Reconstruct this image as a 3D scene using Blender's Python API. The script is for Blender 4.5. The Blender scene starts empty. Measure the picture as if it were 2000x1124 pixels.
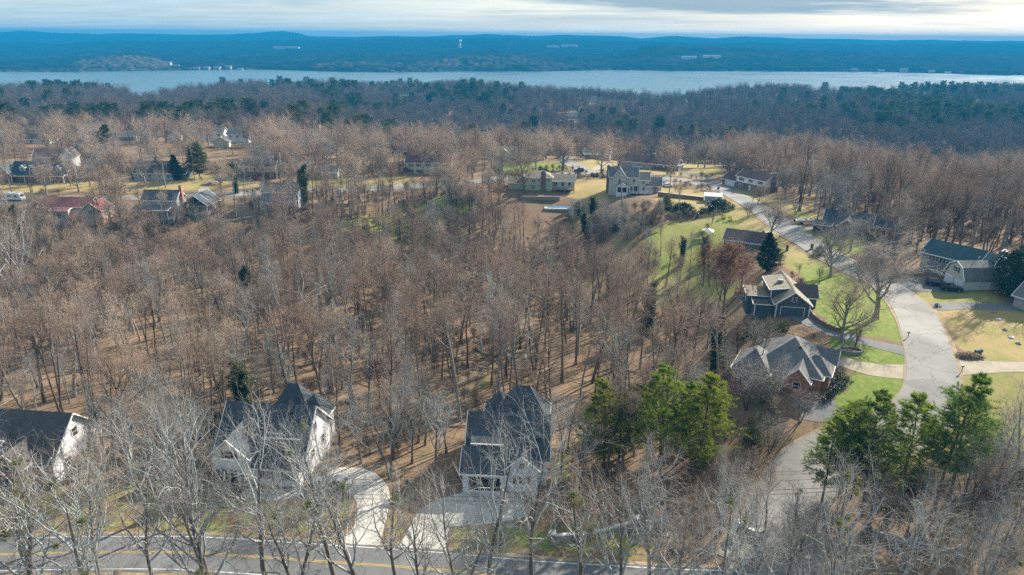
import bpy, math, random
import numpy as np
from math import radians as R

# ------------------------------------------------------------------ camera, sky, sun, exposure
S = bpy.context.scene
C = S.collection
CAMH = 68.0
FPX = 1333.0                                   # focal length in photo pixels (24 mm equivalent)
PITCH = math.atan(492 / FPX)                   # the true horizon lies 492 px above the centre
ROLL = math.radians(0.42)                      # the drone hangs very slightly tilted
cam_data = bpy.data.cameras.new('camera')
cam_data.sensor_width = 36.0
cam_data.lens = 36.0 * FPX / 2000.0
cam_data.clip_start = 1.0
cam_data.clip_end = 60000.0
cam = bpy.data.objects.new('camera', cam_data)
C.objects.link(cam)
cam.location = (0, 0, CAMH)
cam.rotation_mode = 'ZYX'
cam.rotation_euler = (math.pi / 2 - PITCH, 0, ROLL)
S.camera = cam

SUN_EL = R(29.0)
SUN_AZ = R(47.0)                               # from straight ahead (+Y) towards the right (+X)
world = bpy.data.worlds.new('World')
S.world = world
world.use_nodes = True


def build_world():
    nt = world.node_tree
    nt.nodes.clear()
    N, L = nt.nodes.new, nt.links.new
    out = N('ShaderNodeOutputWorld')
    bg = N('ShaderNodeBackground')
    bg.inputs['Strength'].default_value = 0.1
    L(bg.outputs[0], out.inputs[0])
    sky = N('ShaderNodeTexSky')
    sky.sky_type = 'NISHITA'
    sky.sun_disc = False
    sky.sun_elevation = SUN_EL
    sky.sun_rotation = SUN_AZ
    sky.air_density = 1.0
    sky.dust_density = 1.5
    tc = N('ShaderNodeTexCoord')
    sep = N('ShaderNodeSeparateXYZ')
    L(tc.outputs['Generated'], sep.inputs[0])

    def math_(op, a, b=None, clamp=False):
        m = N('ShaderNodeMath')
        m.operation = op
        m.use_clamp = clamp
        for i, v in enumerate((a, b)):
            if v is None:
                continue
            if isinstance(v, (int, float)):
                m.inputs[i].default_value = v
            else:
                L(v, m.inputs[i])
        return m.outputs[0]

    # clouds lie on a flat deck: divide the direction by its height
    zz = math_('ADD', math_('MAXIMUM', sep.outputs[2], 0.0), 0.045)
    cx = math_('DIVIDE', sep.outputs[0], zz)
    cy = math_('DIVIDE', sep.outputs[1], zz)
    comb = N('ShaderNodeCombineXYZ')
    L(cx, comb.inputs[0]); L(cy, comb.inputs[1])
    n1 = N('ShaderNodeTexNoise'); n1.inputs['Scale'].default_value = 0.30
    n1.inputs['Detail'].default_value = 8; n1.inputs['Roughness'].default_value = 0.55
    n1.inputs['Distortion'].default_value = 0.4
    mp = N('ShaderNodeMapping'); mp.inputs['Location'].default_value = (3.1, 1.7, 0)
    mp.inputs['Rotation'].default_value = (0, 0, 0.08)
    mp.inputs['Scale'].default_value = (0.55, 1.0, 1)
    L(comb.outputs[0], mp.inputs[0]); L(mp.outputs[0], n1.inputs['Vector'])
    n2 = N('ShaderNodeTexNoise'); n2.inputs['Scale'].default_value = 1.3
    n2.inputs['Detail'].default_value = 7; n2.inputs['Roughness'].default_value = 0.6
    L(mp.outputs[0], n2.inputs['Vector'])
    # cover of the thin bright deck and of the thicker grey deck
    thin = N('ShaderNodeMapRange'); thin.inputs['From Min'].default_value = 0.34; thin.inputs['From Max'].default_value = 0.56
    L(n1.outputs[0], thin.inputs[0])
    low = math_('SUBTRACT', 1.0, math_('DIVIDE', sep.outputs[2], 0.22), True)   # low down, the deck is seen edge on and closes up
    veil = math_('MAXIMUM', thin.outputs[0], low)
    n3 = N('ShaderNodeTexNoise'); n3.inputs['Scale'].default_value = 0.16
    n3.inputs['Detail'].default_value = 6; n3.inputs['Roughness'].default_value = 0.5
    mp3 = N('ShaderNodeMapping'); mp3.inputs['Location'].default_value = CLOUD_SHIFT
    mp3.inputs['Scale'].default_value = (0.7, 1.0, 1)
    L(comb.outputs[0], mp3.inputs[0]); L(mp3.outputs[0], n3.inputs['Vector'])
    mix23 = math_('ADD', math_('MULTIPLY', n3.outputs[0], 0.78), math_('MULTIPLY', n2.outputs[0], 0.22))
    thick = N('ShaderNodeMapRange'); thick.inputs['From Min'].default_value = 0.47; thick.inputs['From Max'].default_value = 0.58
    L(mix23, thick.inputs[0])
    # glow of the thin cloud towards the sun
    nrm = N('ShaderNodeVectorMath'); nrm.operation = 'DOT_PRODUCT'
    L(tc.outputs['Generated'], nrm.inputs[0])
    nrm.inputs[1].default_value = (math.sin(SUN_AZ) * math.cos(SUN_EL), math.cos(SUN_AZ) * math.cos(SUN_EL), math.sin(SUN_EL))
    glow = N('ShaderNodeMapRange'); glow.inputs['From Min'].default_value = 0.25; glow.inputs['From Max'].default_value = 0.88
    glow.interpolation_type = 'SMOOTHSTEP'
    L(nrm.outputs['Value'], glow.inputs[0])

    def rgb_mix(f, a, b):
        m = N('ShaderNodeMix'); m.data_type = 'RGBA'
        if isinstance(f, (int, float)):
            m.inputs[0].default_value = f
        else:
            L(f, m.inputs[0])
        for i, v in ((6, a), (7, b)):
            if isinstance(v, tuple):
                m.inputs[i].default_value = (*v, 1)
            else:
                L(v, m.inputs[i])
        return m.outputs[2]

    bright = rgb_mix(glow.outputs[0], (2.5, 3.3, 3.75), (4.7, 4.7, 4.3))
    det = N('ShaderNodeMapRange'); det.inputs['From Min'].default_value = 0.35; det.inputs['From Max'].default_value = 0.65
    det.inputs['To Min'].default_value = 0.90; det.inputs['To Max'].default_value = 1.10
    L(n2.outputs[0], det.inputs[0])
    mul = N('ShaderNodeVectorMath'); mul.operation = 'SCALE'
    L(bright, mul.inputs[0]); L(det.outputs[0], mul.inputs[3])
    c1 = rgb_mix(math_('MULTIPLY', veil, 0.93), sky.outputs[0], mul.outputs[0])
    off = N('ShaderNodeMapRange'); off.inputs['From Min'].default_value = 0.010; off.inputs['From Max'].default_value = 0.032
    off.inputs['To Max'].default_value = 0.85; L(sep.outputs[2], off.inputs[0])
    c2 = rgb_mix(math_('MULTIPLY', thick.outputs[0], off.outputs[0]), c1, (1.05, 1.75, 2.35))
    L(c2, bg.inputs['Color'])


CLOUD_SHIFT = (20.1, 9.2, 0.0)
build_world()
sun_data = bpy.data.lights.new('sun', 'SUN')
sun_data.energy = 5.0
sun_data.angle = R(0.6)
sun_data.color = (1.0, 0.91, 0.78)
sun = bpy.data.objects.new('sun', sun_data)
C.objects.link(sun)
sun.location = (300, 300, 300)
sun.rotation_euler = (math.pi / 2 - SUN_EL, 0, math.pi - SUN_AZ)
S.view_settings.view_transform = 'Standard'
S.view_settings.look = 'None'
S.view_settings.exposure = 1.22
S.view_settings.gamma = 1.0
S.view_settings.use_curve_mapping = False
S.cycles.use_denoising = False
S.cycles.max_bounces = 6
S.cycles.diffuse_bounces = 2
S.cycles.glossy_bounces = 2
S.cycles.transmission_bounces = 2
S.cycles.transparent_max_bounces = 6
S.cycles.volume_bounces = 0
S.cycles.caustics_reflective = False
S.cycles.caustics_refractive = False

rng = np.random.default_rng(7)
random.seed(7)

# ------------------------------------------------------------------ lie of the land
LAKE = -32.0


def sstep(a, b, x):
    t = np.clip((x - a) / (b - a), 0, 1)
    return t * t * (3 - 2 * t)


def vnoise(x, y, s, seed=0):
    """Smooth value noise in -1..1 for arrays."""
    x = np.asarray(x, float) / s + 37.3 * seed; y = np.asarray(y, float) / s - 11.7 * seed
    xi, yi = np.floor(x), np.floor(y)
    fx, fy = x - xi, y - yi
    fx = fx * fx * (3 - 2 * fx); fy = fy * fy * (3 - 2 * fy)

    def hsh(a, b):
        v = np.sin(a * 127.1 + b * 311.7 + seed * 17.17) * 43758.5453
        return (v - np.floor(v)) * 2 - 1
    return ((hsh(xi, yi) * (1 - fx) + hsh(xi + 1, yi) * fx) * (1 - fy)
            + (hsh(xi, yi + 1) * (1 - fx) + hsh(xi + 1, yi + 1) * fx) * fy)


def fbm(x, y, s, o=4, seed=0):
    a, t, n = 1.0, 0.0, 0.0
    for i in range(o):
        t = t + a * vnoise(x, y, s, seed + i); n += a; a *= 0.5; s = s * 0.5
    return t / n


PROF_L = ([0, 70, 95, 115, 150, 205, 228, 245, 262, 300, 340, 420, 520, 650, 900, 1200, 1400], [0, 0, 0, -2, -5, -7, -4, 3.5, 6, 7, 8, 5, 0, -5, -12, -19, -23])
PROF_M = ([0, 70, 95, 115, 150, 210, 240, 268, 285, 330, 370, 415, 480, 560, 900, 1300, 1400], [0, 0, 0, -2, -5.5, -8, -5, 3, 7, 7, 7, 0, -15, -21, -22, -23, -24])
PROF_R = ([0, 74, 82, 90, 108, 122, 145, 170, 230, 280, 340, 390, 460, 550, 900, 1300, 1400], [0, 0, 0.6, 3, 8, 9.5, 9.8, 10, 9.5, 8, 7, 0, -15, -21, -22, -23, -24])
_C, _S = math.cos(PITCH), math.sin(PITCH)


def _line(pts, drop):
    """Photo outline -> (x/y ratio, distance) where the sight line has dropped by `drop` metres."""
    t, r = [], []
    for px, py in pts:
        px, py = px + ROLL * (py - 562), py - ROLL * (px - 1000)
        u, v = (px - 1000) / FPX, (562 - py) / FPX
        t.append(u / (_C + v * _S)); r.append(drop / ((_S - v * _C) / (_C + v * _S)))
    return t, r


# tree tops of the near shore seen against the lake, and the far waterline
SH_T, SH_Y = _line([(-700, 166), (0, 165), (100, 163), (200, 166), (245, 172), (262, 186), (300, 188), (318, 178), (350, 169), (420, 163), (500, 158), (560, 152), (640, 150), (760, 151), (850, 150), (930, 153), (1000, 158), (1060, 163), (1150, 167), (1250, 172), (1300, 176), (1350, 170), (1420, 163), (1500, 160), (1560, 161), (1700, 163), (1800, 161), (1900, 158), (2000, 152), (2700, 150)], CAMH + 3)
FS_T, FS_Y = _line([(-900, 142), (0, 141), (150, 141), (340, 138), (500, 136), (640, 140), (760, 142), (900, 140), (1050, 140), (1200, 137), (1300, 139), (1500, 140), (1700, 141), (1850, 144), (1960, 148), (2900, 150)], CAMH - LAKE)


def hgt(x, y):
    x = np.asarray(x, float); y = np.asarray(y, float)
    yy = np.maximum(y, 1.0); t = x / yy
    l = np.interp(yy, *PROF_L); m = np.interp(yy, *PROF_M); r = np.interp(yy, *PROF_R)
    # smooth the profiles by averaging over a few metres
    for d in (-9, 9):
        l = l + np.interp(yy + d, *PROF_L); m = m + np.interp(yy + d, *PROF_M); r = r + np.interp(yy + d, *PROF_R)
    l /= 3; m /= 3; r /= 3
    wl = sstep(-0.30, -0.12, t)
    near = sstep(0.24, 0.44, t); far = sstep(0.07, 0.22, t)
    k = sstep(150, 260, yy)
    wr = near * (1 - k) + far * k
    h = l * (1 - wl) + m * wl
    h = h * (1 - wr) + r * wr
    # wooded hollow beyond the street on the far right
    h = h - 9 * sstep(0.44, 0.62, t) * sstep(190, 330, yy) * (1 - sstep(420, 600, yy))
    h = h + 0.35 * vnoise(x, y, 23, 3) * sstep(96, 125, yy)
    h = h + 3.5 * vnoise(x, y, 130, 5) * sstep(420, 600, yy) + 4 * vnoise(x, y, 320, 6) * sstep(500, 800, yy)
    sh = np.interp(t, SH_T, SH_Y) + 9 * vnoise(x, y, 60, 9)
    q = sstep(-25, 30, yy - sh)
    return h * (1 - q) + (LAKE - 7) * q


def px_ray(px, py):
    px, py = px + ROLL * (py - 562), py - ROLL * (px - 1000)
    u = (px - 1000) / FPX; v = (562 - py) / FPX
    c, s = math.cos(PITCH), math.sin(PITCH)
    return u, c + v * s, -s + v * c


def P(px, py, dz=0.0):
    """Where the sight line of a photo pixel meets the ground (raised by dz)."""
    dx, dy, dzr = px_ray(px, py)
    ts = np.geomspace(40, 2500, 1600)
    f = CAMH + dzr * ts - (hgt(dx * ts, dy * ts) + dz)
    i = int(np.argmax(f < 0)) if (f < 0).any() else len(ts) - 1
    i = max(i, 1)
    a, b = ts[i - 1], ts[i]
    for _ in range(30):
        mid = (a + b) / 2
        if CAMH + dzr * mid - (float(hgt(dx * mid, dy * mid)) + dz) < 0:
            b = mid
        else:
            a = mid
    return np.array([dx * b, dy * b, float(hgt(dx * b, dy * b))])


def PZ(px, py, z):
    dx, dy, dzr = px_ray(px, py)
    t = (z - CAMH) / dzr
    return np.array([dx * t, dy * t, z])


def to_px(x, y, z):
    c, s = math.cos(PITCH), math.sin(PITCH)
    dz = np.asarray(z, float) - CAMH
    d = y * c - dz * s
    u, v = FPX * x / d, -FPX * (y * s + dz * c) / d
    return 1000 + u - ROLL * v, 562 + v + ROLL * u


def in_poly(x, y, poly):
    x = np.asarray(x, float); y = np.asarray(y, float)
    r = np.zeros(np.broadcast(x, y).shape, bool)
    n = len(poly)
    for i in range(n):
        x0, y0 = poly[i][:2]; x1, y1 = poly[(i + 1) % n][:2]
        c = ((y0 > y) != (y1 > y)) & (x < (x1 - x0) * (y - y0) / ((y1 - y0) if y1 != y0 else 1e-9) + x0)
        r ^= c
    return r


# ------------------------------------------------------------------ tagging and mesh helpers
def tag(o, label=None, cat=None, group=None, kind=None):
    if label: o['label'] = label
    if cat: o['category'] = cat
    if group: o['group'] = group
    if kind: o['kind'] = kind
    return o


def empty(name, loc, rz=0.0, label=None, cat=None, group=None):
    o = bpy.data.objects.new(name, None)
    C.objects.link(o)
    o.empty_display_size = 0.5
    o.location = tuple(float(v) for v in loc)
    o.rotation_euler = (0, 0, rz)
    return tag(o, label, cat, group)


def link(name, mesh, parent=None, loc=None, rz=0.0):
    o = bpy.data.objects.new(name, mesh)
    C.objects.link(o)
    if parent is not None: o.parent = parent
    if loc is not None: o.location = tuple(float(v) for v in loc)
    if rz: o.rotation_euler = (0, 0, rz)
    return o


def np_mesh(name, verts, faces_list, mats, mat_idx=None, smooth=False):
    """verts (n,3); faces_list: list of int arrays (m,k); mat_idx: list of material numbers, one per array."""
    me = bpy.data.meshes.new(name)
    verts = np.ascontiguousarray(verts, np.float32)
    faces_list = [np.asarray(f, np.int32) for f in faces_list if len(f)]
    me.vertices.add(len(verts)); me.vertices.foreach_set('co', verts.ravel())
    nl = sum(f.size for f in faces_list); nf = sum(len(f) for f in faces_list)
    me.loops.add(nl); me.polygons.add(nf)
    me.loops.foreach_set('vertex_index', np.concatenate([f.ravel() for f in faces_list]))
    tot = np.concatenate([np.full(len(f), f.shape[1], np.int32) for f in faces_list])
    st = np.concatenate([[0], np.cumsum(tot)[:-1]]).astype(np.int32)
    me.polygons.foreach_set('loop_start', st)
    if mat_idx is not None:
        me.polygons.foreach_set('material_index', np.concatenate([np.full(len(f), m, np.int32) for f, m in zip(faces_list, mat_idx)]))
    if smooth:
        me.polygons.foreach_set('use_smooth', np.ones(nf, bool))
    for m in mats: me.materials.append(m)
    me.update(calc_edges=True)
    return me


class MB:
    """Collects boxes, bars, slabs and tubes; build() links them as ONE mesh object."""

    def __init__(self):
        self.v, self.f = [], []

    def add(self, vs, fs):
        b = len(self.v)
        self.v += [tuple(float(c) for c in p) for p in vs]
        self.f += [tuple(b + i for i in q) for q in fs]
        return self

    def box(self, x0, x1, y0, y1, z0, z1):
        v = [(x0, y0, z0), (x1, y0, z0), (x1, y1, z0), (x0, y1, z0), (x0, y0, z1), (x1, y0, z1), (x1, y1, z1), (x0, y1, z1)]
        return self.add(v, [(0, 3, 2, 1), (4, 5, 6, 7), (0, 1, 5, 4), (1, 2, 6, 5), (2, 3, 7, 6), (3, 0, 4, 7)])

    def bar(self, p, q, w, h, up=(0, 0, 1)):
        p, q, up = np.array(p, float), np.array(q, float), np.array(up, float)
        d = q - p; d /= max(np.linalg.norm(d), 1e-9)
        s = np.cross(d, up)
        if np.linalg.norm(s) < 1e-4: s = np.cross(d, (1, 0, 0))
        s /= np.linalg.norm(s); u = np.cross(s, d)
        v = [a + s * sx * w / 2 + u * sz * h / 2 for a in (p, q) for sx, sz in ((-1, -1), (1, -1), (1, 1), (-1, 1))]
        return self.add(v, [(0, 1, 2, 3), (7, 6, 5, 4), (0, 4, 5, 1), (1, 5, 6, 2), (2, 6, 7, 3), (3, 7, 4, 0)])

    def slab(self, poly, t):
        n = len(poly)
        v = [tuple(p) for p in poly] + [(p[0], p[1], p[2] - t) for p in poly]
        return self.add(v, [tuple(range(n)), tuple(range(2 * n - 1, n - 1, -1))] + [(i, i + n, (i + 1) % n + n, (i + 1) % n) for i in range(n)])

    def prism(self, poly, axis, a, b):
        """poly of (u, z) pairs extruded along axis 'x' or 'y' from a to b."""
        n = len(poly)
        mk = (lambda u, z, w: (w, u, z)) if axis == 'x' else (lambda u, z, w: (u, w, z))
        v = [mk(u, z, a) for u, z in poly] + [mk(u, z, b) for u, z in poly]
        return self.add(v, [tuple(range(n - 1, -1, -1)), tuple(range(n, 2 * n))] + [(i, (i + 1) % n, (i + 1) % n + n, i + n) for i in range(n)])

    def tube(self, pts, rads, k=8, cap=True):
        pts = [np.array(p, float) for p in pts]
        b = len(self.v)
        for i, p in enumerate(pts):
            d = pts[min(i + 1, len(pts) - 1)] - pts[max(i - 1, 0)]
            d /= max(np.linalg.norm(d), 1e-9)
            s = np.cross(d, (0.13, 0.27, 1.0) if abs(d[2]) < .9 else (1, 0, 0.1)); s /= np.linalg.norm(s); u = np.cross(s, d)
            for j in range(k):
                a = 2 * math.pi * j / k
                self.v.append(tuple(p + (s * math.cos(a) + u * math.sin(a)) * rads[i]))
        for i in range(len(pts) - 1):
            for j in range(k):
                self.f.append((b + i * k + j, b + i * k + (j + 1) % k, b + (i + 1) * k + (j + 1) % k, b + (i + 1) * k + j))
        if cap:
            self.f.append(tuple(b + j for j in range(k - 1, -1, -1)))
            self.f.append(tuple(b + (len(pts) - 1) * k + j for j in range(k)))
        return self

    def mesh(self, name, mat, smooth=False):
        me = bpy.data.meshes.new(name)
        me.from_pydata(self.v, [], self.f)
        for m in (mat if isinstance(mat, (list, tuple)) else [mat]): me.materials.append(m)
        if smooth: me.polygons.foreach_set('use_smooth', [True] * len(me.polygons))
        me.update()
        return me

    def build(self, name, mat, parent=None, loc=None, rz=0.0, smooth=False):
        return link(name, self.mesh(name, mat, smooth), parent, loc, rz)


# ------------------------------------------------------------------ materials
def mat(name, col, rough=0.8, var=0.15, scale=3.0, bump=0.0, bscale=None, spec=0.25, metal=0.0, col2=None, obj_var=0.0, coords='Object', stretch=None, rand_col=None, trans=0.0):
    m = bpy.data.materials.new(name)
    m.use_nodes = True
    nt = m.node_tree; N, L = nt.nodes.new, nt.links.new
    b = nt.nodes['Principled BSDF']
    b.inputs['Roughness'].default_value = rough
    b.inputs['Metallic'].default_value = metal
    b.inputs['Specular IOR Level'].default_value = spec
    tc = N('ShaderNodeTexCoord'); src = tc.outputs[coords]
    if stretch:
        mp = N('ShaderNodeMapping'); mp.inputs['Scale'].default_value = stretch
        L(src, mp.inputs[0]); src = mp.outputs[0]
    no = N('ShaderNodeTexNoise'); no.inputs['Scale'].default_value = scale
    no.inputs['Detail'].default_value = 6; no.inputs['Roughness'].default_value = 0.65
    L(src, no.inputs['Vector'])
    mr = N('ShaderNodeMapRange'); mr.inputs[1].default_value = 0.3; mr.inputs[2].default_value = 0.7
    L(no.outputs[0], mr.inputs[0])
    mx = N('ShaderNodeMix'); mx.data_type = 'RGBA'
    L(mr.outputs[0], mx.inputs[0])
    c2 = col2 if col2 else tuple(min(1, c * (1 + var)) for c in col)
    c1 = col if col2 else tuple(c * (1 - var) for c in col)
    mx.inputs[6].default_value = (*c1, 1); mx.inputs[7].default_value = (*c2, 1)
    o = mx.outputs[2]
    if rand_col or obj_var:
        oi = N('ShaderNodeObjectInfo')
        if rand_col:
            rp = N('ShaderNodeValToRGB')
            cr = rp.color_ramp
            for i, c in enumerate(rand_col):
                e = cr.elements[i] if i < 2 else cr.elements.new(i / (len(rand_col) - 1))
                e.position = i / (len(rand_col) - 1); e.color = (*c, 1)
            L(oi.outputs['Random'], rp.inputs[0])
            m2 = N('ShaderNodeMix'); m2.data_type = 'RGBA'; m2.inputs[0].default_value = 0.75
            L(o, m2.inputs[6]); L(rp.outputs[0], m2.inputs[7]); o = m2.outputs[2]
        if obj_var:
            mrr = N('ShaderNodeMapRange'); mrr.inputs[3].default_value = 1 - obj_var; mrr.inputs[4].default_value = 1 + obj_var
            mm = N('ShaderNodeMath'); mm.operation = 'MULTIPLY'; mm.inputs[1].default_value = 7.31
            fr = N('ShaderNodeMath'); fr.operation = 'FRACT'
            L(oi.outputs['Random'], mm.inputs[0]); L(mm.outputs[0], fr.inputs[0]); L(fr.outputs[0], mrr.inputs[0])
            sc = N('ShaderNodeVectorMath'); sc.operation = 'SCALE'
            L(o, sc.inputs[0]); L(mrr.outputs[0], sc.inputs[3]); o = sc.outputs[0]
    L(o, b.inputs['Base Color'])
    if bump:
        nb = N('ShaderNodeTexNoise'); nb.inputs['Scale'].default_value = bscale or scale * 4
        nb.inputs['Detail'].default_value = 5
        L(src, nb.inputs['Vector'])
        bp = N('ShaderNodeBump'); bp.inputs['Strength'].default_value = bump; bp.inputs['Distance'].default_value = 0.05
        L(nb.outputs[0], bp.inputs['Height']); L(bp.outputs[0], b.inputs['Normal'])
    if trans:
        tl = N('ShaderNodeBsdfTranslucent'); L(o, tl.inputs['Color'])
        ms = N('ShaderNodeMixShader'); ms.inputs[0].default_value = trans
        L(b.outputs[0], ms.inputs[1]); L(tl.outputs[0], ms.inputs[2])
        L(ms.outputs[0], nt.nodes['Material Output'].inputs['Surface'])
    return m


M = {}


def asphalt(name, col, crack=0.6, dust=(0.3, 0.26, 0.19)):
    m = bpy.data.materials.new(name); m.use_nodes = True
    nt = m.node_tree; N, L = nt.nodes.new, nt.links.new
    b = nt.nodes['Principled BSDF']; b.inputs['Roughness'].default_value = 0.9; b.inputs['Specular IOR Level'].default_value = 0.25
    tc = N('ShaderNodeTexCoord')

    def noise(s, d, r, lo, hi, a, c):
        n = N('ShaderNodeTexNoise'); n.inputs['Scale'].default_value = s; n.inputs['Detail'].default_value = d; n.inputs['Roughness'].default_value = r
        L(tc.outputs['Object'], n.inputs['Vector'])
        q = N('ShaderNodeMapRange'); q.inputs[1].default_value = lo; q.inputs[2].default_value = hi; q.inputs[3].default_value = a; q.inputs[4].default_value = c
        L(n.outputs[0], q.inputs[0]); return q.outputs[0]

    def mul(x, y):
        q = N('ShaderNodeMath'); q.operation = 'MULTIPLY'; L(x, q.inputs[0]); L(y, q.inputs[1]); return q.outputs[0]
    v = N('ShaderNodeTexVoronoi'); v.feature = 'DISTANCE_TO_EDGE'; v.inputs['Scale'].default_value = 0.16
    ds = N('ShaderNodeTexNoise'); ds.inputs['Scale'].default_value = 0.5; ds.inputs['Detail'].default_value = 4
    L(tc.outputs['Object'], ds.inputs['Vector'])
    ad = N('ShaderNodeVectorMath'); ad.operation = 'MULTIPLY_ADD'; ad.inputs[1].default_value = (3.5, 3.5, 0)
    L(ds.outputs['Color'], ad.inputs[0]); L(tc.outputs['Object'], ad.inputs[2]); L(ad.outputs[0], v.inputs['Vector'])
    ck = N('ShaderNodeMapRange'); ck.inputs[1].default_value = 0.0; ck.inputs[2].default_value = 0.016; ck.inputs[3].default_value = crack; ck.inputs[4].default_value = 1
    L(v.outputs['Distance'], ck.inputs[0])
    f = mul(mul(noise(0.13, 5, .6, .35, .65, .84, 1.14), noise(1.7, 8, .8, .3, .7, .86, 1.14)), ck.outputs[0])
    pt = N('ShaderNodeTexVoronoi'); pt.inputs['Scale'].default_value = 0.055; L(tc.outputs['Object'], pt.inputs['Vector'])
    ps = N('ShaderNodeSeparateColor'); L(pt.outputs['Color'], ps.inputs[0])
    pr = N('ShaderNodeMapRange'); pr.inputs[3].default_value = .88; pr.inputs[4].default_value = 1.10; L(ps.outputs[0], pr.inputs[0])
    f = mul(f, pr.outputs[0])
    sc = N('ShaderNodeVectorMath'); sc.operation = 'SCALE'; sc.inputs[0].default_value = col; L(f, sc.inputs[3])
    mx = N('ShaderNodeMix'); mx.data_type = 'RGBA'; L(noise(0.22, 6, .7, .56, .78, 0, .55), mx.inputs[0]); L(sc.outputs[0], mx.inputs[6]); mx.inputs[7].default_value = (*dust, 1)
    L(mx.outputs[2], b.inputs['Base Color'])
    return m


M['asphalt_dark'] = asphalt('asphalt_dark', (0.165, 0.168, 0.172), .6, (0.20, 0.185, 0.155))
M['asphalt_old'] = asphalt('asphalt_old', (0.265, 0.255, 0.235), .55, (0.33, 0.29, 0.22))
M['asphalt_drive'] = asphalt('asphalt_drive', (0.17, 0.17, 0.168), .6, (0.24, 0.22, 0.18))
M['shoulder'] = mat('sandy_shoulder', (0.30, 0.235, 0.145), 0.95, 0.3, 0.7, 0.4, 4)
M['concrete'] = mat('concrete', (0.52, 0.50, 0.455), 0.85, 0.15, 0.35, 0.2, 6)
M['gravelly'] = mat('pale_drive', (0.36, 0.31, 0.23), 0.9, 0.2, 0.5, 0.3, 5)
M['white_line'] = mat('white_line', (0.62, 0.62, 0.60), 0.7, 0.18, 0.9)
M['yellow_line'] = mat('yellow_line', (0.50, 0.335, 0.06), 0.7, 0.18, 0.9)
M['white'] = mat('white_paint', (0.74, 0.74, 0.72), 0.6, 0.06, 1.5)
M['trim'] = mat('white_trim', (0.78, 0.77, 0.74), 0.6, 0.06, 1.5)
M['siding_white'] = mat('white_siding', (0.80, 0.81, 0.82), 0.65, 0.07, 0.6, 0.25, 2, stretch=(0.4, 0.4, 9))
M['siding_cream'] = mat('cream_siding', (0.62, 0.58, 0.42), 0.65, 0.07, 0.6, 0.25, 2, stretch=(0.4, 0.4, 9))
M['siding_sage'] = mat('sage_siding', (0.42, 0.50, 0.36), 0.65, 0.08, 0.6, 0.25, 2, stretch=(0.4, 0.4, 9))
M['siding_pale'] = mat('pale_siding', (0.55, 0.54, 0.45), 0.65, 0.08, 0.6, 0.25, 2, stretch=(0.4, 0.4, 9))
M['siding_slate'] = mat('slate_siding', (0.085, 0.115, 0.13), 0.65, 0.1, 0.6, 0.25, 2, stretch=(0.4, 0.4, 9))
M['siding_grey'] = mat('grey_siding', (0.36, 0.42, 0.48), 0.65, 0.08, 0.6, 0.25, 2, stretch=(0.4, 0.4, 9))
M['siding_taupe'] = mat('taupe_siding', (0.40, 0.36, 0.33), 0.65, 0.08, 0.6, 0.25, 2, stretch=(0.4, 0.4, 9))
M['siding_tan'] = mat('tan_siding', (0.55, 0.43, 0.33), 0.7, 0.1, 0.6, 0.25, 2, stretch=(0.4, 0.4, 9))


def brick_mat(name, a, b, mortar):
    m = bpy.data.materials.new(name); m.use_nodes = True
    nt = m.node_tree; N, L = nt.nodes.new, nt.links.new
    bs = nt.nodes['Principled BSDF']; bs.inputs['Roughness'].default_value = 0.9
    bs.inputs['Specular IOR Level'].default_value = 0.2
    tc = N('ShaderNodeTexCoord'); sp = N('ShaderNodeSeparateXYZ'); L(tc.outputs['Object'], sp.inputs[0])
    ad = N('ShaderNodeMath'); ad.operation = 'ADD'; L(sp.outputs[0], ad.inputs[0]); L(sp.outputs[1], ad.inputs[1])
    cb = N('ShaderNodeCombineXYZ'); L(ad.outputs[0], cb.inputs[0]); L(sp.outputs[2], cb.inputs[1])
    br = N('ShaderNodeTexBrick')
    br.inputs['Color1'].default_value = (*a, 1); br.inputs['Color2'].default_value = (*b, 1); br.inputs['Mortar'].default_value = (*mortar, 1)
    br.inputs['Scale'].default_value = 1.0; br.inputs['Mortar Size'].default_value = 0.010
    br.inputs['Brick Width'].default_value = 0.23; br.inputs['Row Height'].default_value = 0.078
    L(cb.outputs[0], br.inputs['Vector'])
    no = N('ShaderNodeTexNoise'); no.inputs['Scale'].default_value = 0.9; no.inputs['Detail'].default_value = 5
    L(tc.outputs['Object'], no.inputs['Vector'])
    mr = N('ShaderNodeMapRange'); mr.inputs[3].default_value = 0.75; mr.inputs[4].default_value = 1.25; L(no.outputs[0], mr.inputs[0])
    sc = N('ShaderNodeVectorMath'); sc.operation = 'SCALE'; L(br.outputs['Color'], sc.inputs[0]); L(mr.outputs[0], sc.inputs[3])
    L(sc.outputs[0], bs.inputs['Base Color'])
    return m


M['brick_red'] = brick_mat('red_brick', (0.30, 0.085, 0.05), (0.22, 0.06, 0.04), (0.35, 0.30, 0.26))
M['brick_orange'] = brick_mat('orange_brick', (0.42, 0.14, 0.06), (0.33, 0.10, 0.045), (0.40, 0.33, 0.26))
M['brick_brown'] = brick_mat('brown_brick', (0.20, 0.11, 0.075), (0.14, 0.08, 0.06), (0.28, 0.25, 0.22))
M['brick_tan'] = brick_mat('tan_brick', (0.42, 0.34, 0.24), (0.33, 0.25, 0.17), (0.42, 0.38, 0.32))
M['brick_grey'] = brick_mat('grey_brick', (0.26, 0.24, 0.23), (0.19, 0.17, 0.165), (0.33, 0.32, 0.31))


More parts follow.
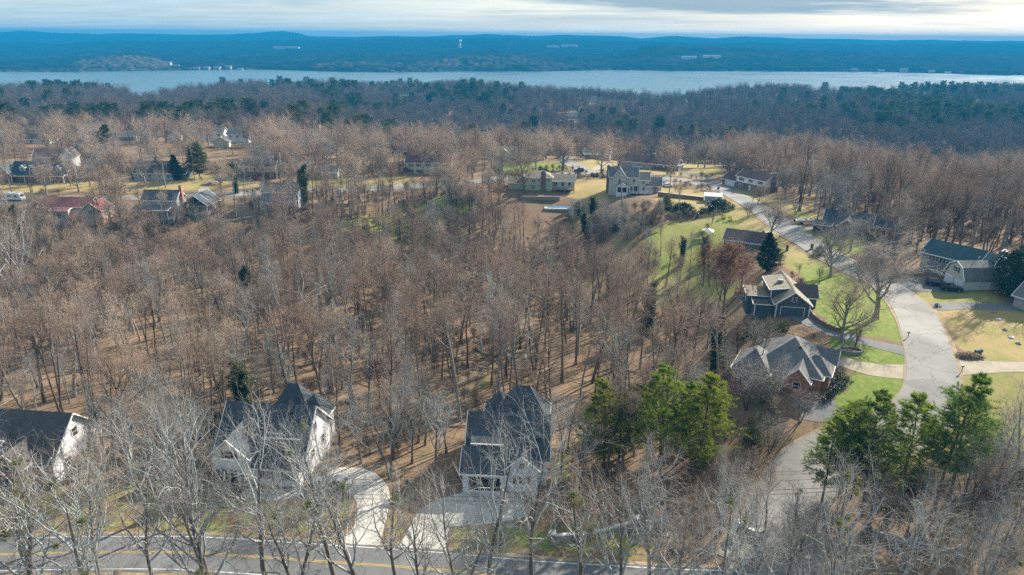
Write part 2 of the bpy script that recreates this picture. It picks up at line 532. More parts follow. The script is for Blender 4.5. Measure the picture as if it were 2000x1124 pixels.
def roof_mat(name, col, var=0.22):
    m = bpy.data.materials.new(name); m.use_nodes = True
    nt = m.node_tree; N, L = nt.nodes.new, nt.links.new
    bs = nt.nodes['Principled BSDF']; bs.inputs['Roughness'].default_value = 0.9
    bs.inputs['Specular IOR Level'].default_value = 0.3
    tc = N('ShaderNodeTexCoord'); sp = N('ShaderNodeSeparateXYZ'); L(tc.outputs['Object'], sp.inputs[0])
    ad = N('ShaderNodeMath'); ad.operation = 'ADD'; L(sp.outputs[0], ad.inputs[0]); L(sp.outputs[1], ad.inputs[1])
    cb = N('ShaderNodeCombineXYZ'); L(ad.outputs[0], cb.inputs[0]); L(sp.outputs[2], cb.inputs[1])
    br = N('ShaderNodeTexBrick')
    br.inputs['Color1'].default_value = (*[c * (1 - var) for c in col], 1); br.inputs['Color2'].default_value = (*[c * (1 + var) for c in col], 1)
    br.inputs['Mortar'].default_value = (*[c * 0.55 for c in col], 1)
    br.inputs['Scale'].default_value = 1.0; br.inputs['Mortar Size'].default_value = 0.012
    br.inputs['Brick Width'].default_value = 0.34; br.inputs['Row Height'].default_value = 0.11
    L(cb.outputs[0], br.inputs['Vector'])
    no = N('ShaderNodeTexNoise'); no.inputs['Scale'].default_value = 0.55; no.inputs['Detail'].default_value = 7
    no.inputs['Roughness'].default_value = 0.7
    L(tc.outputs['Object'], no.inputs['Vector'])
    mr = N('ShaderNodeMapRange'); mr.inputs[1].default_value = 0.3; mr.inputs[2].default_value = 0.7
    mr.inputs[3].default_value = 0.78; mr.inputs[4].default_value = 1.22; L(no.outputs[0], mr.inputs[0])
    sc = N('ShaderNodeVectorMath'); sc.operation = 'SCALE'; L(br.outputs['Color'], sc.inputs[0]); L(mr.outputs[0], sc.inputs[3])
    L(sc.outputs[0], bs.inputs['Base Color'])
    bp = N('ShaderNodeBump'); bp.inputs['Strength'].default_value = 0.4; bp.inputs['Distance'].default_value = 0.02
    L(br.outputs['Fac'], bp.inputs['Height']); bp.invert = True
    L(bp.outputs[0], bs.inputs['Normal'])
    return m


M['roof_dark'] = roof_mat('dark_slate_shingle', (0.085, 0.100, 0.115))
M['roof_charcoal'] = roof_mat('charcoal_shingle', (0.115, 0.105, 0.098))
M['roof_grey'] = roof_mat('grey_shingle', (0.20, 0.195, 0.19))
M['roof_tan'] = roof_mat('tan_shingle', (0.27, 0.235, 0.175))
M['roof_brown'] = roof_mat('brown_shingle', (0.13, 0.085, 0.082))
M['roof_red'] = roof_mat('red_shingle', (0.30, 0.12, 0.105))
M['roof_green'] = roof_mat('blue_green_shingle', (0.06, 0.11, 0.12))
M['glass'] = mat('window_glass', (0.03, 0.035, 0.04), 0.08, 0.1, 1, spec=0.9)
M['shutter_brown'] = mat('brown_shutter', (0.16, 0.075, 0.05), 0.7, 0.15, 3)
M['shutter_dark'] = mat('dark_shutter', (0.03, 0.035, 0.04), 0.7, 0.15, 3)
M['door_white'] = mat('white_door', (0.70, 0.71, 0.72), 0.6, 0.05, 1)
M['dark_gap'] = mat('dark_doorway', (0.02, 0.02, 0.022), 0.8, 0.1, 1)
M['wood_deck'] = mat('weathered_wood', (0.30, 0.245, 0.19), 0.85, 0.2, 1.5, stretch=(6, 1, 1))
M['wood_grey'] = mat('grey_wood', (0.34, 0.36, 0.38), 0.85, 0.15, 1.5)
M['wood_new'] = mat('new_pine_wood', (0.68, 0.50, 0.30), 0.8, 0.12, 1.5)
M['stone'] = mat('grey_stone', (0.26, 0.25, 0.24), 0.9, 0.25, 2.5, 0.5)
M['stucco'] = mat('grey_stucco', (0.30, 0.28, 0.265), 0.9, 0.18, 1.2, 0.3)
M['cap'] = mat('pale_cap_stone', (0.62, 0.61, 0.58), 0.85, 0.12, 1.5)
M['chimney_metal'] = mat('grey_metal', (0.30, 0.31, 0.32), 0.4, 0.1, 2, metal=0.7)
M['car_black'] = mat('dark_car_paint', (0.012, 0.015, 0.022), 0.18, 0.05, 1, spec=0.6)
M['car_white'] = mat('white_car_paint', (0.75, 0.76, 0.77), 0.2, 0.03, 1, spec=0.6)
M['car_red'] = mat('red_car_paint', (0.40, 0.02, 0.03), 0.2, 0.05, 1, spec=0.6)
M['car_silver'] = mat('silver_car_paint', (0.45, 0.47, 0.50), 0.25, 0.05, 1, spec=0.6, metal=0.3)
M['tyre'] = mat('tyre_rubber', (0.02, 0.02, 0.02), 0.9, 0.1, 2)
M['rim'] = mat('wheel_rim', (0.42, 0.43, 0.45), 0.35, 0.05, 2, metal=0.8)
M['lamp_red'] = mat('tail_lamp', (0.40, 0.02, 0.02), 0.3, 0.05, 2)
M['lamp_clear'] = mat('head_lamp', (0.75, 0.76, 0.75), 0.15, 0.03, 2, spec=0.8)
M['blue_plastic'] = mat('blue_plastic', (0.02, 0.13, 0.48), 0.5, 0.15, 1.2)
M['dark_plastic'] = mat('dark_plastic', (0.03, 0.035, 0.035), 0.5, 0.1, 1.2)
M['pool'] = mat('pool_cover_blue', (0.04, 0.22, 0.50), 0.35, 0.25, 0.35)
M['metal_roof'] = mat('pale_metal_roof', (0.66, 0.68, 0.70), 0.4, 0.06, 0.8, metal=0.2)
M['pole_wood'] = mat('pole_wood', (0.13, 0.12, 0.11), 0.9, 0.2, 1.0, stretch=(4, 4, 0.5))
M['wire'] = mat('wire_black', (0.03, 0.03, 0.03), 0.7, 0.05, 1)
M['mulch'] = mat('mulch', (0.13, 0.08, 0.05), 0.95, 0.35, 1.8, 0.6)
M['tank'] = mat('tank_white', (0.80, 0.80, 0.78), 0.5, 0.04, 0.1)
# ------------------------------------------------------------------ ground cover regions (photo outlines dropped onto the ground)
def poly(*pts):
    return [P(*p)[:2] for p in pts]


# (outline, grass amount, greenness)
COVER = [
    (poly((1830, 602), (2080, 600), (2080, 722), (1900, 722), (1862, 655)), 1.0, 0.16),
    (poly((1880, 722), (2080, 722), (2080, 880), (1960, 890), (1890, 900), (1800, 900), (1820, 830), (1880, 750)), 1.0, 0.40),
    (poly((1800, 570), (1940, 568), (1960, 590), (1800, 597)), 1.0, 0.5),
    (poly((1545, 515), (1600, 512), (1672, 548), (1735, 585), (1775, 650), (1778, 674), (1690, 655), (1612, 640), (1590, 600), (1570, 560)), 1.0, 0.92),
    (poly((1610, 650), (1700, 672), (1782, 688), (1786, 714), (1700, 714), (1640, 700)), 1.0, 1.0),
    (poly((1660, 730), (1790, 728), (1770, 800), (1690, 850), (1590, 820), (1640, 770)), 1.0, 0.95),
    (poly((1262, 470), (1290, 440), (1430, 420), (1480, 450), (1420, 480), (1385, 540), (1300, 540), (1262, 510)), 1.0, 0.70),
    (poly((1235, 560), (1290, 530), (1400, 540), (1450, 545), (1440, 580), (1330, 600), (1240, 600)), 0.8, 0.55),
    (poly((1290, 365), (1360, 372), (1410, 385), (1450, 405), (1500, 440), (1560, 495), (1600, 515), (1540, 530), (1500, 470), (1420, 425), (1290, 420), (1280, 390)), 1.0, 0.22),
    (poly((1480, 440), (1530, 470), (1600, 520), (1545, 530), (1500, 490)), 1.0, 0.6),
    (poly((1425, 355), (1480, 382), (1560, 400), (1600, 425), (1560, 430), (1500, 400), (1440, 375)), 1.0, 0.38),
    (poly((1600, 460), (1680, 450), (1700, 500), (1640, 500), (1580, 475)), 1.0, 0.65),
    (poly((1530, 430), (1570, 440), (1600, 455), (1580, 460), (1540, 445)), 1.0, 0.75),
    (poly((970, 318), (1108, 318), (1112, 332), (1000, 337), (965, 335)), 1.0, 0.95),
    (poly((1105, 350), (1190, 352), (1188, 400), (1110, 385)), 1.0, 0.18),
    (poly((1120, 318), (1350, 320), (1420, 345), (1330, 345), (1200, 335), (1150, 330)), 1.0, 0.25),
    (poly((-60, 357), (120, 354), (330, 352), (420, 345), (500, 345), (520, 368), (300, 376), (-60, 376)), 1.0, 0.10),
    (poly((370, 343), (440, 340), (430, 360), (380, 368)), 1.0, 0.45),
    (poly((560, 345), (700, 350), (800, 345), (800, 360), (600, 366)), 1.0, 0.2),
    (poly((820, 395), (900, 365), (935, 400), (830, 480), (720, 465), (640, 440), (700, 420)), 0.72, 0.60),
    (poly((-60, 925), (200, 925), (420, 960), (690, 960), (690, 1055), (-60, 1050)), 0.50, 0.62),  # front yard: grass cut back to darker leaf cover to stand in for shade
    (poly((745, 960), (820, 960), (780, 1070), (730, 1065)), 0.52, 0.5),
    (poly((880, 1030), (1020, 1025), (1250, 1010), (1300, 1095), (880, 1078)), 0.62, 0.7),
    (poly((1080, 880), (1130, 900), (1120, 960), (1060, 950)), 0.7, 0.4),
    (poly((1440, 925), (1560, 880), (1555, 872), (1420, 925)), 0.9, 0.10),
    (poly((1190, 450), (1260, 440), (1260, 500), (1200, 560), (1120, 560)), 0.4, 0.35),
]
LAWNS = [c[0] for c in COVER if c[1] != 0.72]

# ------------------------------------------------------------------ the ground sheet
def axis_x():
    a = list(np.arange(0, 190, 1.6))
    s = 1.6
    while a[-1] < 6600:
        s *= 1.07; a.append(a[-1] + s)
    a = np.array(a)
    return np.concatenate([-a[:0:-1], a])


def axis_y():
    a = list(np.arange(20, 330, 1.5))
    s = 1.5
    while a[-1] < 2600:
        s = min(s * 1.035, 40); a.append(a[-1] + s)
    while a[-1] < 6800:
        s *= 1.15; a.append(a[-1] + s)
    return np.concatenate([[-3000, -1200, -400, -60, -15, 5], a])


def hgt_full(x, y):
    h = hgt(x, y)
    t = x / np.maximum(y, 1)
    fs = np.interp(t, FS_T, FS_Y)
    q = sstep(-30, 60, y - fs)
    return h * (1 - q) + (LAKE + 3) * q


def build_ground():
    ax, ay = axis_x(), axis_y()
    X, Y = np.meshgrid(ax, ay)
    Z = hgt_full(X, Y)
    nx, ny = len(ax), len(ay)
    v = np.stack([X, Y, Z], -1).reshape(-1, 3)
    i = np.arange(nx - 1)[None, :] + nx * np.arange(ny - 1)[:, None]
    f = np.stack([i, i + 1, i + 1 + nx, i + nx], -1).reshape(-1, 4)
    xs, ys = v[:, 0], v[:, 1]
    wob = 1.1 * vnoise(xs, ys, 4.0, 21); wob2 = 1.1 * vnoise(xs, ys, 4.0, 22)
    g = np.zeros(len(v)); gr = np.zeros(len(v)); cnt = np.zeros(len(v))
    sel = (ys > 30) & (ys < 480) & (np.abs(xs) < 420)
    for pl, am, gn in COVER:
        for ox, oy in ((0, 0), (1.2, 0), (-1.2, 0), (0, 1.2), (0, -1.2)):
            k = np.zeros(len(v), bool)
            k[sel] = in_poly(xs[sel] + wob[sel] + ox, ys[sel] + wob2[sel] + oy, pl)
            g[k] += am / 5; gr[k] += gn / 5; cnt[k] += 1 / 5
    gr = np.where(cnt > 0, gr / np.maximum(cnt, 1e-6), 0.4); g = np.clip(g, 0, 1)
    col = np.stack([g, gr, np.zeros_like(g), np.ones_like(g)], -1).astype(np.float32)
    m = bpy.data.materials.new('ground_cover'); m.use_nodes = True
    nt = m.node_tree; N, L = nt.nodes.new, nt.links.new
    b = nt.nodes['Principled BSDF']; b.inputs['Roughness'].default_value = 0.95; b.inputs['Specular IOR Level'].default_value = 0.1
    at = N('ShaderNodeAttribute'); at.attribute_name = 'cover'
    sp = N('ShaderNodeSeparateColor'); L(at.outputs['Color'], sp.inputs[0])
    tc = N('ShaderNodeTexCoord')

    def noise(s, d=6, r=0.65):
        n = N('ShaderNodeTexNoise'); n.inputs['Scale'].default_value = s; n.inputs['Detail'].default_value = d
        n.inputs['Roughness'].default_value = r; L(tc.outputs['Object'], n.inputs['Vector']); return n.outputs[0]

    def rng_(v, a, b_, c=0, d=1):
        q = N('ShaderNodeMapRange'); q.inputs[1].default_value = a; q.inputs[2].default_value = b_
        q.inputs[3].default_value = c; q.inputs[4].default_value = d; L(v, q.inputs[0]); return q.outputs[0]

    def mix(f, a, b_):
        q = N('ShaderNodeMix'); q.data_type = 'RGBA'; L(f, q.inputs[0])
        for k, c in ((6, a), (7, b_)):
            if isinstance(c, tuple): q.inputs[k].default_value = (*c, 1)
            else: L(c, q.inputs[k])
        return q.outputs[2]

    def mt(op, a, b_):
        q = N('ShaderNodeMath'); q.operation = op
        for k, c in ((0, a), (1, b_)):
            if isinstance(c, (int, float)): q.inputs[k].default_value = c
            else: L(c, q.inputs[k])
        return q.outputs[0]
    leaf = mix(rng_(noise(0.09, 5), 0.36, 0.64), (0.14, 0.096, 0.062), (0.235, 0.168, 0.108))
    leaf = mix(rng_(noise(1.6, 8, 0.8), 0.40, 0.66), leaf, (0.29, 0.19, 0.11))
    leaf = mix(rng_(noise(0.05, 7, .7), 0.55, 0.68), leaf, (0.115, 0.115, 0.05))
    leaf = mix(rng_(noise(0.21, 7, .75), 0.56, 0.66), leaf, (0.10, 0.068, 0.045))
    leaf = mix(rng_(noise(0.16, 7, .75), 0.58, 0.68), leaf, (0.34, 0.17, 0.075))
    leaf = mix(rng_(noise(3.1, 6, 0.8), 0.56, 0.70), leaf, (0.075, 0.052, 0.034))
    gfac = mt('ADD', sp.outputs[1], rng_(noise(0.10, 8, 0.75), 0.25, 0.75, -0.5, 0.5))
    grass = mix(rng_(gfac, 0.08, 0.85), (0.365, 0.262, 0.125), (0.135, 0.215, 0.030))
    grass = mix(rng_(noise(0.85, 8, 0.8), 0.44, 0.70, 0, 0.7), grass, (0.40, 0.31, 0.14))
    grass = mix(rng_(noise(3.3, 7, 0.85), 0.54, 0.72, 0, 0.75), grass, (0.20, 0.125, 0.06))
    grass = mix(rng_(noise(0.55, 8, 0.8), 0.55, 0.70, 0, 0.6), grass, (0.085, 0.14, 0.025))
    grass = mix(rng_(noise(0.045, 4), 0.52, 0.68, 0, 0.5), grass, (0.20, 0.215, 0.06))
    amt = mt('ADD', sp.outputs[0], rng_(noise(0.30, 7, 0.8), 0.3, 0.7, -0.45, 0.42))
    o = mix(rng_(amt, 0.42, 0.60), leaf, grass)
    L(o, b.inputs['Base Color'])
    bp = N('ShaderNodeBump'); bp.inputs['Strength'].default_value = 0.5; bp.inputs['Distance'].default_value = 0.12
    L(noise(2.8, 8, 0.75), bp.inputs['Height']); L(bp.outputs[0], b.inputs['Normal'])
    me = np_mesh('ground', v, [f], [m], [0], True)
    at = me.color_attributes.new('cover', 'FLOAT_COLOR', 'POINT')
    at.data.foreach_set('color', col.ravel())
    o = link('ground', me)
    tag(o, kind='structure')


build_ground()


# ------------------------------------------------------------------ lake and far shore
def water_mat():
    m = bpy.data.materials.new('lake_water'); m.use_nodes = True
    nt = m.node_tree; N, L = nt.nodes.new, nt.links.new
    b = nt.nodes['Principled BSDF']
    b.inputs['Base Color'].default_value = (0.10, 0.16, 0.17, 1)
    b.inputs['Roughness'].default_value = 0.14
    b.inputs['IOR'].default_value = 1.33
    tc = N('ShaderNodeTexCoord'); mp = N('ShaderNodeMapping'); mp.inputs['Scale'].default_value = (0.010, 0.03, 0.02)
    L(tc.outputs['Object'], mp.inputs[0])
    n = N('ShaderNodeTexNoise'); n.inputs['Scale'].default_value = 1; n.inputs['Detail'].default_value = 8
    L(mp.outputs[0], n.inputs['Vector'])
    mr = N('ShaderNodeMapRange'); mr.inputs[1].default_value = 0.35; mr.inputs[2].default_value = 0.65
    mr.inputs[3].default_value = 0.14; mr.inputs[4].default_value = 0.40
    L(n.outputs[0], mr.inputs[0]); L(mr.outputs[0], b.inputs['Roughness'])
    return m


tag(MB().box(-5200, 5200, 850, 2700, LAKE - 4, LAKE).build('lake', water_mat()), kind='structure')


def canopy_mat(name, cols, s1, s2):
    m = bpy.data.materials.new(name); m.use_nodes = True
    nt = m.node_tree; N, L = nt.nodes.new, nt.links.new
    b = nt.nodes['Principled BSDF']; b.inputs['Roughness'].default_value = 1; b.inputs['Specular IOR Level'].default_value = 0
    tc = N('ShaderNodeTexCoord')
    prev = None
    for i, (sc, lo, hi) in enumerate(((s1, 0.42, 0.6), (s2, 0.45, 0.62))):
        n = N('ShaderNodeTexNoise'); n.inputs['Scale'].default_value = sc; n.inputs['Detail'].default_value = 8
        n.inputs['Roughness'].default_value = 0.7
        L(tc.outputs['Object'], n.inputs['Vector'])
        r = N('ShaderNodeMapRange'); r.inputs[1].default_value = lo; r.inputs[2].default_value = hi; L(n.outputs[0], r.inputs[0])
        x = N('ShaderNodeMix'); x.data_type = 'RGBA'; L(r.outputs[0], x.inputs[0])
        if prev is None: x.inputs[6].default_value = (*cols[0], 1)
        else: L(prev, x.inputs[6])
        x.inputs[7].default_value = (*cols[i + 1], 1)
        prev = x.outputs[2]
    L(prev, b.inputs['Base Color'])
    return m


RIDGES = []


def far_hit(px, py):
    """First far slope met by the sight line of a photo pixel."""
    u, v, w = px_ray(px, py); t = u / v
    for ts, g in RIDGES:
        k = int(np.argmin(np.abs(ts - t)))
        d = g[:, k, 1]; z = g[:, k, 2]
        hit = np.nonzero(z >= CAMH + w / v * d)[0]
        if len(hit): return t * d[hit[0]], d[hit[0]], z[hit[0]]
    return t * 3500, 3500.0, CAMH + w / v * 3500


def ridge(name, crest, dist, depth, base_dist, material, bump, cell, n_t=900, back=True, seed=1):
    """A wooded ridge: its skyline (photo px) stands at `dist` metres, rising from base_dist(t)."""
    ts = np.linspace(-0.98, 0.98, n_t)
    pxs = 1000 + FPX * ts / (math.cos(PITCH) + 0.02)
    cy = np.interp(pxs, [c[0] for c in crest], [c[1] for c in crest])
    cy = cy + 0.9 * vnoise(pxs, pxs * 0, 37, seed) - ROLL * (pxs - 1000)
    ang = PITCH - np.arctan((562 - cy) / FPX)          # below the horizon
    zc = CAMH - dist * np.tan(ang) - bump * 1.1
    rows = []
    nr = max(6, int(depth / cell))
    for j in range(nr + 1 + (4 if back else 0)):
        if j <= nr:
            s = j / nr
            d = base_dist(ts) * (1 - s) + dist * s
            prof = (sstep(0, 1, s) * 0.45 + s * 0.55)
            z0 = LAKE - 1.0
            z = z0 + (zc - z0) * prof + (zc - z0) * 0.10 * vnoise(ts * 5200, d + 0 * ts, 420, seed + 3) * math.sin(math.pi * s)
        else:
            s = (j - nr) / 4
            d = dist + s * depth * 0.8 + 0 * ts
            z = zc - (zc - LAKE + 3) * s
        x = ts * d
        lift = sstep(0.0, 0.03, np.full_like(ts, min(j / nr, 1.0)))
        nb = np.abs(vnoise(x, d, cell * 2.1, seed + 5)) * bump + bump * 0.3 * vnoise(x, d, cell * 4, seed + 6)
        z = z + lift * nb + (0.55 * bump if j > 0 else 0)
        rows.append(np.stack([x, d + 0 * x, z], -1))
    v = np.array(rows); r, c = v.shape[:2]
    RIDGES.append((ts, v))
    i = np.arange(c - 1)[None, :] + c * np.arange(r - 1)[:, None]
    f = np.stack([i, i + 1, i + 1 + c, i + c], -1).reshape(-1, 4)
    o = link(name, np_mesh(name, v.reshape(-1, 3), [f], [material], [0], False))
    return tag(o, kind='structure')


cm1 = canopy_mat('far_shore_canopy', ((0.012, 0.020, 0.017), (0.038, 0.032, 0.027), (0.006, 0.014, 0.012)), 0.0035, 0.012)
cm2 = canopy_mat('blue_ridge_canopy', ((0.010, 0.015, 0.013), (0.020, 0.021, 0.018), (0.006, 0.011, 0.010)), 0.002, 0.006)
shore = lambda ts: np.interp(ts, FS_T, FS_Y)
cm3 = canopy_mat('brown_headland_canopy', ((0.115, 0.088, 0.070), (0.075, 0.066, 0.052), (0.03, 0.038, 0.028)), 0.012, 0.05)
cm4 = canopy_mat('mauve_shore_canopy', ((0.040, 0.040, 0.036), (0.085, 0.068, 0.058), (0.012, 0.022, 0.018)), 0.006, 0.018)
RIDGES_NEAR = []
ridge('headland', [(-200, 175), (60, 150), (95, 138), (150, 121), (200, 111), (245, 107), (295, 112), (330, 123), (352, 138), (380, 152), (2000, 175)], 2200, 260, lambda ts: np.interp(ts, FS_T, FS_Y) + 4, cm3, 6.0, 6.5, 1500, True, 13)
ridge('lakeside_hills', [(-200, 175), (520, 160), (560, 140), (610, 124), (700, 118), (800, 122), (860, 116), (930, 108), (1000, 111), (1080, 121), (1150, 134), (1200, 150), (2000, 175)], 2320, 380, lambda ts: np.interp(ts, FS_T, FS_Y) + 4, cm4, 8.0, 10.0, 1000, True, 17)
ridge('far_shore_hills', [(-100, 112), (0, 112), (120, 108), (200, 101), (260, 98), (330, 106), (420, 110), (540, 106), (700, 103), (850, 105), (960, 99), (1080, 106), (1200, 104), (1260, 90), (1330, 89), (1450, 93), (1600, 100), (1750, 103), (1900, 106), (2100, 108)], 2900, 800, lambda ts: np.interp(ts, FS_T, FS_Y) + 6, cm1, 9.0, 11.0, 560, True, 1)
ridge('wooded_hills', [(-100, 82), (0, 82), (130, 84), (230, 78), (300, 79), (420, 80), (600, 77), (800, 76), (1000, 75), (1200, 79), (1300, 82), (1500, 84), (1700, 87), (1850, 84), (2100, 88)], 4100, 1200, lambda ts: 2860 + 0 * ts, cm2, 9.0, 26.0, 420, True, 4)
fr = [(-150, 66), (0, 64), (60, 60), (110, 64), (200, 66), (290, 66), (350, 67), (450, 68), (510, 64), (560, 61), (590, 65), (610, 71), (700, 72), (760, 70), (830, 72), (880, 69), (950, 67), (1040, 70), (1100, 68), (1200, 71), (1245, 75), (1310, 70), (1380, 75), (1450, 71), (1540, 75), (1620, 75), (1720, 79), (1800, 78), (1900, 80), (2150, 80)]
ridge('far_ridge', fr, 5900, 1500, lambda ts: 4200 + 0 * ts, cm2, 3.0, 60.0, 420, False, 8)


# ------------------------------------------------------------------ roads and drives: ribbons laid on the ground
def resample(pts, step):
    pts = np.array(pts, float)[:, :2]
    # Catmull-Rom through the points
    out = []
    n = len(pts)
    for i in range(n - 1):
        p0, p1, p2, p3 = pts[max(i - 1, 0)], pts[i], pts[i + 1], pts[min(i + 2, n - 1)]
        m = max(2, int(np.linalg.norm(p2 - p1) / step))
        for k in range(m):
            t = k / m
            out.append(0.5 * (2 * p1 + (p2 - p0) * t + (2 * p0 - 5 * p1 + 4 * p2 - p3) * t * t + (3 * p1 - p0 - 3 * p2 + p3) * t ** 3))
    out.append(pts[-1])
    return np.array(out)


def normals2(line):
    d = np.gradient(line, axis=0)
    d /= np.maximum(np.linalg.norm(d, axis=1, keepdims=True), 1e-9)
    return np.stack([-d[:, 1], d[:, 0]], -1)


def ribbon(name, line, offs_a, offs_b, dz, material, cross=5):
    line = np.asarray(line); nn = normals2(line)
    n = len(line)
    a = np.broadcast_to(np.asarray(offs_a, float), (n,)); b = np.broadcast_to(np.asarray(offs_b, float), (n,))
    cols = []
    for j in range(cross + 1):
        o = a + (b - a) * j / cross
        q = line + nn * o[:, None]
        cols.append(np.stack([q[:, 0], q[:, 1], hgt(q[:, 0], q[:, 1]) + dz], -1))
    v = np.stack(cols, 1)
    c = cross + 1
    i = np.arange(cross)[None, :] + c * np.arange(n - 1)[:, None]
    f = np.stack([i, i + 1, i + 1 + c, i + c], -1).reshape(-1, 4)
    o = link(name, np_mesh(name, v.reshape(-1, 3), [f], [material], [0], True))
    return tag(o, kind='structure')


far_edge = [(-75, 1058), (0, 1053), (200, 1049), (400, 1050), (670, 1067), (779, 1074), (894, 1083), (1050, 1097), (1219, 1107), (1330, 1114)]
fe = [PZ(px, py, 0)[:2] for px, py in far_edge]
fe = [fe[0] + (fe[0] - fe[1]) * 2.2] + fe
last = fe[-1] + (fe[-1] - fe[-2]) * 2
fe = fe + [last, last + (fe[-1] - fe[-2]) * 2 + np.array([0, -3.0]), last + (fe[-1] - fe[-2]) * 6 + np.array([0, -14.0])]
FRONT = resample(fe, 1.6)
FN = normals2(FRONT)
ribbon('road_shoulder', FRONT, 1.1, -7.8, 0.03, M['shoulder'], 6)
ribbon('front_road', FRONT, 0.5, -7.0, 0.05, M['asphalt_dark'], 6)
ribbon('road_edge_line', FRONT, 0.07, -0.07, 0.056, M['white_line'], 1)
ribbon('road_edge_line', FRONT, -6.35, -6.49, 0.056, M['white_line'], 1)
ribbon('road_centre_line', FRONT, -3.06, -3.17, 0.056, M['yellow_line'], 1)
ribbon('road_centre_line', FRONT, -3.31, -3.42, 0.056, M['yellow_line'], 1)

street_px = [(1500, 1122), (1520, 1050), (1540, 990), (1562, 940), (1620, 895), (1710, 862), (1782, 825), (1814, 780), (1822, 735), (1814, 690), (1800, 642), (1778, 600), (1740, 566), (1690, 537), (1640, 511), (1592, 484), (1543, 450), (1500, 420), (1460, 396), (1418, 374), (1370, 360), (1320, 351), (1262, 344), (1200, 339), (1140, 336)]
STREET = resample([P(*p) for p in street_px], 2.0)
wl = np.interp(np.linspace(0, 1, len(STREET)), [0, 0.05, 0.14, 0.25, 1], [6.8, 5.0, 4.5, 4.3, 4.0])
sw = wl + .5 + .5 * vnoise(np.arange(len(STREET)) * 2.0, np.zeros(len(STREET)), 7, 61)
sw2 = wl + .6 + .6 * vnoise(np.arange(len(STREET)) * 2.0, np.zeros(len(STREET)), 9, 62)
ribbon('road_shoulder', STREET, sw, -sw2, 0.07, M['shoulder'], 6)
ribbon('side_street', STREET, wl, -wl, 0.11, M['asphalt_old'], 6)
ridge_px = [(1160, 337), (1090, 342), (1020, 345), (950, 353), (860, 361), (750, 367), (600, 373), (480, 378), (300, 385), (100, 390), (-80, 394), (-250, 398)]
RIDGE = resample([P(*p) for p in ridge_px], 2.5)
sr = 4.4 + .6 * vnoise(np.arange(len(RIDGE)) * 2.5, np.zeros(len(RIDGE)), 9, 63)
ribbon('road_shoulder', RIDGE, sr, -sr, 0.06, M['shoulder'], 6)
ribbon('ridge_street', RIDGE, 4.0, -4.0, 0.10, M['asphalt_old'], 6)
SPUR = resample([P(*p) for p in ((1150, 336), (1128, 326), (1108, 316), (1102, 306))], 2.0)
ribbon('ridge_side_street', SPUR, 4.2, -4.2, 0.12, M['asphalt_old'], 5)


def drive(px, w, material, name='driveway', dz=0.04):
    ln = resample([P(*p) for p in px], 1.5)
    ww = np.interp(np.linspace(0, 1, len(ln)), np.linspace(0, 1, len(w)), w) / 2 if isinstance(w, (list, tuple)) else w / 2
    ribbon(name, ln, ww, -ww, dz, material, 4)
    return ln


ROADLINES = [(FRONT + FN * -3.2, 5.0), (STREET, 5.5), (RIDGE, 5.0), (SPUR, 5.0)]


def add_drive(px, w, material, name='driveway', dz=0.04):
    ln = drive(px, w, material, name, dz)
    ROADLINES.append((ln, (max(w) if isinstance(w, (list, tuple)) else w) / 2 + 0.8))


add_drive([(640, 935), (690, 935), (725, 962), (728, 1000), (716, 1040), (700, 1066)], [6, 6.5, 5.5, 4.6, 4.4, 6.2], M['concrete'])
add_drive([(478, 960), (520, 968), (585, 962), (650, 948)], [2.4, 3.2, 1.6, 1.6], M['concrete'], 'front_walk', 0.04)
add_drive([(1022, 988), (960, 990), (900, 995), (852, 1010), (836, 1040), (826, 1072)], [5.5, 7.5, 8.5, 7.0, 5.6, 7.0], M['concrete'])
add_drive([(1540, 605), (1570, 622), (1620, 648), (1690, 668), (1785, 690)], [7, 5, 3.6, 3.4, 4.4], M['asphalt_drive'])
add_drive([(1640, 705), (1675, 716), (1720, 724), (1800, 727)], [4, 4.8, 5.0, 5.6], M['gravelly'])
add_drive([(1560, 800), (1600, 802), (1640, 795)], [5, 6, 3], M['asphalt_drive'])
add_drive([(1780, 598), (1830, 600), (1890, 598), (1990, 602)], [6, 4.0, 4, 4.5], M['asphalt_drive'])
add_drive([(1730, 555), (1790, 556), (1840, 560), (1875, 560)], [6, 8.5, 10, 9], M['asphalt_drive'], 'driveway', 0.04)
add_drive([(1830, 720), (1900, 717), (2100, 720)], [6, 3.6, 3.6], M['gravelly'])
add_drive([(1405, 366), (1420, 360), (1428, 354)], [5, 6, 6], M['gravelly'])
add_drive([(1545, 442), (1590, 448), (1640, 456)], [5, 4.5, 5.5], M['gravelly'])
add_drive([(1430, 372), (1380, 348), (1330, 335), (1270, 325), (1235, 322)], [4.5, 4, 4, 4.5, 5], M['asphalt_drive'])
add_drive([(1345, 356), (1310, 358), (1290, 362)], [4, 5, 6], M['gravelly'])
add_drive([(1530, 458), (1505, 454), (1480, 456)], [4.5, 4, 4], M['gravelly'])
add_drive([(395, 382), (400, 366), (420, 352), (445, 343)], [4, 4, 4, 4], M['gravelly'])
add_drive([(1108, 308), (1100, 296), (1098, 286)], [6, 5, 5], M['asphalt_old'])
add_drive([(1160, 333), (1180, 322), (1210, 319)], [4, 4, 5], M['gravelly'])
# ------------------------------------------------------------------ houses
PAD = []                                       # footprints kept clear of trees: (x, y, radius)
_win_cache = {}


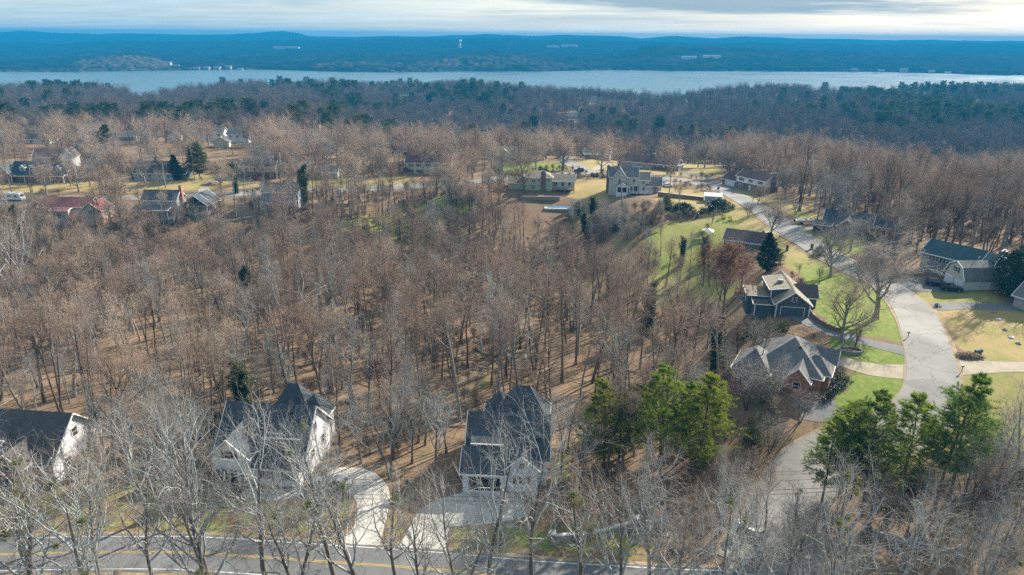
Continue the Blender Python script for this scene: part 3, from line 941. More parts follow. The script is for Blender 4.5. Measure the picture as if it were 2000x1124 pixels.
class House:
    """Local frame: x along the front, y into the depth, z up; front faces -y before turning."""

    def __init__(s, name, label, x, y, yaw=0.0, z=None, group=None, cat='house', r=9.0, cy=5.0):
        z = float(hgt(x, y)) if z is None else z
        s.o = empty(name, (x, y, z), R(yaw), label, cat, group)
        s.yaw = R(yaw); s.x, s.y, s.z = x, y, z
        c, n = math.cos(s.yaw), math.sin(s.yaw)
        PAD.append((x - n * cy, y + c * cy, r))

    # walls with their gable ends, one closed mesh per block
    def block(s, x0, x1, y0, y1, z1, wall, roof, rise, rmat, over=0.45, z0=-2.2, name='wall', rname='roof', trim='trim', t=0.2, fascia=True):
        w = MB(); f = MB(); r = MB()
        tz = 0.24
        mx, my = (x0 + x1) / 2, (y0 + y1) / 2
        pr = s.o

        def rake(p, q):
            f.bar(p, q, 0.14, tz)
        if roof == 'gx':
            w.prism([(y0, z0), (y1, z0), (y1, z1), (my, z1 + rise - 0.02), (y0, z1)], 'x', x0, x1)
            sl = rise / (my - y0); ze = z1 - over * sl
            for sg, ye in ((-1, y0 - over), (1, y1 + over)):
                p = [(x0 - over, ye, ze), (x1 + over, ye, ze), (x1 + over, my, z1 + rise), (x0 - over, my, z1 + rise)]
                if sg > 0: p = p[::-1]
                r.slab([(a, b, c + t) for a, b, c in p], t)
                f.bar((x0 - over, ye + sg * 0.06, ze + .06), (x1 + over, ye + sg * 0.06, ze + .06), 0.12, tz)
                for xe in (x0 - over - .06, x1 + over + .06):
                    rake((xe, ye, ze + .08), (xe, my, z1 + rise + .08))
        elif roof == 'gy':
            w.prism([(x0, z0), (x1, z0), (x1, z1), (mx, z1 + rise - 0.02), (x0, z1)], 'y', y0, y1)
            sl = rise / (mx - x0); ze = z1 - over * sl
            for sg, xe in ((-1, x0 - over), (1, x1 + over)):
                p = [(xe, y1 + over, ze), (xe, y0 - over, ze), (mx, y0 - over, z1 + rise), (mx, y1 + over, z1 + rise)]
                if sg > 0: p = p[::-1]
                r.slab([(a, b, c + t) for a, b, c in p], t)
                f.bar((xe + sg * 0.06, y0 - over, ze + .06), (xe + sg * 0.06, y1 + over, ze + .06), 0.12, tz)
                for ye in (y0 - over - .06, y1 + over + .06):
                    rake((xe, ye, ze + .08), (mx, ye, z1 + rise + .08))
        elif roof == 'hip':
            w.box(x0, x1, y0, y1, z0, z1)
            hx, hy = (x1 - x0) / 2 + over, (y1 - y0) / 2 + over
            ze = z1
            if hx >= hy:
                a, b = (x0 - over + hy, my, z1 + rise), (x1 + over - hy, my, z1 + rise)
            else:
                a, b = (mx, y0 - over + hx, z1 + rise), (mx, y1 + over - hx, z1 + rise)
            A, B, D, E = (x0 - over, y0 - over, ze), (x1 + over, y0 - over, ze), (x1 + over, y1 + over, ze), (x0 - over, y1 + over, ze)
            if hx >= hy: ps = [[A, B, b, a], [B, D, b], [D, E, a, b], [E, A, a]]
            else: ps = [[A, B, a], [B, D, b, a], [D, E, b], [E, A, a, b]]
            for p in ps: r.slab([(q[0], q[1], q[2] + t) for q in p], t)
            f.bar((A[0], A[1] - .06, ze + .08), (B[0], B[1] - .06, ze + .08), 0.12, tz); f.bar((B[0] + .06, B[1], ze + .08), (D[0] + .06, D[1], ze + .08), 0.12, tz)
            f.bar((D[0], D[1] + .06, ze + .08), (E[0], E[1] + .06, ze + .08), 0.12, tz); f.bar((E[0] - .06, E[1], ze + .08), (A[0] - .06, A[1], ze + .08), 0.12, tz)
        elif roof in ('gambx', 'gamby'):
            lo, hi = (y0, y1) if roof == 'gambx' else (x0, x1)
            m = (lo + hi) / 2; q = (hi - lo) * 0.17
            prof = [(lo, z1), (lo + q, z1 + rise * 0.68), (m, z1 + rise)]
            ax = 'x' if roof == 'gambx' else 'y'
            e0, e1 = (x0, x1) if ax == 'x' else (y0, y1)
            w.prism([(lo, z0), (hi, z0), (hi, z1), (hi - q, z1 + rise * .68 - .02), (m, z1 + rise - .02), (lo + q, z1 + rise * .68 - .02), (lo, z1)], ax, e0, e1)
            for sg in (0, 1):
                pp = [(lo - over, z1 - .35)] + prof[1:] if sg == 0 else [(hi + over, z1 - .35), (hi - q, z1 + rise * .68), (m, z1 + rise)]
                for (u0, a0), (u1, a1) in zip(pp[:-1], pp[1:]):
                    if ax == 'x': p = [(e0 - over, u0, a0), (e1 + over, u0, a0), (e1 + over, u1, a1), (e0 - over, u1, a1)]
                    else: p = [(u0, e1 + over, a0), (u0, e0 - over, a0), (u1, e0 - over, a1), (u1, e1 + over, a1)]
                    if sg: p = p[::-1]
                    r.slab([(a, b, c + t) for a, b, c in p], t)
                    for e in (e0 - over - .06, e1 + over + .06):
                        k = (lambda u, a: (e, u, a)) if ax == 'x' else (lambda u, a: (u, e, a))
                        rake(k(u0, a0 + .08), k(u1, a1 + .08))
        elif roof in ('sf', 'sl', 'sr', 'sb'):   # single slope, low side front / left / right / back
            lo_f = {'sf': lambda x, y: (y - y0) / (y1 - y0), 'sb': lambda x, y: (y1 - y) / (y1 - y0), 'sl': lambda x, y: (x - x0) / (x1 - x0), 'sr': lambda x, y: (x1 - x) / (x1 - x0)}[roof]
            zt = lambda x, y: z1 + rise * lo_f(x, y)
            cs = [(x0, y0), (x1, y0), (x1, y1), (x0, y1)]
            w.add([(x, y, z0) for x, y in cs] + [(x, y, zt(x, y) - .02) for x, y in cs], [(0, 3, 2, 1), (4, 5, 6, 7), (0, 1, 5, 4), (1, 2, 6, 5), (2, 3, 7, 6), (3, 0, 4, 7)])
            co = [(x0 - over, y0 - over), (x1 + over, y0 - over), (x1 + over, y1 + over), (x0 - over, y1 + over)]
            p = [(x, y, zt(x, y) + t) for x, y in co]
            r.slab(p, t)
            high = {'sf': 2, 'sb': 0, 'sl': 1, 'sr': 3}[roof]
            for a, b in ((0, 1), (1, 2), (2, 3), (3, 0)):
                if a == high or (name == 'dormer' and a != (high + 2) % 4): continue
                ox, oy = (((0, -.06), (.06, 0), (0, .06), (-.06, 0))[a])
                f.bar((p[a][0] + ox, p[a][1] + oy, p[a][2] - .1), (p[b][0] + ox, p[b][1] + oy, p[b][2] - .1), 0.12, 0.22)
        wo = w.build(name, M[wall], pr)
        ro = r.build(rname, M[rmat], pr)
        if fascia and f.v: f.build('fascia', M[trim], ro)
        return wo, ro

    def win(s, face, u, d, zc, w=1.1, h=1.4, shut=None, frame='trim', bars=True):
        """face f/b/l/r; u along the face, d the plane it sits on."""
        key = (round(w, 2), round(h, 2), frame, bars)
        if key not in _win_cache:
            m = MB(); e = 0.11
            m.box(-w / 2 - e, w / 2 + e, -.07, .05, h / 2, h / 2 + e); m.box(-w / 2 - e, w / 2 + e, -.10, .05, -h / 2 - e, -h / 2)
            m.box(-w / 2 - e, -w / 2, -.07, .05, -h / 2, h / 2); m.box(w / 2, w / 2 + e, -.07, .05, -h / 2, h / 2)
            if bars:
                m.box(-w / 2, w / 2, -.05, .03, -.03, .03)
                if w > 1.5: m.box(-.04, .04, -.05, .03, -h / 2, -.03); m.box(-.04, .04, -.05, .03, .03, h / 2)
            p = MB().box(-w / 2, w / 2, -.02, .04, -h / 2, h / 2)
            _win_cache[key] = (m.mesh('window', M[frame]), p.mesh('pane', M['glass']))
        a = {'f': 0, 'b': math.pi, 'l': -math.pi / 2, 'r': math.pi / 2}[face]
        loc = (u, d, zc) if face in 'fb' else (d, u, zc)
        o = link('window', _win_cache[key][0], s.o, loc, a)
        link('pane', _win_cache[key][1], o)
        if shut:
            k2 = ('sh', round(h, 2), shut)
            if k2 not in _win_cache: _win_cache[k2] = MB().box(-.21, .21, -.05, .03, -h / 2 - .05, h / 2 + .05).mesh('shutter', M[shut])
            for sg in (-1, 1):
                du = sg * (w / 2 + .34)
                ca, sa = math.cos(a), math.sin(a)
                link('shutter', _win_cache[k2], s.o, (loc[0] + du * ca, loc[1] + du * sa, zc), a)
        return o

    def panel(s, name, m, face, u, d, z0, z1, w, th=0.08, parent=None):
        b = MB().box(-w / 2, w / 2, -th, .04, z0, z1)
        a = {'f': 0, 'b': math.pi, 'l': -math.pi / 2, 'r': math.pi / 2}[face]
        return b.build(name, M[m], parent or s.o, (u, d, 0) if face in 'fb' else (d, u, 0), a)

    def garage(s, face, u, d, w=4.8, h=2.2, m='door_white', z0=0.02):
        a = {'f': 0, 'b': math.pi, 'l': -math.pi / 2, 'r': math.pi / 2}[face]
        loc = (u, d, z0) if face in 'fb' else (d, u, z0)
        b = MB()
        for k in range(4): b.box(-w / 2, w / 2, -.07, .03, k * h / 4 + .015, (k + 1) * h / 4 - .015)
        b.box(-w / 2, w / 2, -.04, .04, 0, h)
        o = b.build('garage_door', M[m], s.o, loc, a)
        MB().bar((-w / 2 - .07, -.06, 0), (-w / 2 - .07, -.06, h), .14, .08, (0, 1, 0)).bar((w / 2 + .07, -.06, 0), (w / 2 + .07, -.06, h), .14, .08, (0, 1, 0)).bar((-w / 2 - .14, -.06, h + .07), (w / 2 + .14, -.06, h + .07), .08, .14).build('door_frame', M['trim'], o)
        return o

    def door(s, face, u, d, m='door_white', w=0.95, h=2.1, z0=0.1):
        o = s.panel('door', m, face, u, d, z0, z0 + h, w)
        MB().box(w / 2 - .14, w / 2 - .08, -.13, -.08, z0 + 1, z0 + 1.08).build('handle', M['chimney_metal'], o)
        return o

    def chimney(s, x, y, z0, z1, w=0.9, d=0.9, m='brick_brown', cap=True):
        o = MB().box(x - w / 2, x + w / 2, y - d / 2, y + d / 2, z0, z1).build('chimney', M[m], s.o)
        if cap:
            MB().box(x - w / 2 - .08, x + w / 2 + .08, y - d / 2 - .08, y + d / 2 + .08, z1, z1 + .14).box(x - w / 4, x + w / 4, y - d / 4, y + d / 4, z1 + .14, z1 + .45).build('chimney_cap', M['chimney_metal'], o)
        return o

    def vents(s, pts):
        me = MB().tube([(0, 0, -.3), (0, 0, .55)], [.09, .09], 6).mesh('vent_pipe', M['chimney_metal'])
        bx = MB().box(-.28, .28, -.22, .22, -.3, .22).mesh('roof_vent', M['dark_plastic'])
        for k, (x, y, z) in enumerate(pts): link('vent_pipe' if k % 2 == 0 else 'roof_vent', me if k % 2 == 0 else bx, s.o, (x, y, z))

    def posts(s, pts, z0, z1, w=0.22, m='trim'):
        me = MB().box(-w / 2, w / 2, -w / 2, w / 2, z0, z1).mesh('post', M[m])
        for x, y in pts: link('post', me, s.o, (x, y, 0))

    def deck(s, x0, x1, y0, y1, z, rail='trim', m='wood_grey', posts=True, down=-3.5, sides='flr'):
        o = MB().box(x0, x1, y0, y1, z - .22, z).build('deck', M[m], s.o)
        b = MB()
        runs = []
        if 'f' in sides: runs.append(((x0, y0), (x1, y0)))
        if 'l' in sides: runs.append(((x0, y0), (x0, y1)))
        if 'r' in sides: runs.append(((x1, y0), (x1, y1)))
        for (a, c), (e, g) in runs:
            for hh in (.25, 1.0): b.bar((a, c, z + hh), (e, g, z + hh), .09, .08)
            L_ = math.hypot(e - a, g - c); n = max(2, int(L_ / 0.28))
            for k in range(n + 1):
                x, y = a + (e - a) * k / n, c + (g - c) * k / n
                ww = .06 if k % 6 == 0 else .025
                b.box(x - ww, x + ww, y - ww, y + ww, z + .01, z + 1.0)
        b.build('railing', M[rail], o)
        if posts:
            me = MB().box(-.1, .1, -.1, .1, down, z - .23).mesh('post', M[rail])
            for k in range(max(2, int((x1 - x0) / 3) + 1)):
                x = x0 + .15 + (x1 - x0 - .3) * k / max(1, int((x1 - x0) / 3))
                link('post', me, o, (x, y0 + .15, 0))
        return o

    def stairs(s, p, q, w=1.1, m='wood_grey', rail='trim'):
        b = MB(); p, q = np.array(p, float), np.array(q, float)
        n = max(3, int(abs(p[2] - q[2]) / .2))
        d = q - p; sd = np.array([-d[1], d[0], 0]); sd /= max(np.linalg.norm(sd), 1e-6)
        for k in range(n):
            c = p + d * (k + .5) / n
            b.bar(c - sd * w / 2, c + sd * w / 2, .30, .06)
        o = b.build('stairs', M[m], s.o)
        r = MB()
        for sg in (-1, 1):
            r.bar(p + sd * sg * w / 2, q + sd * sg * w / 2, .06, .24)
            r.bar(p + sd * sg * w / 2 + (0, 0, 1), q + sd * sg * w / 2 + (0, 0, 1), .07, .07)
            for k in range(4):
                c = p + d * k / 3 + sd * sg * w / 2
                r.bar(c, c + (0, 0, 1), .07, .07)
        r.build('stair_rail', M[rail], o)

    def gable_dormer(s, xc, y0, y1, z0, z1, w, rise, wall, rmat, h=1.1):
        wo, ro = s.block(xc - w / 2, xc + w / 2, y0, y1, z1, wall, 'gy', rise, rmat, 0.18, z0, 'dormer', 'dormer_roof', t=.12)
        s.win('f', xc, y0 - .02, (z0 + z1) / 2 + .25, w * .5, h)


def at_px(px, py, dz=0):
    p = P(px, py, dz)
    return float(p[0]), float(p[1])


# --- white house with the big dark roof, by the front road
h = House('white_house', 'white sided house with steep dark slate roof and brown shuttered gable, by front road', -40.4, 91.6, -6, r=11, cy=7.5, z=0.1)
h.block(-7.5, 6.9, 2.2, 13.8, 4.5, 'siding_white', 'gx', 5.7, 'roof_dark', .5)
h.block(-7.2, -1.2, 0, 7.6, 5.2, 'siding_white', 'gy', 3.0, 'roof_dark', .45)
h.block(-1.2, 6.7, 0.5, 2.2, 3.1, 'siding_white', 'sf', 1.55, 'roof_dark', .35)
h.block(0.3, 6.0, 3.7, 7.0, 6.75, 'siding_white', 'sf', 1.7, 'roof_dark', .25, z0=4.6, name='dormer', rname='dormer_roof')
h.block(-3.6, 3.4, 13.8, 19.0, 4.4, 'siding_white', 'hip', 5.0, 'roof_dark', .5)
h.block(1.6, 6.0, 13.6, 18.4, 4.2, 'siding_white', 'hip', 3.8, 'roof_dark', .5)
h.win('f', -4.2, -.02, 5.4, 1.5, 1.3, 'shutter_brown')
h.win('f', 1.3, .48, 1.7, 1.2, 1.5, 'shutter_brown'); h.win('f', 4.9, .48, 1.7, 1.2, 1.5, 'shutter_brown')
h.win('f', 2.2, 3.68, 5.95, .9, 1.0, 'shutter_brown'); h.win('f', 4.3, 3.68, 5.95, .9, 1.0, 'shutter_brown')
h.panel('porch_opening', 'dark_gap', 'f', -4.9, -.01, 0.1, 2.5, 3.6, .03)
h.door('f', -2.1, -.01, 'dark_gap'); h.posts([(-7.05, -.25), (-4.6, -.25), (-2.9, -.25)], -1, 2.7, .3)
h.win('r', 6.0, 6.92, 2.6, 1.0, 1.5); h.win('r', 10.5, 6.92, 2.6, 1.0, 1.5); h.win('r', 8.0, 6.92, 6.6, .9, 1.2)

h.vents([(-5.5, 5.2, 7.9), (3.5, 7.0, 9.5), (5.6, 6.2, 8.8), (0.5, 16.2, 8.2)])

# --- second house by the front road: shed dormer over an open garage
h = House('dark_roofed_house', 'pale house with dark hip roof, wide shed dormer and open garage above concrete pad', -1.0, 90.0, -4, r=10.5, cy=7.5, z=0.4)
h.block(-6.6, 0.2, 0, 3.0, 3.3, 'siding_white', 'sf', 2.1, 'roof_dark', .4)
h.block(-6.2, 6.6, 3.0, 13.0, 4.4, 'siding_white', 'gx', 5.0, 'roof_dark', .45)
h.block(-5.4, -0.6, 3.6, 7.2, 6.4, 'siding_white', 'sf', 1.5, 'roof_dark', .3, z0=4.6, name='dormer', rname='dormer_roof')
h.block(0.2, 5.2, 0.8, 7.4, 3.9, 'siding_white', 'gy', 2.3, 'roof_dark', .4)
h.block(-2.4, 6.4, 13.0, 19.6, 4.6, 'siding_white', 'hip', 5.4, 'roof_dark', .45)
h.block(-4.6, 0.6, 12.6, 18.4, 4.6, 'siding_white', 'hip', 4.6, 'roof_dark', .45)
h.panel('garage_opening', 'dark_gap', 'f', -3.2, -.01, 0.05, 2.45, 5.0, .03)
h.win('f', -3.6, 3.58, 5.75, .8, .95, 'shutter_brown'); h.win('f', -2.1, 3.58, 5.75, .8, .95, 'shutter_brown')
h.win('f', 2.7, .78, 1.8, 1.6, 1.4, 'shutter_brown'); h.win('f', 2.7, .78, 4.4, .8, .9)
h.win('r', 6.5, 6.62, 2.4); h.win('r', 10, 6.62, 2.4)

h.vents([(3.5, 6.0, 7.6), (5.0, 5.0, 6.6), (1.5, 7.4, 9.0), (2.2, 15.0, 8.2)])

# --- brick house at the left edge
h = House('brick_house', 'red brick house with dark roof and white side gable behind pale trees near road', -80.5, 90.6, -6, r=12, cy=6, z=0.0)
h.block(-14, 7.6, 1.8, 13.4, 4.2, 'siding_white', 'gx', 5.3, 'roof_charcoal', .5)
h.block(1.0, 7.4, 0.9, 1.8, 4.0, 'brick_red', 'sf', .7, 'roof_charcoal', .2)
h.block(0.2, 4.6, -0.6, 7.0, 4.6, 'brick_red', 'gy', 2.2, 'roof_charcoal', .4)
h.block(-9, -0.4, 0.9, 1.8, 2.9, 'brick_red', 'sf', 1.2, 'roof_charcoal', .3)
h.block(-7.6, -1.2, 3.4, 7.4, 6.5, 'siding_grey', 'sf', 1.7, 'roof_charcoal', .25, z0=4.4, name='dormer', rname='dormer_roof')
h.win('f', 2.4, -.62, 4.6, 1.9, 1.5); h.win('f', 1.3, -.62, 1.5, 1.0, 1.7); h.win('f', 3.5, -.62, 1.5, 1.0, 1.7)
h.win('f', -2.8, 3.38, 5.7, 1.2, 1.0); h.win('f', -5.6, 3.38, 5.7, 1.2, 1.0)
h.win('r', 5, 7.62, 2.2); h.win('r', 10, 7.62, 2.2); h.win('r', 7.6, 7.62, 6.2)
h.deck(7.8, 10.4, 5.5, 10, 1.1, 'wood_deck', 'wood_deck', True, -1.5)

# --- slate-blue house with garage, mid right
GX, GY = at_px(1546, 617)
h = House('slate_house', 'dark slate sided house with tan roof, white corner trim and small gable window', GX, GY, -9, r=9, cy=7)
h.block(-4.0, 4.0, 0, 16, 3.1, 'siding_slate', 'gy', 3.0, 'roof_tan', .5)
h.block(-4.9, 0.2, 3.6, 13.2, 5.2, 'siding_slate', 'sl', .75, 'roof_tan', .35, name='upper_storey', rname='upper_roof')
h.block(-10.0, -4.9, 4.8, 9.6, 3.0, 'siding_slate', 'sf', .6, 'roof_tan', .4)
h.block(-8.8, -4.0, 1.6, 4.8, 1.9, 'siding_slate', 'sf', .5, 'roof_charcoal', .3)
h.block(2.2, 7.0, 6.0, 11.5, 3.0, 'siding_slate', 'gx', 2.3, 'roof_charcoal', .4)
h.win('f', 0.1, -.02, 4.25, 1.0, 1.0)
h.garage('f', 0, -.02, 5.4, 2.2, 'siding_slate')
h.posts([(-3.9, -.12), (3.9, -.12)], -1.2, 3.0, .28)
h.posts([(-4.75, 3.5)], 3.2, 5.2, .24); h.posts([(-8.6, 1.5)], -1.2, 1.9, .22)
h.win('l', 7, -10.02, 1.6); h.win('l', 10, -4.92, 3.9, .9, 1.0); h.panel('porch_opening', 'dark_gap', 'f', -7.6, 4.78, 2.4, 3.0, 3.6, .03)
MB().box(-2.6, -1.3, 7.4, 8.4, 5.55, 6.6).build('chimney', M['chimney_metal'], h.o)
MB().tube([(-3.6, 6.2, 5.4), (-3.6, 6.2, 6.2)], [.12, .12], 6).build('vent_pipe', M['chimney_metal'], h.o)
SLATE = h
h.o.scale = (.9, .9, .9)

# --- brick house with the complex hip roof, lower right
EX, EY = at_px(1602, 778)
h = House('hip_roofed_house', 'orange brick house with many faceted grey hip roof beside pale drive', EX - 5.2, EY + 3.6, -30, r=11, cy=7)
h.o.scale = (.84, .84, .84)
h.block(-7, 7, 0, 15, 3.2, 'brick_orange', 'hip', 5.4, 'roof_grey', .5)
h.block(-10.5, -3.2, -3.2, 6, 3.0, 'brick_orange', 'hip', 3.9, 'roof_grey', .5)
h.block(2.0, 8.4, 2.6, 7.8, 3.2, 'brick_orange', 'hip', 3.0, 'roof_grey', .45)
h.block(3.6, 8.8, 9.4, 13.4, 3.2, 'brick_orange', 'gx', 2.6, 'roof_grey', .4)
h.block(0.2, 5.0, -2.2, 3.0, 3.1, 'brick_orange', 'gy', 2.7, 'roof_grey', .4)
h.win('r', 5.2, 8.42, 1.5, 1.3, 1.6); h.win('r', 11.4, 8.82, 1.5, 1.5, 1.7); h.win('r', 8.6, 7.02, 1.5, .8, 1.5)
h.win('f', 2.6, -2.22, 1.6, 1.5, 1.7); h.win('f', -1.2, -.02, 1.6); h.garage('f', -7.0, -3.22, 4.8)
h.vents([(-1.5, 9.5, 8.3), (1.5, 5.0, 7.6), (-6.5, 0.5, 6.3)])
sk = MB().slab([(2.2, 9.2, 7.05), (4.4, 9.2, 5.55), (4.4, 10.9, 5.55), (2.2, 10.9, 7.05)], .1).build('skylight', M['glass'], h.o)

# --- two storey house and barn-roofed garage, far side of the street
FX, FY = at_px(1800, 530)
h = House('grey_brick_house', 'two storey grey brick house with dark gambrel end roof behind two dark cars', FX + 3.3, FY - 4.6, -56, r=10, cy=4.5)
h.block(-6.5, 6.5, 0, 8.6, 5.3, 'brick_grey', 'gx', 2.6, 'roof_green', .5)
h.block(6.5, 9.6, 0.3, 8.2, 3.4, 'siding_slate', 'gambx', 4.3, 'roof_green', .4)
for u in (-5.2, -2.6, 0, 2.6, 5.0):
    h.win('f', u, -.02, 4.2, .9, 1.3, 'shutter_dark'); h.win('f', u, -.02, 1.4, .95, 1.4)
h.chimney(9.9, 5.5, 0, 8.6, 1.0, 1.4, 'brick_brown'); h.win('r', 2.8, 9.62, 1.5, 1.1, 1.3)
GXX, GYY = at_px(1861, 558)
h = House('barn_roofed_garage', 'pale two door garage with dark gambrel barn roof beside dark pickup', GXX, GYY, -86, r=6.5, cy=4.5, cat='garage')
h.block(-3.6, 3.6, 0, 9.0, 2.7, 'siding_pale', 'gamby', 3.7, 'roof_grey', .35)
h.garage('f', -1.75, -.02, 2.7, 2.1); h.garage('f', 1.75, -.02, 2.7, 2.1); h.win('f', 0, -.02, 4.3, 1.0, 1.2, 'shutter_dark')
h.door('r', 6.3, 3.62, 'door_white')

# --- house at the right edge
GX2, GY2 = at_px(1968, 602)
h = House('grey_roofed_house', 'taupe house with light grey dormered roof beside dry tan lawn', GX2 + 5.2, GY2 - 5.6, -63, r=9.5, cy=5)
h.block(-7.5, 7.5, 0, 9.5, 3.0, 'siding_taupe', 'gx', 3.4, 'roof_grey', .5)
for u in (-4, 0, 4):
    h.gable_dormer(u, 1.4, 4.2, 3.6, 5.0, 1.5, .7, 'siding_taupe', 'roof_grey', 1.0)
    h.win('f', u - .2, -.02, 1.6, 1.1, 1.4)

# --- two storey house with brown roof up the street
HX, HY = at_px(1437, 366)
h = House('brown_roofed_house', 'white over brick two storey house with brown roof and wide white garage door', HX + 3.6, HY - 7.0, -58, r=11, cy=4)
h.block(-7.4, 7.4, 0, 8.4, 5.2, 'siding_white', 'gx', 2.3, 'roof_brown', .45)
h.block(-7.25, 7.25, -.12, 0.0, 2.6, 'brick_brown', 'sf', .02, 'roof_brown', .02, fascia=False, name='brick_veneer', rname='ledge')
h.block(7.4, 7.52, .2, 8.2, 2.0, 'brick_brown', 'sr', .02, 'roof_brown', .02, fascia=False, name='brick_veneer', rname='ledge')
h.block(-15.4, -7.4, .6, 8.0, 2.7, 'brick_brown', 'gx', 2.3, 'roof_brown', .45)
h.garage('f', -11.2, .58, 4.9)
for u in (-4.8, 0, 4.8): h.win('f', u, -.02, 4.1, 1.4 if u else .8, 1.1, 'shutter_dark')
h.win('f', -4.6, -.14, 1.4, 1.9, 1.4); h.win('f', 4.6, -.14, 1.4, 1.9, 1.4); h.door('f', 0, -.14)
h.chimney(8.2, 4.2, 0, 8.2, 1.1, 1.5, 'brick_brown')

# --- long ranch house
JX, JY = at_px(1268, 331)
h = House('ranch_house', 'long low ranch house with mauve brown roof and sunlit tan end wall', JX, JY + 1.0, -29, r=15, cy=5)
h.block(-16, 13.5, 0, 9.0, 2.9, 'siding_taupe', 'gx', 2.5, 'roof_brown', .6)
h.block(13.5, 14.6, .4, 8.6, 2.7, 'brick_tan', 'sr', .3, 'roof_brown', .3)
h.block(1.5, 13.6, -.25, 0, 1.1, 'brick_brown', 'sf', .05, 'roof_brown', .02, fascia=False, name='brick_skirt', rname='ledge')
h.chimney(0.5, 5.6, 2.5, 6.6, 1.6, 1.1, 'brick_brown')
h.win('f', 3.0, -.02, 1.8, 1.9, 1.2); h.win('f', 10.8, -.02, 1.9, 1.7, 1.0); h.panel('entry', 'brick_brown', 'f', 7.2, -.01, 0, 2.6, 3.0, .05); h.door('f', 7.4, -.07)
h.win('r', 3, 14.62, 1.6); h.win('r', 6, 14.62, 1.6)

# --- pale house with white decks
KX, KY = at_px(1238, 381)
h = House('decked_house', 'pale cream house with grey roof, white rear decks and tall brick chimney', KX, KY + 1.5, -6, r=11, cy=5)
h.block(-10.0, 1.6, 1.0, 9.5, 6.8, 'siding_pale', 'gx', 3.2, 'roof_grey', .4)
h.block(-8.4, -3.2, 0.2, 5.0, 6.9, 'siding_pale', 'gy', 3.4, 'roof_grey', .4)
h.block(1.6, 6.2, 1.6, 8.8, 5.6, 'siding_pale', 'gx', 2.5, 'roof_grey', .4)
h.block(5.0, 11.2, 1.0, 8.4, 3.4, 'siding_pale', 'gx', 2.7, 'roof_grey', .4)
h.block(-7.0, -2.6, -2.4, 0.2, 3.4, 'siding_white', 'gy', 1.5, 'roof_grey', .3, name='screen_porch', rname='porch_roof')
h.panel('porch_opening', 'dark_gap', 'f', -4.8, -2.41, 1.1, 3.1, 3.6, .03)
h.chimney(-10.5, 4.5, -1, 10.6, 1.1, 1.7, 'brick_brown')
h.win('f', -5.8, .18, 5.4, 1.1, 1.5); h.win('f', 0, .98, 5.2, 1.0, 1.3); h.win('f', 3.9, 1.58, 4.6, 1.0, 1.1)
h.win('f', -.8, .98, 2.1, .9, 1.5, 'trim'); h.door('f', 0.9, .98, 'glass', 1.5, 2.1, .9); h.win('f', 4.0, 1.58, 2.1, 1.0, 1.4, 'trim')
h.deck(-1.8, 7.4, -2.6, 1.0, 0.9, 'trim', 'wood_grey', True, -3.5); h.stairs((-2.2, -2.2, .9), (-5.4, -3.2, -2.2))
h.panel('brick_base', 'brick_brown', 'f', 3.0, -.6, -3.2, .6, 8.6, .2)

# --- sage green split level
LX, LY = at_px(1052, 374)
h = House('sage_house', 'sage green split level house with hip roof and broad brick chimney', LX, LY + 1.0, -2, r=11, cy=5)
h.block(-5.8, 5.6, 0, 8.5, 5.4, 'siding_sage', 'hip', 2.2, 'roof_tan', .5)
h.block(-5.9, 1.0, -.5, 0, 5.3, 'siding_sage', 'sf', .2, 'roof_tan', .1, z0=2.5, fascia=False, name='upper_wall', rname='upper_eave')
h.block(5.6, 15.2, 1.4, 8.5, 4.0, 'siding_pale', 'gx', 2.0, 'roof_tan', .5)
h.block(-12.8, -5.8, 1.2, 8.5, 3.0, 'siding_sage', 'gx', 2.0, 'roof_tan', .5)
h.chimney(1.9, -.35, -1.5, 8.0, 2.0, .9, 'brick_brown')
h.win('f', -2.2, -.52, 4.2, 1.7, 1.2); h.win('f', -2.2, -.02, 1.2, 1.7, 1.6); h.win('f', .1, -.52, 4.4, 1.1, 1.0); h.win('f', 4.2, -.02, 4.4, 1.0, 1.0)
h.win('f', 7.0, 1.38, 2.5, 1.7, 1.8); h.win('f', 10.2, 1.38, 2.6, 1.2, 1.7); h.win('f', 13, 1.38, 2.6, 1.2, 1.4)
h.deck(6.6, 15.0, -2.0, 1.4, 1.2, 'wood_deck', 'wood_deck', True, -4)
SAGE = h

# --- grey-blue house on the ridge
OX, OY = at_px(549, 408)
h = House('grey_blue_house', 'grey blue house with dark roof and white rear deck beside ivy covered tree', OX, OY, 0, r=9, cy=5)
h.block(-6.8, 6.8, 0, 9.0, 6.4, 'siding_grey', 'gx', 2.7, 'roof_charcoal', .4)
h.block(2.2, 6.4, -2.4, 0, 5.2, 'siding_grey', 'sf', .5, 'roof_charcoal', .3)
h.win('f', 4.2, -2.42, 4.2, 1.5, 1.4); h.win('f', 0.6, -.02, 5.3, .9, 1.0); h.win('f', -1.6, -.02, 5.3, .9, 1.0); h.win('f', -5.0, -.02, 5.2, 1.6, 1.1)
h.win('f', -4.0, -.02, 2.4, 1.6, 1.6); h.deck(-6.4, 6.8, -4.4, -2.4, 2.4, 'trim', 'wood_grey', True, -4); h.stairs((-1, -4.6, 2.4), (3.5, -5.6, -2))

# --- colonial behind it with tall chimney
QX, QY = at_px(507, 349)
h = House('chimneyed_house', 'mauve roofed two storey house with cream wall panels and tall end chimney', QX, QY, 0, r=9, cy=5)
h.block(-8, 7.5, 0, 9, 5.4, 'siding_tan', 'gx', 3.0, 'roof_brown', .4)
h.block(-8.1, 7.6, -.14, 0, 2.6, 'brick_brown', 'sf', .02, 'roof_brown', .02, fascia=False, name='brick_veneer', rname='ledge')
h.chimney(8.2, 4.5, 0, 10.6, 1.2, 1.4, 'brick_tan')
for u in (-5.5, -1.8, 1.8, 5.5): h.win('f', u, -.02, 4.0, 1.0, 1.3); h.win('f', u, -.16, 1.4, 1.1, 1.3)

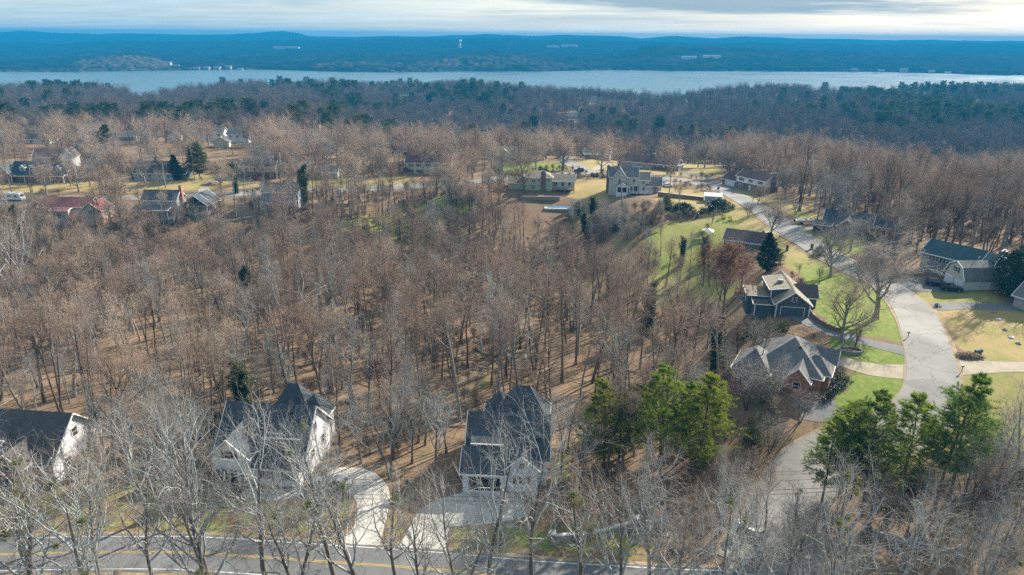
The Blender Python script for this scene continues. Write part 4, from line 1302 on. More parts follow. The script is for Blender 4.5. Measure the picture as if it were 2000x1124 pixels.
# --- grey timber house with two levels of porches, and its gabled pavilion
WX, WY = at_px(313, 438)
h = House('porched_house', 'blue grey house with stacked rear porches, dark roof and brick chimney', WX, WY, 0, r=9.5, cy=4)
h.block(-6.2, 6.4, 1.5, 9, 8.6, 'siding_grey', 'gx', 2.9, 'roof_dark', .4)
h.block(-8.4, 4.4, -2.2, 1.5, 5.6, 'siding_grey', 'sf', .9, 'roof_grey', .4, z0=5.2, name='porch_beam', rname='porch_roof')
h.posts([(-8.2, -2.0), (-4.2, -2.0), (0, -2.0), (4.2, -2.0)], -2, 5.3, .26, 'wood_grey')
h.deck(-8.4, 6.4, -2.2, 1.5, 2.4, 'wood_grey', 'wood_grey', True, -2.5)
h.panel('porch_opening', 'dark_gap', 'f', -5.4, 1.48, 2.5, 5.0, 5.0, .03)
h.win('f', -2.6, 1.48, 7.6, 1.0, 1.2); h.win('f', 2.2, 1.48, 7.6, 1.3, 1.2); h.win('f', 2.6, 1.48, 3.9, 2.2, 1.8)
h.chimney(6.9, 5.5, 0, 13.0, 1.0, 1.3, 'brick_orange'); h.stairs((6.6, -1.8, 2.4), (2.0, -4.2, -1.5), 1.3, 'wood_grey', 'wood_grey')
VX, VY = at_px(384, 424)
h = House('gabled_pavilion', 'open timber gable pavilion with king post truss and slate roof', VX, VY + 1.0, -4, r=7, cy=4, cat='pavilion')
h.block(-4.6, 4.6, 3.2, 9.5, 4.2, 'siding_slate', 'gy', 3.6, 'roof_dark', .4, z0=-3)
ro = MB()
for sg in (-1, 1): ro.slab([(sg * 5.1, 3.6, 3.95), (sg * 5.1, -1.4, 3.95), (0, -1.4, 7.96), (0, 3.6, 7.96)][::sg], .2)
ro.build('front_roof', M['roof_dark'], h.o)
tr = MB().bar((-5, -1.3, 3.9), (0, -1.3, 7.8), .2, .3).bar((5, -1.3, 3.9), (0, -1.3, 7.8), .2, .3).bar((-5, -1.3, 3.9), (5, -1.3, 3.9), .2, .3).bar((0, -1.3, 3.9), (0, -1.3, 7.6), .2, .25, (0, 1, 0)).bar((0, -1.3, 4.1), (-2.4, -1.3, 5.9), .18, .22).bar((0, -1.3, 4.1), (2.4, -1.3, 5.9), .18, .22)
tr.build('truss', M['wood_grey'], h.o)
h.posts([(-4.7, -1.3), (0, -1.3), (4.7, -1.3)], -3, 3.8, .3, 'wood_grey'); h.deck(-4.9, 4.9, -1.6, 3.2, 1.0, 'wood_grey', 'wood_grey', False)
h.chimney(5.3, 2.5, -3, 3.2, 1.3, 1.0, 'brick_orange', False)

# --- red roofed house
RX, RY = at_px(118, 436)
h = House('red_roofed_house', 'sprawling house with faded red roof and rounded tan gable wing', RX, RY, 0, r=13, cy=5)
h.block(-8, 10, 2, 11, 5.6, 'siding_taupe', 'gx', 2.6, 'roof_red', .5)
h.block(-15, -8, 2.5, 9, 4.0, 'siding_taupe', 'hip', 2.6, 'roof_red', .5)
h.block(-2, 4.5, -1.4, 2, 4.9, 'siding_taupe', 'gx', 0.5, 'roof_red', .2)
h.block(9.0, 16.5, -1.0, 7, 5.0, 'siding_tan', 'gy', 2.8, 'roof_red', .4)
h.win('f', 1.2, -1.42, 3.5, 1.6, 1.4); h.win('f', -5.0, 1.98, 4.0, 1.2, 1.3); h.win('f', 12.6, -1.02, 4.4, 1.6, 1.4)

# --- five dormer brick house
TX, TY = at_px(58, 357)
h = House('dormered_house', 'long brick house with five white dormers across blue green roof', TX, TY, 0, r=16, cy=5)
h.block(-8.6, 15.6, 1.5, 11, 3.4, 'brick_red', 'gx', 4.6, 'roof_green', .5)
h.block(-15.2, -7.6, 0, 9, 3.6, 'brick_red', 'gy', 3.9, 'roof_green', .5)
for k in range(5): h.gable_dormer(-3.6 + k * 3.9, 2.5, 6.2, 4.0, 6.1, 1.9, .9, 'siding_white', 'roof_green', 1.3)
h.block(-7.4, 15.4, -.4, 1.5, 2.9, 'trim', 'sf', .6, 'roof_green', .2, z0=2.65, name='porch_beam', rname='porch_roof')
h.posts([(-7.2 + k * 5.6, -.3) for k in range(5)], -.5, 2.7, .3)
for k in range(5): h.win('f', -5 + k * 4.6, 1.48, 1.6, 1.1, 1.6)
h.win('f', -11.4, -.02, 1.5, 1.6, 1.5); h.win('f', -11.4, -.02, 4.7, 1.1, 1.2)
h.chimney(16.2, 7, 0, 9.4, 1.0, 1.4, 'siding_white')
hb = House('brick_gabled_house', 'house with sunlit white gable peeping above dormered brick house roof', TX - 7, TY + 28, 12, r=9, cy=4)
hb.block(-8, 8, 0, 9, 5.4, 'brick_orange', 'gx', 3.0, 'roof_brown', .4); hb.block(4.2, 9.8, -1, 6, 5.6, 'siding_white', 'gy', 3.6, 'roof_brown', .4)

# --- dark roofed house on the tan lawn
h = House('dark_gabled_house', 'dark roofed house with white rake board and chimney behind dark pine', *at_px(303, 352), 0, r=10, cy=5)
h.block(-9, 8, 0, 10, 3.2, 'siding_grey', 'gx', 4.2, 'roof_charcoal', .4); h.chimney(8.3, 5, 0, 9.0, 1.0, 1.3, 'brick_brown')
h.block(8, 13, 1.5, 8, 2.6, 'siding_slate', 'gx', 2.0, 'roof_green', .4)
for u in (-6, -2, 2, 6): h.win('f', u, -.02, 1.6)

# --- brick house right of the street under the trees
h = House('brick_chimney_house', 'orange brick house with black roof and dark carport under spreading grey trees', *at_px(1660, 458), -32, r=12, cy=6)
h.o.scale = (.92, .92, .92)
h.block(-9, 6, 0, 9, 3.3, 'brick_orange', 'gx', 3.4, 'roof_dark', .5)
h.block(-4, 1.5, -3, 3, 3.2, 'brick_orange', 'gy', 2.4, 'roof_dark', .4)
h.block(-11.5, -6, -4.2, 0, 2.9, 'siding_slate', 'sf', .5, 'roof_dark', .4); h.panel('carport_opening', 'dark_gap', 'f', -8.8, -4.22, .05, 2.4, 4.6, .03)
h.block(6, 14, 2, 9, 3.6, 'brick_orange', 'gx', 2.8, 'roof_dark', .4)
h.block(13.2, 15.2, 3, 6.4, 6.2, 'siding_cream', 'gy', 1.1, 'roof_dark', .2)
h.win('f', -1.2, -3.02, 1.7, 1.3, 1.5); h.win('f', 4, -.02, 1.6); h.win('f', 14.2, 2.98, 5.0, .9, 1.1); h.win('f', 10, 1.98, 1.7)
h.chimney(-5, 5, 2, 8.2, 1.1, 1.1, 'brick_orange')

# --- brown roofed low house hidden behind the russet tree
h = House('brown_brick_house', 'low brown roofed brick house behind russet leaved tree and dark cedar', *at_px(1456, 488), -28, r=8, cy=5)
h.o.scale = (.85, .85, .85)
h.block(-8, 7, 0, 10, 2.9, 'brick_brown', 'gx', 2.8, 'roof_brown', .5); h.chimney(4.8, 3.4, 2, 6.6, 1.1, 1.1, 'brick_brown')
h.win('f', -4, -.02, 1.5, 1.6, 1.2); h.win('f', 2, -.02, 1.5, 1.6, 1.2); h.win('r', 5, 7.02, 1.5, 1.4, 1.2)

# --- cream colonial and tree-hidden house on the ridge
h = House('cream_colonial', 'cream two storey house with rows of dark shuttered windows and black chimney', *at_px(835, 341), 0, r=9, cy=5)
h.block(-10, 11, 0, 9, 5.4, 'siding_cream', 'gx', 2.6, 'roof_brown', .4); h.chimney(-10.5, 5, 0, 9.6, .9, 1.2, 'shutter_dark')
for u in (-7.6, -4.0, 0.5, 4.2, 8.0): h.win('f', u, -.02, 4.2, 1.0, 1.2, 'shutter_dark'); h.win('f', u, -.02, 1.5, 1.0, 1.4, 'shutter_dark')
h = House('cream_ranch', 'cream house with tan roof half hidden behind big bare tree and green lawn', *at_px(985, 312), 0, r=10, cy=5)
h.block(-9, 9, 0, 9, 3.2, 'siding_pale', 'gx', 2.8, 'roof_tan', .5); h.block(-3, 3, -2, 3, 3.1, 'siding_cream', 'gy', 2.2, 'roof_tan', .4)
for u in (-6.5, 0, 6): h.win('f', u, -.02 if u else -2.02, 1.7, 1.5, 1.3)
h = House('carport_house', 'grey house with white posts behind spreading tree by the street', *at_px(1165, 312), -14, r=8, cy=4)
h.block(-7, 7, 0, 8, 3.0, 'siding_grey', 'gx', 2.2, 'roof_grey', .4); h.posts([(-6.5, -1.2), (-3.2, -1.2), (0, -1.2)], -.5, 2.8, .25)
h.block(-6.8, .4, -1.4, 0, 2.8, 'trim', 'sf', .3, 'roof_grey', .2, z0=2.6, name='porch_beam', rname='porch_roof'); h.win('f', 3.5, -.02, 1.6, 1.6, 1.3)
h = House('white_columned_entry', 'small pale house front with white door posts among pinkish trees', *at_px(638, 349), 0, r=7, cy=4)
h.block(-5, 5, 0, 8, 3.0, 'siding_pale', 'gx', 2.2, 'roof_grey', .4); h.posts([(-1.6, -1), (1.6, -1)], -.5, 2.9, .35); h.door('f', 0, -.02, 'shutter_dark'); h.win('f', -3.2, -.02, 1.6); h.win('f', 3.2, -.02, 1.6)

# --- houses further off among the trees
FAR_H = [
    (412, 276, 'house', 'grey roofed white house behind the big green pine', 16, 'siding_white', 'roof_grey', 0, 5.2),
    (421, 287, 'house', 'house with bright cream gable beside the big green pine', 9, 'siding_cream', 'roof_grey', -80, 3.4),
    (465, 279, 'house', 'white fronted two storey house with grey roof beyond the ridge', 14, 'siding_white', 'roof_grey', -8, 5.2),
    (326, 277, 'house', 'small white house showing a pale gable among mauve trees', 10, 'siding_white', 'roof_brown', -70, 3.2),
    (62, 281, 'house', 'low house with long white front far among grey trees', 22, 'siding_white', 'roof_charcoal', 0, 2.8),
    (245, 276, 'house', 'grey blue roofed house among grey brown trees', 13, 'siding_grey', 'roof_grey', 10, 3.0),
    (682, 248, 'house', 'white house with blue grey roof beside far green lawn', 13, 'siding_white', 'roof_grey', -20, 3.4),
    (738, 249, 'house', 'long low house with bright gable end beside dark evergreens', 16, 'siding_white', 'roof_charcoal', -8, 3.0),
    (612, 252, 'house', 'small pale house with tall chimney deep in the woods', 9, 'siding_cream', 'roof_brown', 5, 3.4),
    (790, 190, 'house', 'white gabled house high in the blue wood near the lake', 15, 'siding_white', 'roof_grey', -30, 5.0),
    (535, 182, 'house', 'pale house near the lake among bare trees', 16, 'siding_white', 'roof_grey', 15, 4.2),
    (585, 183, 'house', 'low pale house near the lake right of another', 16, 'siding_pale', 'roof_grey', -10, 3.4),
    (72, 214, 'house', 'tan roofed house with sunny green lawn at far left', 18, 'siding_tan', 'roof_tan', -20, 4.2),
    (60, 207, 'house', 'dark roofed long house at far left above tan roofed one', 26, 'siding_tan', 'roof_charcoal', -8, 4.4),
    (18, 226, 'house', 'orange walled house at far left edge', 18, 'siding_tan', 'roof_brown', 15, 4.0),
    (1160, 199, 'house', 'white house in the blue wood below the lake', 14, 'siding_white', 'roof_grey', 0, 4.0),
    (1120, 232, 'house', 'long pale roofed house low in the blue wood', 22, 'siding_pale', 'roof_grey', 4, 3.0),
    (1632, 189, 'house', 'pale house in dark blue wood by the right shore', 16, 'siding_white', 'roof_grey', 0, 4.0),
    (1702, 190, 'house', 'pink walled house in dark blue wood by the right shore', 16, 'siding_tan', 'roof_brown', 0, 4.0),
    (1738, 192, 'house', 'small white house right of the pink walled one by the shore', 12, 'siding_white', 'roof_brown', 0, 4.0),
    (1595, 186, 'house', 'grey white house left of others in wood by the right shore', 16, 'siding_white', 'roof_charcoal', 0, 4.0),
]
PROT = []                                      # pieces of the view that trees in front must leave open: photo box, distance
for px, py, nm, lab, wd, wm, rm, yw, hh in FAR_H:
    x, y = at_px(px, py)
    h = House('far_house', lab, x, y, yw, r=wd * .62, cy=4, group='houses scattered in the woods')
    h.block(-wd / 2, wd / 2, 0, 8.5, hh, wm, 'gx', 2.8, rm, .5)
    for k in range(3): h.win('f', -wd / 3 + k * wd / 3, -.02, hh - 1.5, 1.3, 1.3)
    PROT.append((px - 12, px + 12, py - 12, py - 1, y))
SHORE_H = [(345, 131, 24, 'siding_tan', 7, 'large cream house on the far shore beside brown headland'), (330, 124, 18, 'siding_pale', 5, 'white house above the cream one on far shore'),
           (385, 135, 22, 'brick_red', 6, 'reddish house at far waterline'), (405, 134, 20, 'siding_white', 6, 'white house at far waterline next to reddish one'),
           (425, 135, 24, 'siding_tan', 6, 'tan house at far waterline'), (447, 135, 22, 'siding_white', 6, 'white lakeside house before low trees'), (470, 136, 20, 'siding_grey', 5, 'blue roofed boathouse at far waterline'),
           (1668, 139, 26, 'siding_white', 7, 'white house at start of right far shore village'), (1720, 140, 24, 'siding_white', 6, 'white house in right far shore village'), (1765, 138, 28, 'siding_pale', 7, 'pale house in right far shore village'),
           (1800, 139, 26, 'siding_white', 7, 'largest white house in right far shore village'), (1818, 141, 22, 'siding_tan', 6, 'tan house in right far shore village'), (1850, 144, 24, 'siding_pale', 6, 'pale house on small far point'), (1925, 142, 26, 'siding_white', 6, 'white house near right end of far shore')]
for px, py, wd, wm, hh, lab in SHORE_H:
    x, y, z = far_hit(px, py + 1)
    h = House('lakeside_house', lab, x, y - 6, 0, z=z - 1, r=5, group='houses along the far shore')
    wd *= .72; hh *= .72
    h.block(-wd / 2, wd / 2, 0, 12, hh, 'siding_taupe' if wm == 'siding_white' else wm, 'gx', hh * .8, 'roof_grey', 1.0, z0=-4)
    for k in range(3): h.win('f', -wd / 3 + k * wd / 3, -.02, hh - 2.2, 2.4, 1.8)
# pale works buildings far inland
for px, py, wd, lab in ((560, 96, 120, 'long pale works building with reddish roof inland'), (1112, 92, 80, 'white works building on the inland rise'), (1080, 93, 60, 'low white shed left of the inland works'), (1345, 116, 50, 'row of white houses on blue wooded rise'), (1390, 113, 60, 'pale buildings on the blue wooded rise')):
    x, y, z = far_hit(px, py)
    h = House('far_building', lab, x, y - 8, 0, z=z - 1, cat='building', group='pale buildings far inland', r=5)
    h.block(-wd / 2, wd / 2, 0, 16, 6, 'siding_white', 'gx', 3, 'roof_grey' if px != 560 else 'roof_red', 1, z0=-12)
    h.win('f', 0, -.02, 2.5, wd * .3, 1.6)

# ------------------------------------------------------------------ vehicles
_car = {}


def car(name, label, x, y, yaw, paint, kind='suv', cat='car', z=None, group=None):
    z = float(hgt(x, y)) + .08 if z is None else z
    o = empty(name, (x, y, z), R(yaw), label, cat, group)
    key = (paint, kind)
    if key not in _car:
        Lh = 2.4; W = .93
        top = {'suv': 1.75, 'sedan': 1.42, 'pickup': 1.72}[kind]
        hood = {'suv': 1.02, 'sedan': .92, 'pickup': 1.08}[kind]
        b = MB()
        prof = [(-Lh, .42), (-Lh + .12, .3), (Lh - .12, .3), (Lh, .45), (Lh - .03, .82), (Lh - .25, hood - .04), (1.05, hood + .03), (-Lh + .1, hood + .03), (-Lh, .85)]
        n = len(prof)
        vs = []
        for sx, sc in ((-W, 0.93), (-W * .93 - .0, 1.0), (W * .93, 1.0), (W, .93)):
            for u, zz in prof: vs.append((u * (1.0 if abs(sx) < W else .975), sx, .3 + (zz - .3) * (1.0 if abs(sx) < W else .94)))
        fs = [tuple(range(n)), tuple(range(4 * n - 1, 3 * n - 1, -1))]
        for k in range(3):
            for i in range(n): fs.append((k * n + i, k * n + (i + 1) % n, (k + 1) * n + (i + 1) % n, (k + 1) * n + i))
        b.add(vs, fs)
        rear = {'suv': -Lh + .15, 'sedan': -1.75, 'pickup': -.75}[kind]
        rr = {'suv': -Lh + .45, 'sedan': -1.15, 'pickup': -.6}[kind]
        fr, ft = 1.1, .35
        iw, tw = .86, .70
        # roof panel and pillars in paint, glass as one band
        b.add([(rr, -tw, top), (ft, -tw, top), (ft, tw, top), (rr, tw, top), (rr, -tw, top - .09), (ft + .05, -tw - .03, top - .09), (ft + .05, tw + .03, top - .09), (rr, tw, top - .09)],
              [(0, 1, 2, 3), (7, 6, 5, 4), (0, 4, 5, 1), (1, 5, 6, 2), (2, 6, 7, 3), (3, 7, 4, 0)])
        for sg in (-1, 1):
            b.bar((fr, sg * iw, hood), (ft, sg * tw, top - .05), .09, .09); b.bar((rear, sg * iw, hood), (rr, sg * tw, top - .05), .12, .12)
            mid = -.35 if kind != 'pickup' else .1
            b.bar((mid, sg * iw, hood), (mid, sg * tw, top - .05), .08, .1)
            if kind == 'suv': b.bar((-1.35, sg * iw, hood), (-1.3, sg * tw, top - .05), .08, .1)
        if kind == 'pickup':
            b.box(-Lh + .06, -.8, -W + .05, -W + .17, hood, hood + .12); b.box(-Lh + .06, -.8, W - .17, W - .05, hood, hood + .12); b.box(-Lh + .05, -Lh + .17, -W + .17, W - .17, hood, hood + .12)
        g = MB().add([(rear + .03, -iw + .02, hood), (fr - .03, -iw + .02, hood), (fr - .03, iw - .02, hood), (rear + .03, iw - .02, hood), (rr + .03, -tw + .01, top - .06), (ft, -tw + .01, top - .06), (ft, tw - .01, top - .06), (rr + .03, tw - .01, top - .06)],
                     [(0, 3, 2, 1), (4, 5, 6, 7), (0, 1, 5, 4), (1, 2, 6, 5), (2, 3, 7, 6), (3, 0, 4, 7)])
        ty = MB().tube([(0, -.11, 0), (0, -.12, 0), (0, .11, 0), (0, .12, 0)], [.30, .35, .35, .30], 14)
        ri = MB().tube([(0, -.13, 0), (0, .13, 0)], [.2, .2], 10)
        _car[key] = (b.mesh('body', M[paint]), g.mesh('windows', M['glass']), ty.mesh('wheel', M['tyre']), ri.mesh('rim', M['rim']),
                     MB().box(-.04, .04, -.17, .17, -.08, .08).mesh('headlight', M['lamp_clear']), MB().box(-.04, .04, -.13, .13, -.13, .13).mesh('tail_light', M['lamp_red']), MB().box(-.06, .06, -.86, .86, -.09, .09).mesh('bumper', M['dark_plastic']))
    bo, g, ty, ri, hl, tl, bu = _car[key]
    link('body', bo, o); link('windows', g, o)
    for wx in (1.48, -1.45):
        for wy in (-.84, .84):
            w = link('wheel', ty, o, (wx, wy, .35)); link('rim', ri, w)
    for sg in (-1, 1):
        link('headlight', hl, o, (2.36, sg * .66, .74)); link('tail_light', tl, o, (-2.37, sg * .70, .86))
    link('bumper', bu, o, (2.40, 0, .48)); link('bumper', bu, o, (-2.41, 0, .50))
    return o


car('parked_car', 'dark blue suv stopped on the street beside green lawn', *at_px(1131, 336), 176, 'car_black', 'suv')
car('parked_car', 'white suv parked on the drive of the long ranch house', *at_px(1245, 329), -22, 'car_white', 'suv')
car('parked_car', 'white car parked beside the pale decked house', *at_px(1303, 365), -14, 'car_white', 'sedan')
car('parked_car', 'silver car behind the white one beside pale decked house', *at_px(1297, 360), -14, 'car_silver', 'sedan')
car('parked_car', 'black suv with red tail lights nearest the grey brick house', *at_px(1828, 558), -20, 'car_black', 'suv')
car('pickup_truck', 'black pickup in front of white garage doors', *at_px(1857, 568), -14, 'car_black', 'pickup', 'pickup truck')
car('parked_car', 'red car outside the tall chimneyed house on the ridge', *at_px(503, 352), 175, 'car_red', 'sedan')
car('parked_car', 'white car in shade beside the white house with brown shutters', *at_px(660, 948), 160, 'car_white', 'sedan')
car('parked_car', 'pale silver car in front of the white house beside another', *at_px(632, 953), 165, 'car_silver', 'suv')
car('parked_car', 'dark car parked beside the far drive below the ridge trees', *at_px(1091, 309), 80, 'car_black', 'suv')

# camper van in front of the red roofed house
x, y = at_px(32, 392)
o = empty('camper', (x, y, float(hgt(x, y)) + .08), R(-8), 'white camper parked left of the red roofed house', 'camper')
MB().prism([(-3.6, .5), (3.4, .5), (3.5, 1.4), (2.9, 1.7), (2.8, 2.9), (-3.6, 3.0)], 'y', -1.15, 1.15).build('body', M['white'], o)
MB().box(-2.4, -1.0, -1.17, 1.17, 1.5, 2.2).box(0.4, 1.6, -1.17, 1.17, 1.5, 2.2).box(2.88, 3.0, -.8, .8, 1.75, 2.5).build('windows', M['glass'], o)
tw = MB().tube([(0, -.13, 0), (0, .13, 0)], [.38, .38], 12).mesh('wheel', M['tyre'])
for wx in (-2, 2.2):
    for wy in (-1, 1): link('wheel', tw, o, (wx, wy, .38))

# boat on a trailer
x, y = at_px(1570, 438)
o = empty('boat_trailer', (x, y, float(hgt(x, y)) + .08), R(-10), 'white motor boat on a trailer beside drive of brick house', 'boat')
hull = MB()
secs = [(-2.9, .95, .2, .9), (-1, 1.0, .15, .95), (1, .85, .2, 1.0), (2.2, .5, .35, 1.05), (3.1, .06, .75, 1.1)]
vs = []
for u, wd, kz, tz in secs: vs += [(u, 0, .45 + kz), (u, -wd, .45 + kz + .3), (u, -wd, .45 + tz), (u, wd, .45 + tz), (u, wd, .45 + kz + .3)]
fs = [(0, 4, 3, 2, 1), (20, 21, 22, 23, 24)]
for k in range(4):
    for i in range(5): fs.append((k * 5 + i, k * 5 + (i + 1) % 5, (k + 1) * 5 + (i + 1) % 5, (k + 1) * 5 + i))
hull.add(vs, fs); hull.build('hull', M['white'], o)
MB().slab([(-2.2, -.75, 1.47), (1.0, -.7, 1.5), (1.0, .7, 1.5), (-2.2, .75, 1.47)], .05).build('cockpit', M['siding_grey'], o)
MB().add([(.8, -.7, 1.48), (.8, .7, 1.48), (.4, .55, 1.95), (.4, -.55, 1.95)], [(0, 1, 2, 3)]).bar((.8, -.7, 1.46), (.4, -.55, 1.95), .05, .05).bar((.8, .7, 1.46), (.4, .55, 1.95), .05, .05).build('windscreen', M['glass'], o)
MB().bar((-2.6, 0, .48), (4.2, 0, .48), .12, .12).bar((-.9, -1, .42), (-.9, 1, .42), .1, .1).build('trailer_frame', M['chimney_metal'], o)
MB().box(-3.3, -2.92, -.25, .25, .6, 1.6).build('outboard_motor', M['dark_plastic'], o)
for wy in (-1.05, 1.05): link('wheel', tw, o, (-.9, wy, .36))

# ------------------------------------------------------------------ street furniture and yard things
def utility_pole(x, y, hgt_, label, transformer=True, yaw=0):
    z = float(hgt(x, y))
    o = empty('utility_pole', (x, y, z), R(yaw), label, 'utility pole')
    MB().tube([(0, 0, -1), (0, 0, hgt_)], [.19, .12], 9).build('shaft', M['pole_wood'], o, smooth=True)
    MB().box(-.06, .06, -1.1, 1.1, hgt_ - .55, hgt_ - .42).build('crossarm', M['pole_wood'], o)
    ins = MB().tube([(0, 0, 0), (0, 0, .12), (0, 0, .22)], [.05, .08, .04], 7).mesh('insulator', M['cap'])
    for yy in (-1.0, 0.35, 1.0): link('insulator', ins, o, (0, yy, hgt_ - .42))
    if transformer:
        MB().tube([(.42, -.1, hgt_ - 2.3), (.42, -.1, hgt_ - 1.35), (.42, -.1, hgt_ - 1.2)], [.27, .27, .15], 12).build('transformer', M['cap'], o)
    return (x, y, z + hgt_)


poles = []
pxl, pyl = at_px(978, 1069)
poles.append(utility_pole(pxl, pyl, 11.0, 'wooden utility pole with grey transformer beside road and concrete pad'))
poles.append(utility_pole(-96, 84.5, 11.0, 'wooden utility pole further along the front road', False))
poles.append(utility_pole(92, 82, 13.0, 'wooden utility pole beyond the side street', False))
wires = sorted(poles)
for (a, b) in zip(wires[:-1], wires[1:]):
    for dz, dy, nm in ((-.25, -1.0, 'power_line'), (-.25, .35, 'power_line'), (-.25, 1.0, 'power_line'), (-2.6, 0.1, 'telephone_line'), (-3.3, 0.1, 'telephone_line')):
        pts = []
        for k in range(19):
            s = k / 18
            pts.append((a[0] + (b[0] - a[0]) * s, a[1] + (b[1] - a[1]) * s + dy, a[2] + (b[2] - a[2]) * s + dz - 4 * 1.1 * s * (1 - s)))
        side = 'left' if b[0] < 50 else 'right'
        what = {-.25: 'thin power line at the pole crossarm', -2.6: 'upper telephone cable below the power lines', -3.3: 'lowest telephone cable along the road'}[dz]
        extra = {-1.0: ', nearest the road', .35: ', middle one', 1.0: ', farthest from road', .1: ''}[dy]
        tag(MB().tube(pts, [.022 if dz > -1 else .035] * 19, 4).build(nm, M['wire']), f'{what}{extra}, {side} of the transformer pole', 'cable', 'wires along the front road')

# curved entrance walls at the street mouth
def gate_wall(pts, label, h=1.25, pillars=(), capm='cap'):
    ln = resample([P(*p) for p in pts], .7)
    cx, cy = ln.mean(0); z0 = float(hgt(cx, cy))
    o = empty('entrance_wall', (cx, cy, z0), 0, label, 'wall', 'curved entrance walls at the street mouth')
    nn = normals2(ln)
    for nm, w, a, b, mm in (('wall_body', .2, -1.0, h, 'stucco'), ('coping', .27, h + .003, h + .12, capm)):
        vs, fs = [], []
        for k, (p, n_) in enumerate(zip(ln, nn)):
            hh = h * (0.82 + 0.18 * math.cos(2 * math.pi * k / (len(ln) - 1))) - h
            for sg in (-1, 1):
                q = p + n_ * w * sg
                vs += [(q[0] - cx, q[1] - cy, a if a < 0 else a + hh), (q[0] - cx, q[1] - cy, b + hh)]
        for k in range(len(ln) - 1):
            i = k * 4
            fs += [(i, i + 4, i + 5, i + 1), (i + 2, i + 3, i + 7, i + 6), (i + 1, i + 5, i + 7, i + 3), (i, i + 2, i + 6, i + 4)]
        fs += [(0, 1, 3, 2), (len(vs) - 4, len(vs) - 2, len(vs) - 1, len(vs) - 3)]
        MB().add(vs, fs).build(nm, M[mm], o)
    for k in pillars:
        p = ln[k]
        c = MB().box(-.42, .42, -.42, .42, -1, h + .45).build('pillar', M['stucco'], o, (p[0] - cx, p[1] - cy, 0))
        MB().box(-.52, .52, -.52, .52, h + .45, h + .65).build('pillar_cap', M[capm], c)
    PAD.append((cx, cy, 3.0))
    return o


gate_wall([(1078, 1062), (1120, 1056), (1180, 1045), (1242, 1032)], 'long curved grey entrance wall with white pillar blocks beside road grass', 1.35, (0, -1))
gate_wall([(1246, 1034), (1275, 1030), (1302, 1026)], 'short grey entrance wall between two pale capped pillars', 1.5, (-1,))
gate_wall([(1446, 1040), (1470, 1046), (1500, 1050)], 'dark entrance wall stub with pale cap beside the side street mouth', 1.3, (0,))
gate_wall([(1690, 1040), (1750, 1058), (1800, 1070), (1870, 1090)], 'long low dark entrance wall with pale capped pillars right of the side street', 1.0, (0, -1), 'stone')

# brick mailbox pillars
for px, py, lab in ((1537, 490, 'brick mailbox pillar on the dark cedar side of the street'), (1585, 488, 'brick mailbox pillar across the street beside brick house drive')):
    x, y = at_px(px, py)
    o = empty('mailbox_pillar', (x, y, float(hgt(x, y))), R(-30), lab, 'mailbox', 'brick mailbox pillars')
    MB().box(-.38, .38, -.38, .38, -.5, 1.55).build('pillar', M['brick_brown'], o)
    MB().box(-.46, .46, -.46, .46, 1.55, 1.68).box(-.3, .3, -.3, .3, 1.68, 1.85).build('cap', M['brick_red'], o)
    MB().box(-.16, .16, -.42, -.37, .95, 1.25).build('mailbox_door', M['dark_plastic'], o)
for px, py, lab in ((1773, 660, 'small black post mailbox left of the street by bare mulch'), (1878, 727, 'black post mailbox at the pale drive right of street'), (1071, 322, 'thin black mailbox post at corner of the green lawn')):
    x, y = at_px(px, py)
    o = empty('post_mailbox', (x, y, float(hgt(x, y))), R(20), lab, 'mailbox', 'post mailboxes')
    MB().box(-.05, .05, -.05, .05, -.4, 1.05).build('post', M['pole_wood'], o)
    MB().prism([(-.12, 1.05), (.12, 1.05), (.12, 1.22), (.07, 1.31), (-.07, 1.31), (-.12, 1.22)], 'x', -.28, .28).build('box', M['dark_plastic'], o)
    MB().box(-.1, .1, -.135, -.122, 1.2, 1.38).build('flag', M['lamp_red'], o)

# white shed behind the hedge
x, y = at_px(1392, 396)
h = House('garden_shed', 'small white roofed shed standing behind clipped dark hedge', x, y, -14, r=4, cy=1.5, cat='shed')
h.block(-3.0, 3.0, 0, 3.6, 2.3, 'siding_grey', 'sf', .5, 'metal_roof', .25, z0=-.5); h.door('f', 1.2, -.02); h.win('f', -1.4, -.02, 1.4, .9, .8)
# red brick garden wall of the decked house
a_, b_ = P(1285, 384), P(1374, 392)
cx, cy = (a_[:2] + b_[:2]) / 2
o = empty('garden_wall', (cx, cy, float(hgt(cx, cy))), 0, 'long red brick garden wall with pale coping right of decked house', 'wall')
ang = math.atan2(b_[1] - a_[1], b_[0] - a_[0]); Lw = np.linalg.norm(b_[:2] - a_[:2])
MB().box(-Lw / 2, Lw / 2, -.2, .2, -1.5, 1.5).build('wall_body', M['brick_red'], o, (0, 0, 0), ang)
MB().box(-Lw / 2 - .1, Lw / 2 + .1, -.28, .28, 1.5, 1.62).build('coping', M['cap'], o, (0, 0, 0), ang)
# pool below the sage house
x, y = at_px(1100, 405)
o = empty('swimming_pool', (x, y, float(hgt(x, y))), R(-3), 'long covered blue swimming pool with pale deck below sage green house', 'pool')
MB().box(-7.5, 7.5, -3.2, 3.2, -.6, .12).build('pool_deck', M['concrete'], o)
MB().box(-6.5, 6.5, -2.2, 2.2, .0, .16).build('pool_cover', M['pool'], o)
x, y = at_px(1055, 391)
o = empty('retaining_wall', (x, y, float(hgt(x, y))), R(-2), 'long tan timber retaining wall between sage house and pool', 'wall')
MB().box(-8, 8, -.2, .2, -2, 1.4).build('wall_body', M['wood_deck'], o); MB().box(-8.1, 8.1, -.28, .28, 1.4, 1.5).build('coping', M['wood_deck'], o)
